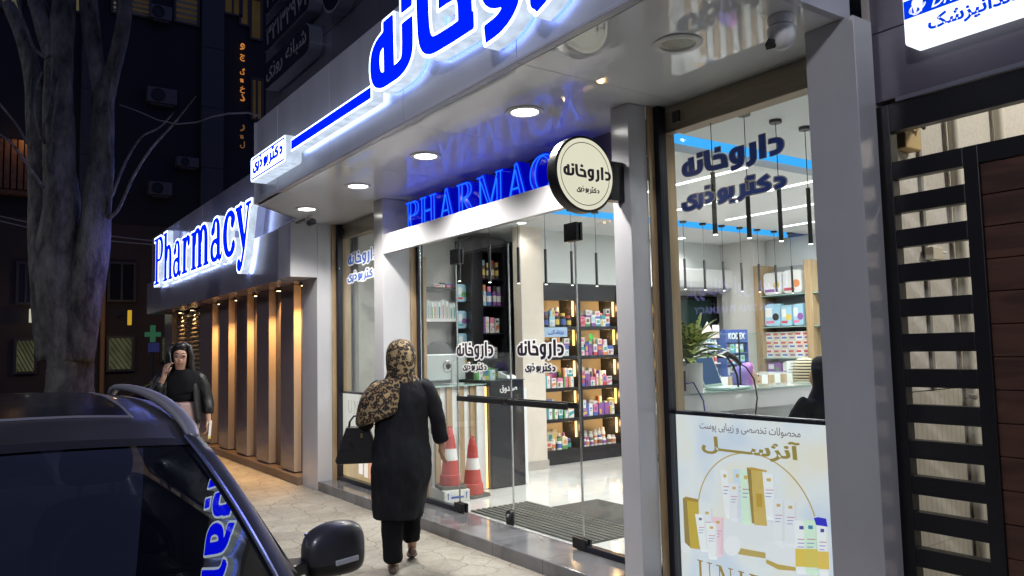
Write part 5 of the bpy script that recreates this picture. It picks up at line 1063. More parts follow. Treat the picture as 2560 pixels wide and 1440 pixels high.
# ---------------------------------------------------------------- behind the right window
SILV = SILV0
lc = thing('long_counter', 'long white service counter with a glass top behind the right window', 'counter', (-3.9, 4.8, 0.104))
bx('apron', GLOSSWHITE, lc, -4.10, -3.80, 4.02, 5.95, 1.05, 1.186, bevel=0.003); bx('glass_top', M('counter_glass', (0.40, 0.52, 0.48), 0.05), lc, -4.16, -3.78, 3.99, 5.98, 1.187, 1.199); bx('body', GLOSSWHITE, lc, -4.14, -4.102, 4.02, 5.95, 0.106, 1.186); bx('work_top', M('grey_worktop', (0.20, 0.19, 0.19), 0.4), lc, -4.10, -3.30, 4.02, 5.95, 0.72, 0.75)
bx('corner_post', SILV, lc, -3.86, -3.80, 3.98, 4.018, 0.75, 1.185)
t = thing('glass_partition', 'clear glass screen along the long counter', 'screen', (-4.2, 4.8, 1.2)); MB().box(-4.13, -4.122, 4.02, 5.9, 1.2, 1.62).build('pane', GS, t); MB().box(-4.132, -4.12, 4.02, 5.9, 1.62, 1.624).build('top_edge', GLASS_EDGE, t); MB().tube([(-4.126, 5.15, 1.2), (-4.126, 5.15, 1.63)], 0.007, 8).build('post', BLACKPL, t)
# laptop: mint lid with a dim screen
t = thing('laptop', 'open pale mint laptop on the long counter', 'laptop', (-3.95, 4.55, 1.2)); MINT = M('mint_shell', (0.46, 0.62, 0.58), 0.35)
lt_, ln_ = Vector((-.29, .957, 0)), Vector((.957, .29, 0)); lc0 = Vector((-4.02, 4.70, 1.2))        # hinge direction, direction the screen faces
MB().obox(lc0 + ln_ * .115 + Vector((0, 0, .009)), lt_ * .17, ln_ * .115, (0, 0, .009)).build('base', MINT, t, bevel=.006); MB().obox(lc0 + ln_ * .105 + Vector((0, 0, .0188)), lt_ * .155, ln_ * .07, (0, 0, .0006)).build('keyboard', M('laptop_keys', (0.55, 0.58, 0.56), 0.5), t)
up = Vector((0, 0, .235)) - ln_ * .085; nn_ = lt_.cross(up).normalized(); nn_ = nn_ if nn_.dot(ln_) > 0 else -nn_; ac = lc0 + up * .5 + Vector((0, 0, .018))
MB().obox(ac, lt_ * .17, up * .5, nn_ * .004).build('lid', MINT, t, bevel=.003); MB().obox(ac + nn_ * .0046, lt_ * .155, up * .42, nn_ * .0004).build('screen', EM('laptop_screen', (0.13, 0.22, 0.40), 0.6), t)
# plant in a white pot
pl = thing('potted_plant', 'variegated green and yellow plant in a white pot in the window', 'plant', (-3.75, 3.98, 1.2))
MB().lathe([(0, 0), (0.095, 0), (0.10, 0.02), (0.105, 0.21), (0.095, 0.21), (0.09, 0.19), (0, 0.19)], (-3.84, 4.22, 1.2), 'z', 28).build('pot', WHITEPL, pl, smooth=True); MB().lathe([(0, 0.2), (0.092, 0.2), (0.09, 0.19), (0, 0.19)], (-3.84, 4.22, 1.2), 'z', 20).build('soil', M('soil', (0.04, 0.03, 0.02), 0.9), pl)
def leaf_mat():
    m, N, L, P = new_mat('variegated_leaf'); tc = N.new('ShaderNodeTexCoord'); n = N.new('ShaderNodeTexNoise'); n.inputs['Scale'].default_value = 45; n.inputs['Detail'].default_value = 3; L.new(tc.outputs['Object'], n.inputs['Vector'])
    r = N.new('ShaderNodeValToRGB'); e = r.color_ramp.elements; e[0].position = 0.44; e[0].color = (0.06, 0.16, 0.03, 1); e[1].position = 0.54; e[1].color = (0.55, 0.56, 0.20, 1); L.new(n.outputs['Fac'], r.inputs['Fac']); L.new(r.outputs['Color'], P.inputs['Base Color']); P.inputs['Roughness'].default_value = 0.4; return m
mb = MB(); rp = random.Random(4)
for k in range(60):
    a = rp.uniform(0, 6.28); el = rp.uniform(0.15, 1.35); ln = rp.uniform(0.16, 0.30); wd = ln * 0.19; base = Vector((-3.84, 4.22, 1.40)) + Vector((rp.uniform(-.03, .03), rp.uniform(-.03, .03), rp.uniform(0, 0.12))); d = Vector((math.cos(a) * math.cos(el), math.sin(a) * math.cos(el), math.sin(el))); sd = d.cross(Vector((0, 0, 1))).normalized(); rings = []
    for q in np.linspace(0, 1, 7): c = base + d * ln * (0.25 + q) + Vector((0, 0, -0.09 * q * q * math.cos(el))); w_ = wd * math.sin(math.pi * min(1, 0.06 + q * 0.94)) ** 0.8; rings.append([c - sd * w_ + Vector((0, 0, w_ * .3)), c, c + sd * w_ + Vector((0, 0, w_ * .3))])
    mb.loft(rings, cap=False, closed=False)
mb.build('foliage', leaf_mat(), pl, smooth=True, sharp=0); mb = MB()
for k in range(7): a = k * 0.9; mb.tube([(-3.84, 4.22, 1.395), (-3.84 + .05 * math.cos(a), 4.22 + .05 * math.sin(a), 1.55)], 0.006, 6)
mb.build('stem', M('plant_stem', (0.10, 0.20, 0.05), 0.5), pl)
t = thing('router', 'white router box with a blue cable at the window corner of the counter', 'router', (-3.7, 3.85, 1.2)); MB().box(-3.80, -3.77, 4.06, 4.14, 1.2, 1.40).build('casing', M('router_grey', (0.45, 0.45, 0.44), 0.4), t, bevel=0.006); MB().box(-3.769, -3.767, 4.09, 4.115, 1.22, 1.36).build('port_strip', BLACKPL, t)
tag(MB().tube([(-3.765, 4.10, 1.27), (-3.73, 4.15, 1.28), (-3.69, 4.20, 1.15), (-3.69, 4.22, 0.95), (-3.70, 4.22, 0.76)], 0.005, 6).build('network_cable', M('blue_cable', (0.03, 0.05, 0.28), 0.5), smooth=True), 'blue network cable hanging from the router', 'cable')
# tangle of black cables, a tape roll, a scanner on its stand with a curly lead
pts = [(-3.72 + 0.085 * math.sin(a * 1.0) + 0.02 * math.sin(a * 2.3), 4.52 + 0.085 * math.cos(a * 1.13), 0.92 + 0.06 * math.sin(a * 0.77 + 1) + 0.03 * math.cos(a * 1.9)) for a in np.linspace(0, 21, 90)]
tag(MB().tube(pts, 0.0055, 6).build('cable_tangle', BLACKPL, smooth=True), 'tangled black charger cable on the desk behind the window', 'cable')
t = thing('charger', 'black laptop charger brick under the tangled cable', 'charger', (-3.72, 4.3, 0.75)); MB().obox((-3.72, 4.55, 0.775), (0.05, 0.09, 0), (-0.03, 0.02, 0), (0, 0, 0.018)).build('brick', BLACKPL, t, bevel=0.008); MB().tube([(-3.75, 4.48, 0.775), (-3.80, 4.40, 0.80), (-3.78, 4.33, 0.76)], 0.005, 6).build('lead', BLACKPL, t, smooth=True)
t = thing('tape_roll', 'small pale roll on the desk behind the window', 'roll', (-3.62, 4.05, 0.75)); MB().lathe([(0.022, 0), (0.055, 0), (0.055, 0.085), (0.022, 0.085)], (-3.66, 4.30, 0.75), 'z', 24).build('paper', M('roll_paper', (0.55, 0.52, 0.46), 0.7), t, smooth=True); MB().lathe([(0.0, 0.002), (0.0215, 0.002), (0.0215, 0.083), (0.0, 0.083)], (-3.66, 4.30, 0.75), 'z', 16).build('core', M('roll_core', (0.3, 0.22, 0.15), 0.8), t)
bs = thing('barcode_scanner', 'black barcode scanner propped on a bent stand on the counter', 'scanner', (-3.82, 4.86, 1.2))
MB().tube([(-3.82, 4.74, 1.22), (-3.82, 4.73, 1.30), (-3.82, 4.69, 1.38), (-3.82, 4.62, 1.45)], 0.008, 8).build('stand', BLACKPL, bs, smooth=True)
hd = Vector((-3.82, 4.60, 1.46)); MB().loft([[hd + Vector((-.03, -.085, -.03)), hd + Vector((.03, -.085, -.03)), hd + Vector((.03, -.075, .0)), hd + Vector((-.03, -.075, .0))], [hd + Vector((-.034, -.02, -.02)), hd + Vector((.034, -.02, -.02)), hd + Vector((.034, .0, .04)), hd + Vector((-.034, .0, .04))], [hd + Vector((-.025, .04, -.015)), hd + Vector((.025, .04, -.015)), hd + Vector((.025, .06, .03)), hd + Vector((-.025, .06, .03))]]).build('head', BLACKPL, bs, smooth=True, subsurf=1)
MB().tube([hd + Vector((0, 0.02, 0.01)), hd + Vector((0, 0.10, -0.02)), hd + Vector((0, 0.17, -0.07))], [0.022, 0.02, 0.018], 10).build('grip', BLACKPL, bs, smooth=True)
MB().tube([hd + Vector((0, 0.17, -0.07)), hd + Vector((0, 0.24, -0.10)), hd + Vector((0.02, 0.30, -0.19)), hd + Vector((0.05, 0.29, -0.33)), hd + Vector((0.09, 0.20, -0.48)), hd + Vector((0.12, 0.15, -0.62)), hd + Vector((0.12, 0.12, -0.70))], 0.006, 8).build('lead', BLACKPL, bs, smooth=True)
t = thing('product_display', 'blue counter display with KODEX lettering and rows of packs', 'display', (-5.6, 6.8, 1.2))
kd = at(1842, 900, x=-5.9); KB = M('display_blue', (0.03, 0.07, 0.26), 0.4); y0, y1 = at(1817, 900, x=-5.9).y, at(1872, 900, x=-5.9).y; zt, zm, z0 = at(1842, 824, x=-5.9).z, at(1842, 856, x=-5.9).z, at(1842, 940, x=-5.9).z
mb = MB(); mb.box(-6.05, -5.9, y0, y0 + .012, z0, zt); mb.box(-6.05, -5.9, y1 - .012, y1, z0, zt); mb.box(-6.05, -6.04, y0 + .012, y1 - .012, z0, zt); mb.box(-6.04, -5.9, y0 + .012, y1 - .012, zm, zt)
nz = 3; dz = (zm - z0) / nz
for k in range(nz): mb.box(-6.04, -5.9, y0 + .012, y1 - .012, z0 + k * dz, z0 + k * dz + 0.012)
mb.build('stand', KB, t); ftext('lettering', 'KODEX', DECAL_WHITE, t, (-5.898, y0 + (y1 - y0) * .1, zm + (zt - zm) * .25), (0, 1, 0), EZ, width=(y1 - y0) * .76, height=(zt - zm) * .5, bold=0.03, shear=0.12)
for k in range(nz): row('the %s tier of the KODEX display' % ('lowest', 'middle', 'top')[k], 'packs in the blue counter display', y0 + .015, y1 - .014, lambda y, k=k: (-5.92, y, z0 + k * dz + .0125), 0, [('box', ['green', 'red', 'teal', 'black', 'blue'], ['white', 'grey', 'sky blue'], (0.06, 0.08), (dz * .7, dz * .8), 0.04)], gap=0.004, jitter=1)
t = thing('product_display', 'white counter display with a pale pink header and rows of tubes', 'display', (-5.9, 6.5, 1.2)); ya, yb = at(1768, 900, x=-5.98).y, y0 - 0.012; za = at(1790, 845, x=-5.98).z
mb = MB(); mb.box(-6.12, -5.98, ya, ya + .01, z0, za); mb.box(-6.12, -6.11, ya + .01, yb, z0, za)
for k in range(3): mb.box(-6.11, -5.98, ya + .01, yb, z0 + k * (za - z0) / 3, z0 + k * (za - z0) / 3 + .01)
mb.build('stand', WHITEPL, t); MB().prism([(ya - .08, za + .06), (ya, za + .0), (yb, za), (yb, za + .15), (yb - (yb - ya) * .5, za + .15), (yb - (yb - ya) * .5, za + .07), (ya + .03, za + .19)], lambda u, v: (-5.98, u, v), lambda u, v: (-5.985, u, v)).build('header_card', M('pale_pink_card', (0.66, 0.55, 0.51), 0.5), t)
for k in range(3): row('the %s tier of the white display' % ('lowest', 'middle', 'top')[k], 'tubes in the white counter display', ya + .012, yb - .004, lambda y, k=k: (-6.0, y, z0 + k * (za - z0) / 3 + .0105), 0, [('bottle', [['orange', 'red', 'yellow'], ['orange', 'red', 'yellow'], ['blue', 'sky blue']][k], ['white', ['orange', 'orange', 'white'][k]], (0.04, 0.05), ((za - z0) / 3 * .75, (za - z0) / 3 * .85), .05)], gap=.002, jitter=1)
bc = thing('back_counter', 'low cabinet with oak battens carrying the counter displays', 'counter', (-6.2, 7, 0.104)); bx('body', GLOSSWHITE, bc, -6.5, -5.86, ya - .3, 8.6, 0.106, z0 - .002); mb = MB()
for k in range(9): mb.box(-5.859, -5.84, ya - .28 + k * .24, ya - .28 + k * .24 + .1, .106, z0 - .004)
mb.build('batten', OAK, bc)
# far wall: air conditioner, dark glass door, pale pillar, oak nappy shelves
t = thing('wall_air_conditioner', 'white wall air conditioner high behind the pendants', 'air conditioner', (-7.5, 8.1, 2.35)); a0, a1 = at(1660, 632, x=-7.57), at(1806, 680, x=-7.57)
MB().loft([[(-7.579, a0.y, 2.30), (-7.40, a0.y, 2.34), (-7.37, a0.y, 2.42), (-7.37, a0.y, 2.60), (-7.579, a0.y, 2.60)], [(-7.579, a1.y, 2.30), (-7.40, a1.y, 2.34), (-7.37, a1.y, 2.42), (-7.37, a1.y, 2.60), (-7.579, a1.y, 2.60)]]).build('casing', WHITEPL, t, bevel=0.01); MB().box(-7.42, -7.39, a0.y + .05, a1.y - .05, 2.318, 2.328).build('louvre', M('louvre_grey', (0.35, 0.35, 0.36), .5), t)
t = thing('back_door', 'dark green glass door under the wall air conditioner', 'door', (-7.9, 8.3, 0.1)); d0, d1 = at(1672, 800, x=-7.93).y, at(1782, 800, x=-7.93).y; MB().box(-7.955, -7.93, d0, d1, .106, 2.20).build('leaf', GREENGLASS, t)
mb = MB(); mb.box(-7.957, -7.91, d0 - .05, d0, .106, 2.26); mb.box(-7.957, -7.91, d1, d1 + .09, .106, 2.26); mb.box(-7.957, -7.91, d0, d1, 2.20, 2.26); mb.build('frame', SHB, t); MB().box(-7.91, -7.87, d1 + .0, d1 + .08, 1.86, 2.0).build('closer', BLACKPL, t)
part('wall_pier', M('pale_pier', (0.72, 0.70, 0.66), .7), -7.58, -6.98, 9.12, 9.39, 0.106, 2.998)
ns = thing('nappy_shelves', 'oak framed shelves with nappy packs and milk cartons on the back wall', 'shelves', (-6.5, 9.2, 0.1)); xs = [at(px, 800, y=9.1).x for px in (1902, 2030)]
mb = MB()
for x in xs + [xs[1] + (xs[1] - xs[0])]: mb.box(x - .055, x + .055, 9.05, 9.385, .106, 2.62)
mb.build('post', OAK, ns, bevel=.003); xe = xs[1] + (xs[1] - xs[0]); zsN = [at(1960, py, y=9.1).z for py in (736, 816, 894, 935)]
bx('back_panel', M('shelf_grey_back', (.42, .43, .43), .6), ns, xs[0] + .06, xe - .06, 9.37, 9.385, .11, 2.6)
for z in zsN:
    for xa, xb in ((xs[0] + .056, xs[1] - .056), (xs[1] + .056, xe - .056)): bx('shelf_board', GLASS_EDGE, ns, xa, xb, 9.06, 9.369, z - .014, z)
W0 = xs[1] - xs[0]
for z, ch, nm in ((zsN[0], [('bag', ['red', 'purple', 'orange'], ['sky blue', 'white'], (.20, .30), (.26, .34), .16)], 'top'), (zsN[1], [('bag', ['red', 'pink', 'brown'], ['sky blue', 'white', 'sky blue'], (.16, .26), (.26, .36), .16)], 'second'), (zsN[2], [('box', ['red'], ['white', 'white', 'cream'], (.09, .11), (.10, .12), .08)], 'third'), (zsN[3], [('bag', ['purple', 'blue'], ['white', 'purple'], (.18, .24), (.15, .18), .12)], 'lowest')):
    reps = 3 if nm == 'third' else 1
    for r_ in range(reps):
        if nm == 'third':
            for k in range(6):
                put('milk_carton', goods('box', 'red', ('white', 'cream')[(k + r_) % 2], .11, .115, .08, 4), (xs[0] + .12 + k * .118, 9.11, z + .0005 + r_ * .1165), -math.pi / 2, 'white and red milk carton, %s in the %s layer of the oak shelves' % (ORDN[k], ('lowest', 'middle', 'upper')[r_]), 'box', 'milk cartons stacked on the oak shelves')
        else: row('the %s oak shelf' % nm, 'packs on the oak shelves', xs[0] + .07, xs[1] - .06, lambda x, z=z: (x, 9.10, z + .0005), -math.pi / 2, ch, gap=.01, jitter=4)
t = thing('counter_card', 'small white notice card on a stand before the oak shelves', 'card', (-6.2, 8.6, 1.2)); q = at(1982, 918, x=-5.95); MB().box(-5.954, -5.95, q.y - .12, q.y + .12, q.z - .06, q.z + .08).build('card', CARD, t); MB().box(-5.96, -5.90, q.y - .09, q.y + .09, q.z - .085, q.z - .061).build('foot', CHROME, t); mb = MB()
for k, w_ in enumerate((.04, .04, .09)): mb.box(-5.9495, -5.949, q.y - w_, q.y + w_, q.z + .04 - k * .035, q.z + .048 - k * .035)
mb.build('printed_line', INK, t)

# ---------------------------------------------------------------- backlit posters
YP = 3.503
PBASE = None
def poster_base(name, c1, c2, c3, s):
    m, N, L, P = new_mat(name); N.remove(P); e = N.new('ShaderNodeEmission'); tc = N.new('ShaderNodeTexCoord'); n = N.new('ShaderNodeTexNoise'); n.inputs['Scale'].default_value = 3.2; n.inputs['Detail'].default_value = 1.5; L.new(tc.outputs['Object'], n.inputs['Vector'])
    r = N.new('ShaderNodeValToRGB'); el = r.color_ramp.elements; el[0].position = .36; el[0].color = (*c1, 1); el[1].position = .66; el[1].color = (*c3, 1); x = r.color_ramp.elements.new(.5); x.color = (*c2, 1)
    L.new(n.outputs['Fac'], r.inputs['Fac']); L.new(r.outputs['Color'], e.inputs['Color']); e.inputs['Strength'].default_value = s; L.new(e.outputs[0], N['Material Output'].inputs['Surface']); return m
po = thing('backlit_poster', 'backlit cosmetics poster filling the lower right window', 'poster', (-2.7, 3.5, .15))
bx('light_panel', poster_base('poster_sky', (0.62, 0.70, 0.84), (0.76, 0.80, 0.84), (0.80, 0.77, 0.68), 0.92), po, -3.30, -2.075, 3.505, 3.55, .155, 1.128)
bx('top_frame', MULLION, po, -3.302, -2.072, 3.486, 3.56, 1.130, 1.152, bevel=.003); bx('frame_edge', CHROME, po, -3.302, -2.072, 3.484, 3.4855, 1.150, 1.156)
def zq(zx, zy, lift=0.0): p = at(1640 + zx / 3.428, 1020 + zy / 3.428, y=YP); return (p.x, p.z)
PC = {}
def pcol(c, s=0.9):
    k = (c, s)
    if k not in PC: PC[k] = EM('poster_print', c, s)
    return PC[k]
lay = [0]
def pshape(name, pts, c, s=.9):
    lay[0] += 1; y = YP - 0.0004 * lay[0] * .25 - .001; poly = [zq(*p) for p in pts]
    return MB().prism(poly, lambda u, v: (u, y + .0003, v), lambda u, v: (u, y, v)).build(name, pcol(c, s), po)
WH, SILVP, GOLD, DGOLD, NAV = (.86, .88, .92), (.70, .73, .80), (.62, .45, .14), (.34, .24, .08), (.08, .08, .36)
pshape('podium', [(530, 1000), (610, 960), (780, 940), (930, 950), (1010, 990), (1020, 1100), (940, 1180), (720, 1170), (600, 1100)], (.78, .80, .86)); pshape('podium', [(600, 1165), (720, 1200), (940, 1240), (940, 1290), (720, 1255), (600, 1210)], (.50, .38, .12))
pshape('podium', [(940, 1145), (1000, 1130), (1230, 1180), (1245, 1340), (1050, 1310), (945, 1265)], (.80, .82, .88)); pshape('podium', [(945, 1295), (1050, 1340), (1245, 1372), (1245, 1400), (1050, 1385), (945, 1330)], (.52, .38, .10))
for cx_, cy_, rr_ in ((655, 1180, 88), (262, 1190, 52), (1085, 1165, 40)): pshape('pebble', [(cx_ + rr_ * .82 * math.cos(a), cy_ + rr_ * math.sin(a)) for a in np.linspace(0, 6.283, 22)[:-1]], (.84, .85, .90))
def tubeprod(xl, xr, yt, yb, slant, c, cap=None, band=None, mark=GOLD):
    pshape('product_picture', [(xl, yt), (xr, yt + 8), (xr - 4 + slant, yb - 30), (xr - 16 + slant, yb), (xl + 16 + slant, yb - 6), (xl + 4 + slant, yb - 34)], c)
    w_ = xr - xl; h_ = yb - yt; m_ = (xl + xr) / 2
    pshape('product_side', [(xr - w_ * .16, yt + 8), (xr, yt + 8), (xr - 4 + slant, yb - 30), (xr - 16 + slant, yb), (xr - w_ * .24 + slant, yb)], tuple(q * .90 for q in c)); pshape('product_cap', [(xl + 12 + slant, yb - h_ * .09), (xr - 12 + slant, yb - h_ * .085), (xr - 16 + slant, yb), (xl + 16 + slant, yb - 6)], tuple(min(1, q * 1.06) for q in c))
    pshape('printed_mark', [(m_ - w_ * .16 + slant * .1, yt + h_ * .10), (m_ + w_ * .16 + slant * .1, yt + h_ * .105), (m_ + w_ * .16 + slant * .12, yt + h_ * .17), (m_ - w_ * .16 + slant * .12, yt + h_ * .165)], mark)
    for k in range(3): pshape('printed_line', [(m_ - w_ * .3 + slant * .4, yt + h_ * (.34 + k * .07)), (m_ + w_ * (.3 - .08 * k) + slant * .4, yt + h_ * (.345 + k * .07)), (m_ + w_ * (.3 - .08 * k) + slant * .4, yt + h_ * (.362 + k * .07)), (m_ - w_ * .3 + slant * .4, yt + h_ * (.357 + k * .07))], (.30, .30, .62) if k else (.55, .25, .35))
    if band: pshape('product_picture', [(xl + 4 + slant * .55, yt + h_ * .52), (xr - 2 + slant * .55, yt + h_ * .53), (xr - 4 + slant * .85, yt + h_ * .86), (xl + 4 + slant * .85, yt + h_ * .85)], band)
tubeprod(550, 625, 525, 950, 40, WH); tubeprod(660, 735, 520, 970, 20, (.62, .74, .90)); tubeprod(722, 818, 530, 1005, 10, (.68, .86, .70)); tubeprod(912, 1025, 560, 965, 20, WH); tubeprod(630, 718, 640, 975, 0, (.80, .82, .88)); 
pshape('product_picture', [(783, 510), (820, 508), (848, 990), (828, 985)], DGOLD); pshape('product_picture', [(820, 530), (915, 540), (958, 1010), (848, 1000)], GOLD); pshape('product_picture', [(783, 512), (825, 506), (958, 535), (950, 548), (820, 530)], (.55, .36, .08)); pshape('printed_line', [(860, 730), (915, 738), (918, 850), (870, 845)], (.50, .33, .06))
pshape('product_picture', [(235, 775), (268, 770), (300, 1195), (252, 1150)], DGOLD); pshape('product_picture', [(268, 770), (370, 795), (385, 1210), (300, 1200)], (.58, .42, .07)); pshape('product_picture', [(235, 772), (262, 758), (372, 782), (370, 808), (262, 790)], (.40, .27, .06))
tubeprod(1005, 1105, 780, 1172, 6, (.80, .82, .88)); tubeprod(1105, 1210, 795, 1195, 10, (.80, .82, .88)); tubeprod(395, 490, 850, 1210, 20, (.78, .81, .87)); tubeprod(342, 425, 905, 1235, 40, WH, mark=(.2, .2, .3)); tubeprod(490, 588, 930, 1278, 0, (.88, .62, .72)); tubeprod(437, 530, 980, 1300, 15, WH)
tubeprod(1195, 1320, 960, 1425, 10, WH, band=(.74, .55, .10), mark=NAV); tubeprod(1272, 1395, 955, 1432, 20, (.66, .86, .70), band=(.70, .56, .12), mark=(.05, .25, .45)); tubeprod(1385, 1485, 985, 1445, 20, WH, band=(.76, .54, .12), mark=NAV); pshape('product_picture', [(1365, 940), (1400, 932), (1470, 945), (1484, 1015), (1385, 1000)], (.05, .05, .60))
# the thin gold hoop, a true circle on the poster
A_, B_, C_ = [np.array(zq(*p)) for p in ((780, 385), (370, 780), (1365, 930))]
d_ = 2 * (A_[0] * (B_[1] - C_[1]) + B_[0] * (C_[1] - A_[1]) + C_[0] * (A_[1] - B_[1])); cxh = ((A_ @ A_) * (B_[1] - C_[1]) + (B_ @ B_) * (C_[1] - A_[1]) + (C_ @ C_) * (A_[1] - B_[1])) / d_; czh = ((A_ @ A_) * (C_[0] - B_[0]) + (B_ @ B_) * (A_[0] - C_[0]) + (C_ @ C_) * (B_[0] - A_[0])) / d_; rh = math.hypot(A_[0] - cxh, A_[1] - czh)
a1, a2 = math.atan2(C_[1] - czh, C_[0] - cxh), math.atan2(B_[1] - czh, B_[0] - cxh); a2 = a2 if a2 > a1 else a2 + 2 * math.pi
MB().tube([(cxh + rh * math.cos(a), YP - .004, czh + rh * math.sin(a)) for a in np.linspace(a1, a2, 50)], .0035, 5).build('hoop', pcol((.62, .45, .18), .8), po)
a, b = zq(388, 190), zq(1250, 225); ftext('lettering', 'محصولات تخصصی و زیبایی پوست', pcol((.20, .16, .18), .8), po, (a[0], YP - .012, 1.042), EX, EZ, width=b[0] - a[0], height=.058, rtl=True, bold=.004, depth=.001)
a, b = zq(405, 365), zq(1252, 400); ftext('lettering', 'آنژســــل', pcol((.36, .28, .08), .85), po, (a[0], YP - .012, .918), EX, EZ, width=b[0] - a[0], height=.115, rtl=True, bold=.03, depth=.001)
st, wd = word('UNIECELL', CAP, 0.06); a, b = zq(355, 1290), zq(1500, 1290); letters('lettering', field(st, h=.012), 0.0, .001, pcol((.36, .26, .07), .85), po, (a[0], YP - .012, a[1] - .155), EX, EZ, .98 / wd, .155 / .676)
p2 = thing('backlit_poster', 'backlit golden poster low in the left window behind the walking woman', 'poster', (-7.7, 3.53, .15)); YP2 = 3.525
bx('light_panel', EM('poster_pale', (.80, .78, .72), .85, .12, 3), p2, -8.435, -7.035, YP2 + .002, YP2 + .05, .56, 1.075); bx('light_panel', EM('poster_gold', (.80, .56, .30), .72, .45, 4), p2, -8.435, -7.035, YP2 + .002, YP2 + .05, .155, .559); bx('top_frame', MULLION, p2, -8.437, -7.033, 3.508, YP2 + .06, 1.077, 1.10)
st, wd = word('UNIECELL', CAP, 0.06); letters('lettering', field(st, h=.012), 0.0, .001, pcol((.52, .47, .38), .8), p2, (-8.30, YP2 - .001, .86), EX, EZ, 1.1 / wd, .14 / .676); st, wd = word('HEALTH' if False else 'LINE', CAP, 0.06); 
for k, (x, wd_, z0_, z1_, c) in enumerate(((-8.0, .10, .22, .46, (.95, .9, .9)), (-7.86, .09, .2, .5, (.95, .85, .8)), (-7.74, .08, .2, .42, (.8, .35, .25)), (-7.55, .12, .2, .55, (.85, .9, 1)))): bx('product_picture', pcol(c, 1.1), p2, x, x + wd_, YP2 - .002, YP2 + .0015, z0_, z1_)
sw = thing('wall_switch', 'small white socket plate low in the left window corner', 'socket', (-8.4, 3.5, .35)); MB().box(-8.39, -8.33, 3.503, 3.512, .30, .40).build('plate', WHITEPL, sw, bevel=.003); MB().box(-8.375, -8.345, 3.50, 3.503, .325, .375).build('insert', WHITE, sw)
# ================================================================== cars
def paint(name, c, rough=0.36):
    m = M(name, c, rough, 0.5, coat=0.12, rvar=0.08, vs=5, var=0.12); return m
PAINT = paint('charcoal_paint', (0.062, 0.062, 0.072)); PAINTB = paint('black_paint', (0.012, 0.013, 0.018)); TYRE = M('tyre_rubber', (0.018, 0.018, 0.018), 0.8); RIM = M('alloy_rim', (0.45, 0.45, 0.47), 0.3, 0.9)
CARGLASS = GLASS('car_glass', (0.13, 0.15, 0.16), 0.0, 1.62, 2.1); TRIM = M('black_trim', (0.012, 0.012, 0.013), 0.35); SEATM = M('seat_leather', (0.05, 0.048, 0.05), 0.5, var=0.2); DASHM = M('dash_plastic', (0.022, 0.022, 0.025), 0.55, var=0.2, vs=20)
RAILM = M('satin_rail', (0.27, 0.27, 0.31), 0.42, 0.25); LAMPG = M('headlamp_glass', (0.55, 0.57, 0.6), 0.08, 0.2)
ZR = -0.15
car = thing('parked_car', 'charcoal grey suv with roof rails parked at the kerb in the foreground', 'car', (-3.4, 0.08, ZR))
YC = 0.08
def ring(x, w, zb, belt, deck, inner):
    h = [(0, zb), (w * .86, zb), (w * .985, zb + .10), (w, zb + .30), (w * .985, belt - .16), (w * .955, belt - .03), (w * .90, belt), (w * inner, belt - .004), (w * (inner - .03), deck), (0, deck + .0)]
    pts = [(x, YC + y, z) for y, z in h] + [(x, YC - y, z) for y, z in reversed(h[1:-1])]
    return pts
ST = [(-1.16, .62, .10, .40, .42, .8), (-1.20, .74, .06, .52, .55, .8), (-1.34, .84, .05, .66, .71, .8), (-1.62, .89, .06, .745, .80, .8), (-2.0, .905, .08, .785, .835, .8), (-2.36, .91, .10, .80, .84, .84), (-2.46, .91, .10, .80, .60, .88), (-3.2, .915, .10, .815, .45, .90), (-4.2, .915, .10, .825, .45, .90), (-5.0, .90, .11, .84, .50, .90), (-5.35, .88, .12, .85, .80, .86), (-5.55, .83, .16, .80, .80, .8), (-5.62, .72, .22, .60, .60, .8)]
mb = MB(); mb.loft([ring(*s) for s in ST]); body = mb.build('body', PAINT, car, smooth=True, subsurf=2, sharp=0)
# windscreen, roof and side glass share these edge curves
def ws_pt(u, v):
    """u across -1..1, v from cowl 0 to header 1"""
    hw = .79 * (1 - v) + .615 * v; x0 = -2.30 - .19 * u * u; x1 = -3.02 - .055 * u * u; z0 = .795 + .005 * (1 - u * u); z1 = 1.272 - .032 * u * u
    x = x0 * (1 - v) + x1 * v; z = z0 * (1 - v) + z1 * v + .030 * 4 * v * (1 - v)
    return (x, YC + u * hw, z)
U = np.linspace(-1, 1, 21); Vv = np.linspace(0, 1, 11)
mb = MB(); mb.loft([[ws_pt(u, v) for u in U * .955] for v in Vv], cap=False, closed=False); mb.build('windscreen', CARGLASS, car, smooth=True, sharp=0)
def strip_on(f, us, vs, name, m, lift=.003, par=car):
    g = [[Vector(f(u, v)) for u in us] for v in vs]; rings = [[p + Vector((lift * .5, 0, lift)) for p in r] for r in g]
    return MB().loft(rings, cap=False, closed=False).build(name, m, par, smooth=True, sharp=0)
for s in (-1, 1):
    rows = []
    for v in np.linspace(-.02, 1.0, 12):
        a, b = Vector(ws_pt(s * .945, v)), Vector(ws_pt(s * 1.0, v)); o = Vector((-.055, s * .025, -.012)); rows.append([a + Vector((.002, 0, .006)), (a + b) / 2 + Vector((.004, 0, .020)), b + Vector((0, s * .018, .016)), b + o, a + Vector((-.05, 0, -.03))])
    MB().loft(rows).build('windscreen_pillar', PAINT, car, smooth=True, sharp=60)
    MB().tube([Vector(ws_pt(s * .952, v)) + Vector((.004, 0, .010)) for v in np.linspace(0, 1, 12)], .007, 6).build('pillar_seal', CHROME if s > 0 else TRIM, car, smooth=True)
strip_on(ws_pt, U * .95, [.93, .965, .995], 'windscreen_header', TRIM, .004); strip_on(ws_pt, U * .96, [.0, .03, .06], 'windscreen_cowl', TRIM, .004)
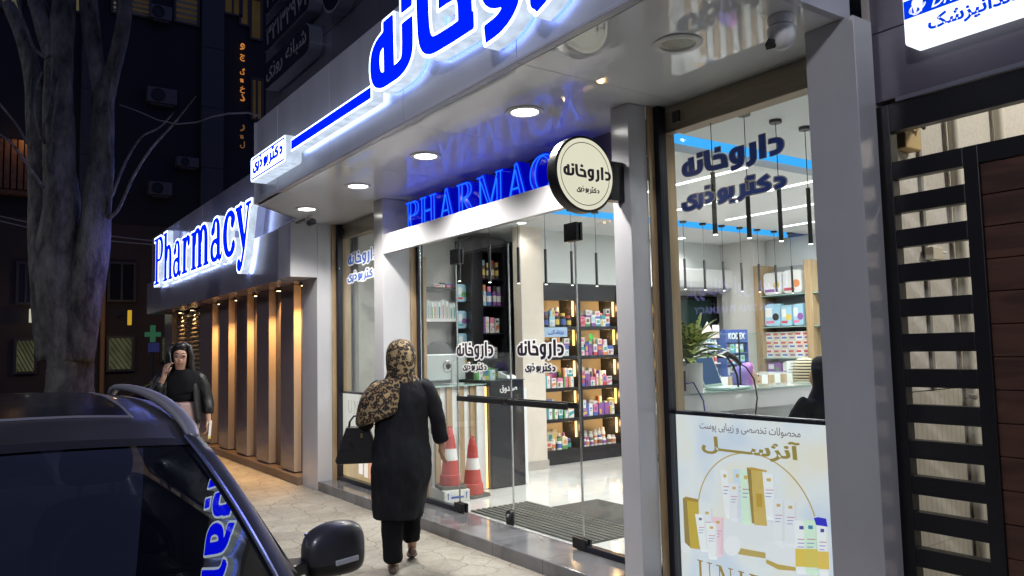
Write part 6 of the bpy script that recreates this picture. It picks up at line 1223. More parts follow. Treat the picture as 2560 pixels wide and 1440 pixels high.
def roof_pt(u, t):
    xs = [-3.02, -3.25, -3.6, -4.1, -4.6, -5.0, -5.25]; zs = [1.272, 1.322, 1.355, 1.378, 1.378, 1.345, 1.29]; ws = [.615, .635, .645, .65, .645, .63, .60]
    k = min(int(t * 6), 5); q = t * 6 - k; L_ = lambda a: a[k] * (1 - q) + a[k + 1] * q
    return (L_(xs) - .055 * u * u * (1 - t), YC + u * L_(ws), L_(zs) - .045 * abs(u) ** 2.6)
mb = MB(); mb.loft([[roof_pt(u, t) for u in U] for t in np.linspace(0, 1, 25)], cap=False, closed=False); mb.build('roof', PAINT, car, smooth=True, sharp=0)
strip_on(lambda u, t: roof_pt(u, t), np.linspace(-.70, .70, 15), np.linspace(.20, .80, 14), 'sunroof', M('sunroof_glass', (.014, .014, .018), .22, rvar=.05, coat=0.2), .004)
mb = MB(); rim_ = [roof_pt(u, .20) for u in np.linspace(-.70, .70, 12)] + [roof_pt(.70, t) for t in np.linspace(.2, .8, 12)] + [roof_pt(u, .80) for u in np.linspace(.70, -.70, 12)] + [roof_pt(-.70, t) for t in np.linspace(.8, .2, 12)]
mb.tube([Vector(p) + Vector((0, 0, .004)) for p in rim_], .006, 5); mb.build('sunroof_seal', RAILM, car, smooth=True)
for s in (-1, 1):
    mb = MB(); rows = []
    for t in np.linspace(0, 1, 12):
        top = Vector(roof_pt(s, t)); low = Vector((-2.60 + t * -2.62, YC + s * .845, .81 + .03 * t)); rows.append([top, top.lerp(low, .5) + Vector((0, s * .03, 0)), low])
    mb.loft(rows, cap=False, closed=False).build('side_glass', CARGLASS, car, smooth=True, sharp=0)
    for t in (.40, .78):
        top = Vector(roof_pt(s, t)); low = Vector((-2.60 + t * -2.62, YC + s * .845, .81)); MB().loft([[p + Vector((d, s * .006, 0)) for p in (top, top.lerp(low, .5) + Vector((0, s * .035, 0)), low)] for d in (-.04, .04)], cap=False, closed=False).build('door_pillar', TRIM, car)
    pts = [(-3.04, .612, 1.243), (-3.14, .617, 1.278), (-3.40, .622, 1.325), (-3.8, .624, 1.364), (-4.3, .62, 1.386), (-4.8, .615, 1.384), (-5.02, .612, 1.37), (-5.08, .61, 1.32)]
    mb = MB(); rings = []
    for i, p in enumerate(pts):
        hgt = (.018, .026, .027, .024, .021, .019, .019, .018)[i]; p = Vector((p[0], YC + s * p[1], p[2])); wd = .028
        rings.append([p + Vector((0, -s * wd, -hgt)), p + Vector((0, s * wd, -hgt)), p + Vector((0, s * wd * 1.05, hgt * .5)), p + Vector((0, s * wd * .3, hgt)), p + Vector((0, -s * wd, hgt * .9))])
    mb.loft(rings).build('roof_rail', RAILM, car, smooth=True, subsurf=1, sharp=0)
    # mirrors: painted shell over a dark lower half, with a clear indicator strip
    mr = MB(); n = 20; rings = []
    for q, (hx, hz, cxm, czm) in zip((0, .12, .4, .75, .93, 1.0), ((.045, .06, -2.86, .785), (.064, .088, -2.865, .797), (.070, .104, -2.865, .806), (.066, .102, -2.87, .804), (.056, .086, -2.88, .796), (.026, .052, -2.89, .788))):
        y = YC + s * (.955 + q * .25); rings.append([(cxm + hx * math.copysign(abs(math.cos(a)) ** .75, math.cos(a)), y, czm + hz * math.copysign(abs(math.sin(a)) ** .7, math.sin(a))) for a in np.linspace(0, 2 * math.pi, n + 1)[:-1]])
    mr.loft(rings); mr.m = [1 if sum(mr.v[i][2] for i in f) / len(f) < .765 else 0 for f in mr.f]
    m_ = mr.build('wing_mirror', [PAINT, TRIM], car, smooth=True, subsurf=1, sharp=0)
    MB().obox((-2.801, YC + s * 1.105, .768), (.006, s * .001, 0), (-.008, s * .048, .002), (0, 0, .010)).build('indicator', LAMPG, m_, bevel=.004)
    MB().obox((-2.915, YC + s * 1.08, .80), (.004, 0, 0), (0, .10, 0), (0, 0, .065)).build('mirror_glass', M('mirror_silver', (.8, .8, .8), .03, 1.0), m_, bevel=.01)
    MB().loft([[(-2.76, YC + s * .86, .74), (-2.90, YC + s * .86, .74), (-2.90, YC + s * .86, .79), (-2.76, YC + s * .86, .79)], [(-2.82, YC + s * .965, .745), (-2.90, YC + s * .965, .745), (-2.90, YC + s * .965, .785), (-2.82, YC + s * .965, .785)]]).build('mirror_arm', TRIM, m_, bevel=.006)
    # wheels, head lamps
    for xw in (-1.98, -4.68):
        wl_ = MB().lathe([(.19, -.10), (.30, -.10), (.335, -.075), (.335, .075), (.30, .10), (.19, .10)], (xw, YC + s * .80, ZR + .335), 'y', 32).build('wheel', TYRE, car, smooth=True)
        mb = MB(); mb.lathe([(.0, .0), (.19, .0), (.20, .02), (.20, .03)], (xw, YC + s * (.80 + .075), ZR + .335), 'y', 32, cap=False)
        for k in range(5): a = k * 2 * math.pi / 5; mb.obox((xw + .1 * math.cos(a), YC + s * .895, ZR + .335 + .1 * math.sin(a)), (.10 * math.cos(a), 0, .10 * math.sin(a)), (0, .012, 0), (-.022 * math.sin(a), 0, .022 * math.cos(a)))
        mb.build('rim', RIM, wl_, smooth=True)
    MB().loft([[(-1.30, YC + s * .52, .52), (-1.30, YC + s * .52, .62), (-1.34, YC + s * .56, .64)], [(-1.33, YC + s * .74, .54), (-1.36, YC + s * .75, .64), (-1.42, YC + s * .74, .665)], [(-1.60, YC + s * .885, .61), (-1.66, YC + s * .885, .67), (-1.68, YC + s * .86, .69)]]).build('headlight', LAMPG, car, smooth=True)
    seat = MB(); yc = YC + s * .36
    seat.loft([[(x, yc + w_ * c_, z) for x, c_, z in ((x0 - .05, -1, z0), (x0 + .03, -.9, z0), (x0 + .05, 0, z0), (x0 + .03, .9, z0), (x0 - .05, 1, z0), (x0 - .09, 0, z0))] for x0, z0, w_ in ((-3.46, .46, .25), (-3.50, .70, .26), (-3.56, .90, .24), (-3.60, 1.0, .18))]); so = seat.build('seat', SEATM, car, smooth=True, subsurf=2, sharp=0)
    MB().loft([[(-3.60 + dx * .7, yc + u * k, 1.12 + v * k) for u, v in rrect(.27, .17, .06, 4)] for dx, k in ((-.07, .8), (-.05, 1), (.05, 1), (.075, .82))]).build('headrest', SEATM, so, smooth=True, subsurf=1, sharp=0)
    MB().tube([(-3.60, yc - .06, .98), (-3.60, yc - .06, 1.06)], .008, 6).tube([(-3.60, yc + .06, .98), (-3.60, yc + .06, 1.06)], .008, 6).build('headrest_post', CHROME, so)
mb = MB(); mb.loft([[(x, YC + y, z + .01 * math.cos(y * 4)) for y in np.linspace(-.80, .80, 15)] for x, z in ((-2.44, .775), (-2.62, .80), (-2.80, .79), (-2.92, .72), (-2.94, .5))], cap=False, closed=False); mb.build('dashboard', DASHM, car, smooth=True, sharp=0)
hood_ = [(.19 * math.cos(a), .085 * math.sin(a)) for a in np.linspace(0, math.pi, 12)]
MB().loft([[(-2.70, YC + .36 + u * .9, .78 + v * .7) for u, v in hood_], [(-2.80, YC + .36 + u, .80 + v) for u, v in hood_], [(-2.93, YC + .36 + u, .80 + v * 1.02) for u, v in hood_]]).build('instrument_hood', DASHM, car, smooth=True, sharp=0)
sw_ = MB(); ax_ = Vector((-.88, 0, -.0)).normalized(); c_ = Vector((-3.06, YC + .36, .83)); e1 = Vector((0, 1, 0)); e2 = Vector((-.38, 0, .92)).normalized()
sw_.tube([c_ + (e1 * math.cos(a) + e2 * math.sin(a)) * .185 for a in np.linspace(0, 2 * math.pi, 33)], .016, 8, cap=False)
for a in (0.2, 2.94, 4.71): sw_.tube([c_ + (e1 * math.cos(a) + e2 * math.sin(a)) * .05, c_ + (e1 * math.cos(a) + e2 * math.sin(a)) * .18], .013, 6)
sw_.obox(c_, e1 * .06, e2 * .05, e1.cross(e2) * .02); sw_.build('steering_wheel', DASHM, car, smooth=True)
MB().loft([[(x, YC + u, 1.19 + v) for u, v in rrect(.22, .065, .03, 4)] for x in (-3.12, -3.10)]).build('rear_view_mirror', TRIM, car, smooth=True)
MB().tube([(-2.50, YC - .62, .83), (-2.62, YC - .2, .885), (-2.60, YC + .1, .87)], .008, 6).tube([(-2.47, YC - .05, .83), (-2.62, YC + .35, .89), (-2.66, YC + .60, .87)], .008, 6).build('wiper', TRIM, car)
MB().box(-1.17, -1.15, YC - .45, YC + .45, .16, .40).build('grille', TRIM, car, bevel=.02); MB().box(-1.149, -1.14, YC - .26, YC + .26, .12, .23).build('number_plate', WHITEPL, car, bevel=.004)
# two more cars: same build, darker, further off
def other(label, loc, rz, zs=1.0):
    c = copy_tree(car); c.location = loc; c.rotation_euler = (0, 0, rz); c.scale = (1, 1, zs); tag(c, label)
    def rec(o):
        for i, sl in enumerate(o.material_slots):
            if sl.material is PAINT: sl.link = 'OBJECT'; sl.material = PAINTB
        for ch in o.children: rec(ch)
    rec(c); return c
other('black car parked along the kerb beyond the plane tree, only its roof showing', (-14.8, -0.45, ZR), 0, .90)
other('black car on the side street behind the woman on the phone', (-20.6, 4.1, -0.45), -math.pi / 2, .96)
# ================================================================== people
SKIN = M('skin', (0.52, 0.30, 0.20), 0.55, var=0.06, vs=12); HAIR = M('dark_hair', (0.012, 0.009, 0.008), 0.4, var=0.3, vs=60, stretch=(1, 1, .15))
CLOTH_B = M('black_cloth', (0.007, 0.007, 0.009), 0.9, var=0.2, vs=5, bump=0.15, bs=220, spec=0.2); CLOTH_C = M('charcoal_manteau', (0.011, 0.012, 0.016), 0.85, var=0.35, vs=4, bump=0.25, bs=160, spec=0.25)
LEATHER = M('black_leather', (0.011, 0.010, 0.010), 0.45, var=0.2, bump=0.3, bs=40); PINK = M('pink_beige_twill', (0.40, 0.27, 0.25), 0.8, var=0.08, bump=0.15, bs=150); SHOE = M('brown_shoe', (0.10, 0.06, 0.045), 0.5, var=0.2)
def leopard():
    m, N, L, P = new_mat('leopard_print'); tc = N.new('ShaderNodeTexCoord'); nz = N.new('ShaderNodeTexNoise'); nz.inputs['Scale'].default_value = 22; L.new(tc.outputs['Object'], nz.inputs['Vector'])
    mx = N.new('ShaderNodeMixRGB'); mx.inputs[0].default_value = .05; L.new(tc.outputs['Object'], mx.inputs[1]); L.new(nz.outputs['Color'], mx.inputs[2])
    v = N.new('ShaderNodeTexVoronoi'); v.inputs['Scale'].default_value = 36; v.inputs['Randomness'].default_value = 1.0; L.new(mx.outputs[0], v.inputs['Vector'])
    r = N.new('ShaderNodeValToRGB'); e = r.color_ramp.elements; e[0].position = 0.0; e[0].color = (.30, .17, .06, 1); e[1].position = 0.24; e[1].color = (.26, .15, .06, 1)
    a = e.new(.27); a.color = (.012, .009, .008, 1); a = e.new(.58); a.color = (.012, .009, .008, 1); a = e.new(.62); a.color = (.28, .20, .10, 1); a = e.new(.99); a.color = (.36, .26, .14, 1)
    L.new(v.outputs['Distance'], r.inputs['Fac']); b = N.new('ShaderNodeTexNoise'); b.inputs['Scale'].default_value = 11; L.new(tc.outputs['Object'], b.inputs['Vector'])
    g = N.new('ShaderNodeMath'); g.operation = 'GREATER_THAN'; g.inputs[1].default_value = .70; L.new(b.outputs['Fac'], g.inputs[0]); x = N.new('ShaderNodeMixRGB'); x.inputs[2].default_value = (.48, .35, .18, 1); L.new(g.outputs[0], x.inputs[0]); L.new(r.outputs['Color'], x.inputs[1])
    L.new(x.outputs[0], P.inputs['Base Color']); P.inputs['Roughness'].default_value = .75; return m
LEO = leopard()
def skin_body(J, bones, mat, parent, name='body'):
    """one continuous surface grown over joints: J[name] = (x, y, z, radius[, radius2])"""
    names = list(J); me = bpy.data.meshes.new(name); me.from_pydata([J[k][:3] for k in names], [(names.index(a), names.index(b)) for a, b in bones], []); me.materials.append(mat)
    o = link(name, me, parent, True); md = o.modifiers.new('skin', 'SKIN'); md.use_smooth_shade = True; md.branch_smoothing = .3
    sv = me.skin_vertices[0].data
    for i, k in enumerate(names): r = J[k][3:]; sv[i].radius = (r[0], r[-1]); sv[i].use_root = (i == 0)
    s = o.modifiers.new('sub', 'SUBSURF'); s.levels = 2; s.render_levels = 2
    return o
def chain(J, bones, start, pts, pre):
    prev = start
    for i, p in enumerate(pts): k = '%s%d' % (pre, i); J[k] = p; bones.append((prev, k)); prev = k
    return prev
def hand(J, bones, wrist, d, side, pre, curl=.5, ln=.17, up=(0, 0, 1)):
    """palm and five bent fingers; d = pointing direction, side = towards the thumb"""
    w_ = Vector(J[wrist][:3]); d = Vector(d).normalized(); s = Vector(side).normalized(); n_ = d.cross(s)
    pk = pre + 'palm'; pc_ = w_ + d * ln * .36; J[pk] = (*pc_, .024, .030); bones.append((wrist, pk))
    for i, (off, l) in enumerate(((.030, .42), (.010, .47), (-.010, .44), (-.028, .35))):
        b0 = w_ + d * ln * .52 + s * off; c1 = b0 + d * ln * l * .45 + n_ * curl * .012; c2 = c1 + (d * (1 - curl * .6) + n_ * curl).normalized() * ln * l * .32; c3 = c2 + (d * (1 - curl * 1.2) + n_ * curl * 1.4).normalized() * ln * l * .25
        chain(J, bones, pk, [(*b0, .0095), (*c1, .0085), (*c2, .0078), (*c3, .0062)], '%sf%d_' % (pre, i))
    b0 = w_ + d * ln * .22 + s * .034; c1 = b0 + (d * .75 + s * .6).normalized() * .032; c2 = c1 + (d + s * .1 + n_ * curl * .5).normalized() * .028; chain(J, bones, pk, [(*b0, .011), (*c1, .0095), (*c2, .0075)], pre + 't')
def wrinkle(o, size, strength, seed=0):
    tx = bpy.data.textures.new('folds', 'CLOUDS'); tx.noise_scale = size; tx.noise_depth = 2; md = o.modifiers.new('folds', 'DISPLACE'); md.texture = tx; md.strength = strength; md.mid_level = .5; md.texture_coords = 'LOCAL'; return o
def ell(cx, cy, z, rx, ry, n=32, fold=0.0, k=7, ph=0.0, tilt=(0, 0)):
    out = []
    for j in range(n):
        a = 2 * math.pi * j / n; f = 1 + fold * math.sin(k * a + ph) + fold * .6 * math.sin((k * 2 - 3) * a - ph * 1.7); x, y = rx * math.cos(a) * f, ry * math.sin(a) * f
        out.append((cx + x, cy + y, z + x * tilt[0] + y * tilt[1]))
    return out
def face_bits(parent, c, fwd=(0, 1, 0), s=1.0, mat_lip=M('lips', (.42, .16, .14), .5)):
    """eyes, brows and lips set on a head centred at c and looking along +y"""
    c = Vector(c)
    for sd in (-1, 1):
        MB().lathe([(0, -.008), (.011, -.004), (.013, 0), (.010, .005), (0, .007)], c + Vector((sd * .031, .083, .006)), 'y', 12).build('eye', M('eye', (.10, .08, .07), .2), parent, smooth=True, local=True)
        MB().tube([c + Vector((sd * .014, .096, .030)), c + Vector((sd * .030, .096, .036)), c + Vector((sd * .050, .085, .028))], [.004, .005, .002], 6).build('eyebrow', HAIR, parent, smooth=True, local=True)
    MB().tube([c + Vector((-.022, .086, -.058)), c + Vector((-.008, .095, -.054)), c + Vector((.008, .095, -.054)), c + Vector((.022, .086, -.058))], [.003, .0075, .0075, .003], 8).build('mouth', mat_lip, parent, smooth=True, local=True)

# ---- the woman walking away
RZ1 = R_(63.2)
w1 = thing('person', 'woman seen from behind in a long black coat and leopard headscarf, walking with a handbag', 'person', (-5.0, 2.53, 0.0), RZ1)
J = {'pelvis': (0, 0, .86, .13, .11), 'waist': (0, 0, 1.02, .12, .10), 'chest': (0, 0, 1.20, .14, .105), 'neck0': (0, .01, 1.33, .055), 'neck1': (0, .02, 1.40, .05), 'skull': (0, .03, 1.50, .082, .092), 'crown': (0, .02, 1.57, .065)}
B = [('pelvis', 'waist'), ('waist', 'chest'), ('chest', 'neck0'), ('neck0', 'neck1'), ('neck1', 'skull'), ('skull', 'crown')]
for nm, pts, st in (('ra', [(.17, 0, 1.28, .05), (.255, -.01, 1.04, .042), (.285, .05, .875, .026)], 'chest'), ('la', [(-.17, 0, 1.28, .05), (-.255, -.02, 1.05, .042), (-.235, .17, 1.03, .028)], 'chest'), ('ll', [(-.085, .0, .80, .085), (-.075, .03, .46, .06), (-.07, -.02, .09, .036), (-.07, .10, .035, .03)], 'pelvis'), ('rl', [(.085, .0, .80, .085), (.075, .16, .47, .058), (.065, .22, .14, .036), (.065, .34, .06, .03)], 'pelvis')): chain(J, B, st, pts, nm)
hand(J, B, 'ra2', (.05, .10, -1), (-.35, .9, .05), 'rh', .55, .165); hand(J, B, 'la2', (-.05, .95, -.1), (0, .1, 1), 'lh', .8, .16)
skin_body(J, B, SKIN, w1)
rings = []
prof = [(1.395, 0, .015, .062, .06), (1.365, 0, .01, .085, .07), (1.335, 0, 0, .135, .088), (1.30, 0, -.002, .178, .100), (1.25, 0, -.004, .203, .112), (1.18, 0, -.004, .208, .122), (1.08, .0, -.002, .188, .118), (.98, .0, 0, .186, .12), (.88, .0, -.004, .202, .142), (.76, -.002, -.008, .210, .158), (.64, -.008, -.004, .204, .155), (.52, -.018, .01, .188, .148), (.43, -.026, .02, .174, .142), (.372, -.03, .022, .165, .138)]
for i, (z, cx_, cy_, rx_, ry_) in enumerate(prof): rings.append(ell(cx_, cy_, z, rx_, ry_, 56, 0.0 if i < 3 else .009 + .0042 * max(0, i - 3), 6, z * 3.2 + math.sin(z * 9)))
rings.append([(p[0] * .93 - .002, p[1] * .93, p[2] + .012) for p in rings[-1]])
wrinkle(MB().loft(rings).build('coat', CLOTH_C, w1, smooth=True, subsurf=2, local=True, sharp=0), .085, .028)
def sleeve(pts, rs, m, par, ph=0.0, n=18, nm='sleeve'):
    P_ = [Vector(p) for p in pts]; mb = MB(); mb.tube(P_, rs, n)
    for i in range(len(mb.v)):
        k = i // n; c = P_[min(k, len(P_) - 1)]; d = Vector(mb.v[i]) - c; a = (i % n) * 6.283 / n; mb.v[i] = tuple(c + d * (1 + .075 * math.sin(3 * a + k * 1.9 + ph) + .045 * math.sin(5 * a - k + ph)))
    return wrinkle(mb.build(nm, m, par, smooth=True, subsurf=2, local=True, sharp=0), .06, .018)
sleeve([(.12, 0, 1.315), (.185, 0, 1.275), (.222, -.005, 1.18), (.248, -.01, 1.07), (.262, .01, 1.0), (.275, .032, .93), (.284, .05, .885)], [.055, .068, .062, .056, .055, .057, .058], CLOTH_C, w1)
sleeve([(-.12, 0, 1.315), (-.185, 0, 1.275), (-.222, -.005, 1.18), (-.25, -.015, 1.09), (-.258, .03, 1.04), (-.25, .09, 1.03), (-.24, .14, 1.03)], [.055, .068, .062, .058, .058, .056, .052], CLOTH_C, w1, 2.0)
def leg(pts, rs, m, par, ph=0.0): return sleeve(pts, rs, m, par, ph, 20, 'trouser_leg')
leg([(-.075, 0, .70), (-.078, .02, .48), (-.072, .01, .30), (-.068, -.012, .14), (-.068, -.015, .065)], [.095, .085, .076, .07, .074], CLOTH_B, w1); leg([(.07, .06, .70), (.068, .15, .48), (.062, .19, .30), (.06, .215, .20), (.06, .22, .155)], [.09, .08, .07, .063, .066], CLOTH_B, w1, 1.3)
def shoe(c, pitch, par, m=SHOE):
    rings = []
    for q, w_, h_ in ((0, .026, .045), (.03, .034, .06), (.09, .034, .055), (.15, .042, .04), (.20, .042, .034), (.245, .022, .024)):
        y, z0 = q * math.cos(pitch), -q * math.sin(pitch); rings.append([(c[0] + w_ * math.cos(a), c[1] - .05 + y, c[2] + z0 + (h_ * (0.5 + .5 * math.sin(a)) if True else 0)) for a in np.linspace(0, 6.283, 15)[:-1]])
    MB().loft(rings).build('shoe', m, par, smooth=True, subsurf=1, local=True, sharp=0)
shoe((-.07, -.01, .002), 0.0, w1); shoe((.065, .21, .075), .34, w1)
# headscarf: hood, neck folds and the end thrown over the left shoulder
rings = []
for z, cx_, cy_, rx_, ry_ in ((1.632, 0, .02, .012, .012), (1.626, 0, .02, .048, .056), (1.60, 0, .018, .082, .092), (1.56, 0, .015, .102, .112), (1.51, 0, .012, .109, .118), (1.46, 0, .012, .108, .116), (1.415, 0, .012, .101, .108), (1.38, 0, .012, .102, .10), (1.355, .002, .008, .118, .10), (1.335, .004, .004, .128, .102), (1.32, .004, .004, .120, .096)): rings.append(ell(cx_, cy_, z, rx_, ry_, 36, .012 if z < 1.60 else 0, 5, z * 26, (0.0, .12 if z < 1.5 else 0)))
hs = MB().loft(rings).build('headscarf', LEO, w1, smooth=True, subsurf=1, local=True, sharp=0)
def sheet(rows, th, nm, m, par):
    top = [[Vector(p) for p in r] for r in rows]; mb = MB(); k = len(top[0]); rr = []
    for r in top: rr.append(r + [p + Vector((0, th, -th * .3)) for p in reversed(r)])
    return mb.loft(rr).build(nm, m, par, smooth=True, subsurf=2, local=True, sharp=0)
sheet([[(-.02, -.105, 1.37), (-.06, -.115, 1.365), (-.11, -.09, 1.36), (-.14, -.04, 1.35), (-.13, .05, 1.345)], [(.0, -.128, 1.31), (-.07, -.14, 1.30), (-.15, -.12, 1.315), (-.205, -.05, 1.325), (-.20, .05, 1.325)], [(-.01, -.145, 1.24), (-.08, -.152, 1.225), (-.17, -.135, 1.25), (-.258, -.07, 1.27), (-.262, .04, 1.275)], [(-.02, -.15, 1.17), (-.09, -.16, 1.15), (-.19, -.145, 1.165), (-.285, -.085, 1.19), (-.30, .03, 1.20)], [(-.03, -.15, 1.125), (-.10, -.158, 1.095), (-.20, -.15, 1.09), (-.295, -.10, 1.085), (-.325, .02, 1.08)], [(-.03, -.147, 1.118), (-.10, -.154, 1.086), (-.20, -.146, 1.07), (-.298, -.11, 1.0), (-.33, .02, .985)]], .012, 'scarf_end', LEO, w1)
# handbag hanging from her left forearm
from mathutils import Matrix as _Mx
def W1(p): return _Mx.Rotation(RZ1, 4, 'Z') @ Vector(p) + Vector((-5.0, 2.53, 0))
hb = thing('handbag', 'structured black leather handbag hanging from the left forearm of the woman in black', 'handbag', tuple(W1((-.31, .10, .755))), RZ1); hb.scale = (.95, 1, .86)
bagp = [(-.085, .30), (-.165, .03), (-.155, 0), (.155, 0), (.165, .03), (.085, .30)]
MB().loft([[(u * .96, .06 * 1, v * .98 + .003) for u, v in bagp], [(u, .035, v) for u, v in bagp], [(u, -.035, v) for u, v in bagp], [(u * .96, -.06, v * .98 + .003) for u, v in bagp]]).build('bag_body', LEATHER, hb, smooth=False, bevel=.008, local=True)
for y in (-.035, .035): MB().tube([(-.065, y, .29), (-.06, y * .8, .34), (-.03, y * .5, .385), (.02, y * .4, .39), (.05, y * .7, .35), (.065, y, .29)], .007, 8).build('bag_handle', LEATHER, hb, smooth=True, local=True)
MB().obox((.03, -.064, .23), (.008, 0, 0), (0, .003, 0), (0, 0, .018)).build('bag_tag', M('brass', (.55, .42, .18), .3, .9), hb, local=True); MB().tube([(-.06, -.062, .18), (-.02, -.065, .12)], .004, 6).build('bag_tassel', LEATHER, hb, local=True)

# ---- the woman on the phone
RZ2 = R_(-101)
w2 = thing('person', 'young woman with dark hair and black leather jacket talking on a phone beside the slats', 'person', (-7.72, 1.62, 0.0), RZ2)
J = {'pelvis': (0, 0, .92, .125, .105), 'waist': (0, 0, 1.08, .11, .09), 'chest': (0, 0, 1.26, .13, .10), 'neck0': (0, .01, 1.38, .05), 'neck1': (0, .025, 1.435, .046), 'jaw': (0, .05, 1.475, .052, .056), 'skull': (0, .03, 1.55, .072, .086), 'crown': (0, .02, 1.60, .06)}
B = [('pelvis', 'waist'), ('waist', 'chest'), ('chest', 'neck0'), ('neck0', 'neck1'), ('neck1', 'jaw'), ('jaw', 'skull'), ('skull', 'crown')]
for nm, pts, st in (('ra', [(.165, 0, 1.34, .045), (.235, .06, 1.13, .04), (.135, .13, 1.355, .024)], 'chest'), ('la', [(-.165, 0, 1.34, .045), (-.235, -.01, 1.12, .04), (-.25, .06, .955, .024)], 'chest'), ('rl', [(.085, 0, .86, .082), (.08, .10, .48, .058), (.08, .06, .09, .036), (.08, .18, .035, .03)], 'pelvis'), ('ll', [(-.085, 0, .86, .082), (-.085, -.02, .48, .058), (-.085, -.16, .12, .036), (-.085, -.06, .05, .03)], 'pelvis')): chain(J, B, st, pts, nm)
chain(J, B, 'jaw', [(0, .108, 1.512, .011), ], 'nose')
hand(J, B, 'ra2', (-.20, -.12, .97), (-.6, .7, .1), 'rh', .75, .165); hand(J, B, 'la2', (0, .15, -1), (.3, .9, .1), 'lh', .6, .165)
b2 = skin_body(J, B, SKIN, w2); face_bits(w2, (0, .028, 1.532))
# hair: cap and long side locks
rings = []
for z, cy_, rx_, ry_ in ((1.665, .0, .012, .012), (1.66, .0, .05, .06), (1.63, -.02, .083, .084), (1.585, -.034, .096, .084), (1.53, -.034, .098, .082), (1.47, -.042, .10, .076), (1.41, -.045, .112, .075), (1.35, -.05, .122, .07), (1.28, -.055, .118, .06), (1.22, -.055, .08, .045)): rings.append(ell(0, cy_, z, rx_, ry_, 28, .045 if z < 1.56 else 0, 6, z * 13))
MB().loft(rings).build('hair', HAIR, w2, smooth=True, subsurf=1, local=True, sharp=0)
for s in (-1, 1): MB().tube([(s * .022, .02, 1.668), (s * .080, .028, 1.625), (s * .100, .028, 1.54), (s * .096, .03, 1.46), (s * .108, .03, 1.38), (s * .10, .05, 1.31)], [.012, .024, .026, .03, .032, .012], 10).build('hair_lock', HAIR, w2, smooth=True, local=True)
rings = [ell(0, .005, z, rx_, ry_, 32, .01, 6, z * 9) for z, rx_, ry_ in ((1.435, .062, .062), (1.40, .07, .066), (1.375, .12, .085), (1.33, .165, .10), (1.24, .165, .112), (1.16, .145, .105), (1.115, .14, .105))]
MB().loft(rings).build('black_top', CLOTH_B, w2, smooth=True, subsurf=1, local=True, sharp=0)
rings = []
for z, rx_, ry_ in ((1.415, .085, .08), (1.37, .145, .10), (1.32, .18, .115), (1.26, .185, .122), (1.20, .178, .122)): rings.append(ell(-.015, .0, z, rx_, ry_, 36, .025, 7, z * 11, (-.18, 0)))
MB().loft(rings, cap=False).build('shawl', CLOTH_B, w2, smooth=True, subsurf=1, local=True, sharp=0)
rings = [ell(0, .0, z, rx_, ry_, 32, .006, 5, z * 6) for z, rx_, ry_ in ((1.125, .138, .105), (1.10, .142, .108), (1.02, .168, .128), (.93, .182, .14), (.86, .175, .135), (.82, .15, .12))]
MB().loft(rings).build('trousers', PINK, w2, smooth=True, subsurf=1, local=True, sharp=0); leg([(.088, .01, .87), (.088, .06, .66), (.085, .095, .46), (.085, .075, .26), (.083, .06, .09)], [.098, .09, .078, .072, .074], PINK, w2); leg([(-.088, .0, .87), (-.09, -.01, .66), (-.09, -.03, .46), (-.088, -.10, .26), (-.088, -.155, .12)], [.098, .09, .078, .072, .074], PINK, w2, 1.0)
MB().lathe([(.0, 0), (.008, .001), (.008, .004), (0, .005)], (0, .108, 1.095), 'y', 10).build('trouser_button', CHROME, w2, local=True)
for s in (-1, 1):   # open jacket fronts
    rows = []
    for z, xo, xi, yo in ((1.35, .160, .11, .072), (1.25, .18, .11, .095), (1.12, .19, .115, .10), (1.0, .20, .13, .115), (.90, .205, .14, .12)): rows.append([(s * xi, yo + .012, z), (s * (xi + xo) / 2, yo + .008, z), (s * xo, yo * .45, z), (s * (xo + .005), -.06, z), (s * xo * .6, -.128, z), (s * .005, -.14, z)])
    sheet(rows, -.012, 'jacket_front', LEATHER, w2)
sleeve([(.13, 0, 1.365), (.175, .0, 1.33), (.205, .02, 1.25), (.24, .055, 1.14), (.215, .09, 1.17), (.18, .112, 1.245), (.155, .125, 1.305)], [.05, .062, .06, .056, .054, .052, .044], LEATHER, w2); sleeve([(-.13, 0, 1.365), (-.175, .0, 1.33), (-.21, -.005, 1.23), (-.24, -.008, 1.12), (-.247, .02, 1.05), (-.252, .045, .985)], [.05, .062, .06, .058, .056, .048], LEATHER, w2, 2.2)
shoe((.08, .08, .002), 0, w2, CLOTH_B); shoe((-.085, -.15, .03), .2, w2, CLOTH_B)
def W2(p): return _Mx.Rotation(RZ2, 4, 'Z') @ Vector(p) + Vector((-7.72, 1.62, 0))
t = thing('mobile_phone', 'dark mobile phone held to the ear of the young woman', 'phone', tuple(W2((.092, .085, 1.50))), RZ2); MB().obox((0, 0, 0), (.005, .003, 0), (-.012, .030, .02), (.008, -.030, .062)).build('handset', BLACKPL, t, bevel=.003, local=True)
t = thing('paper_slip', 'white and yellow paper slip in the lowered hand of the young woman', 'paper', tuple(W2((-.262, .085, .86))), RZ2); MB().obox((0, 0, 0), (.012, .030, 0), (.001, -.0006, 0), (.006, .01, -.075)).build('paper', CARD, t, local=True); MB().obox((.0066, .011, -.078), (.0125, .031, 0), (.0014, -.001, 0), (0, 0, -.012)).build('printed_edge', CM['yellow'], t, local=True)

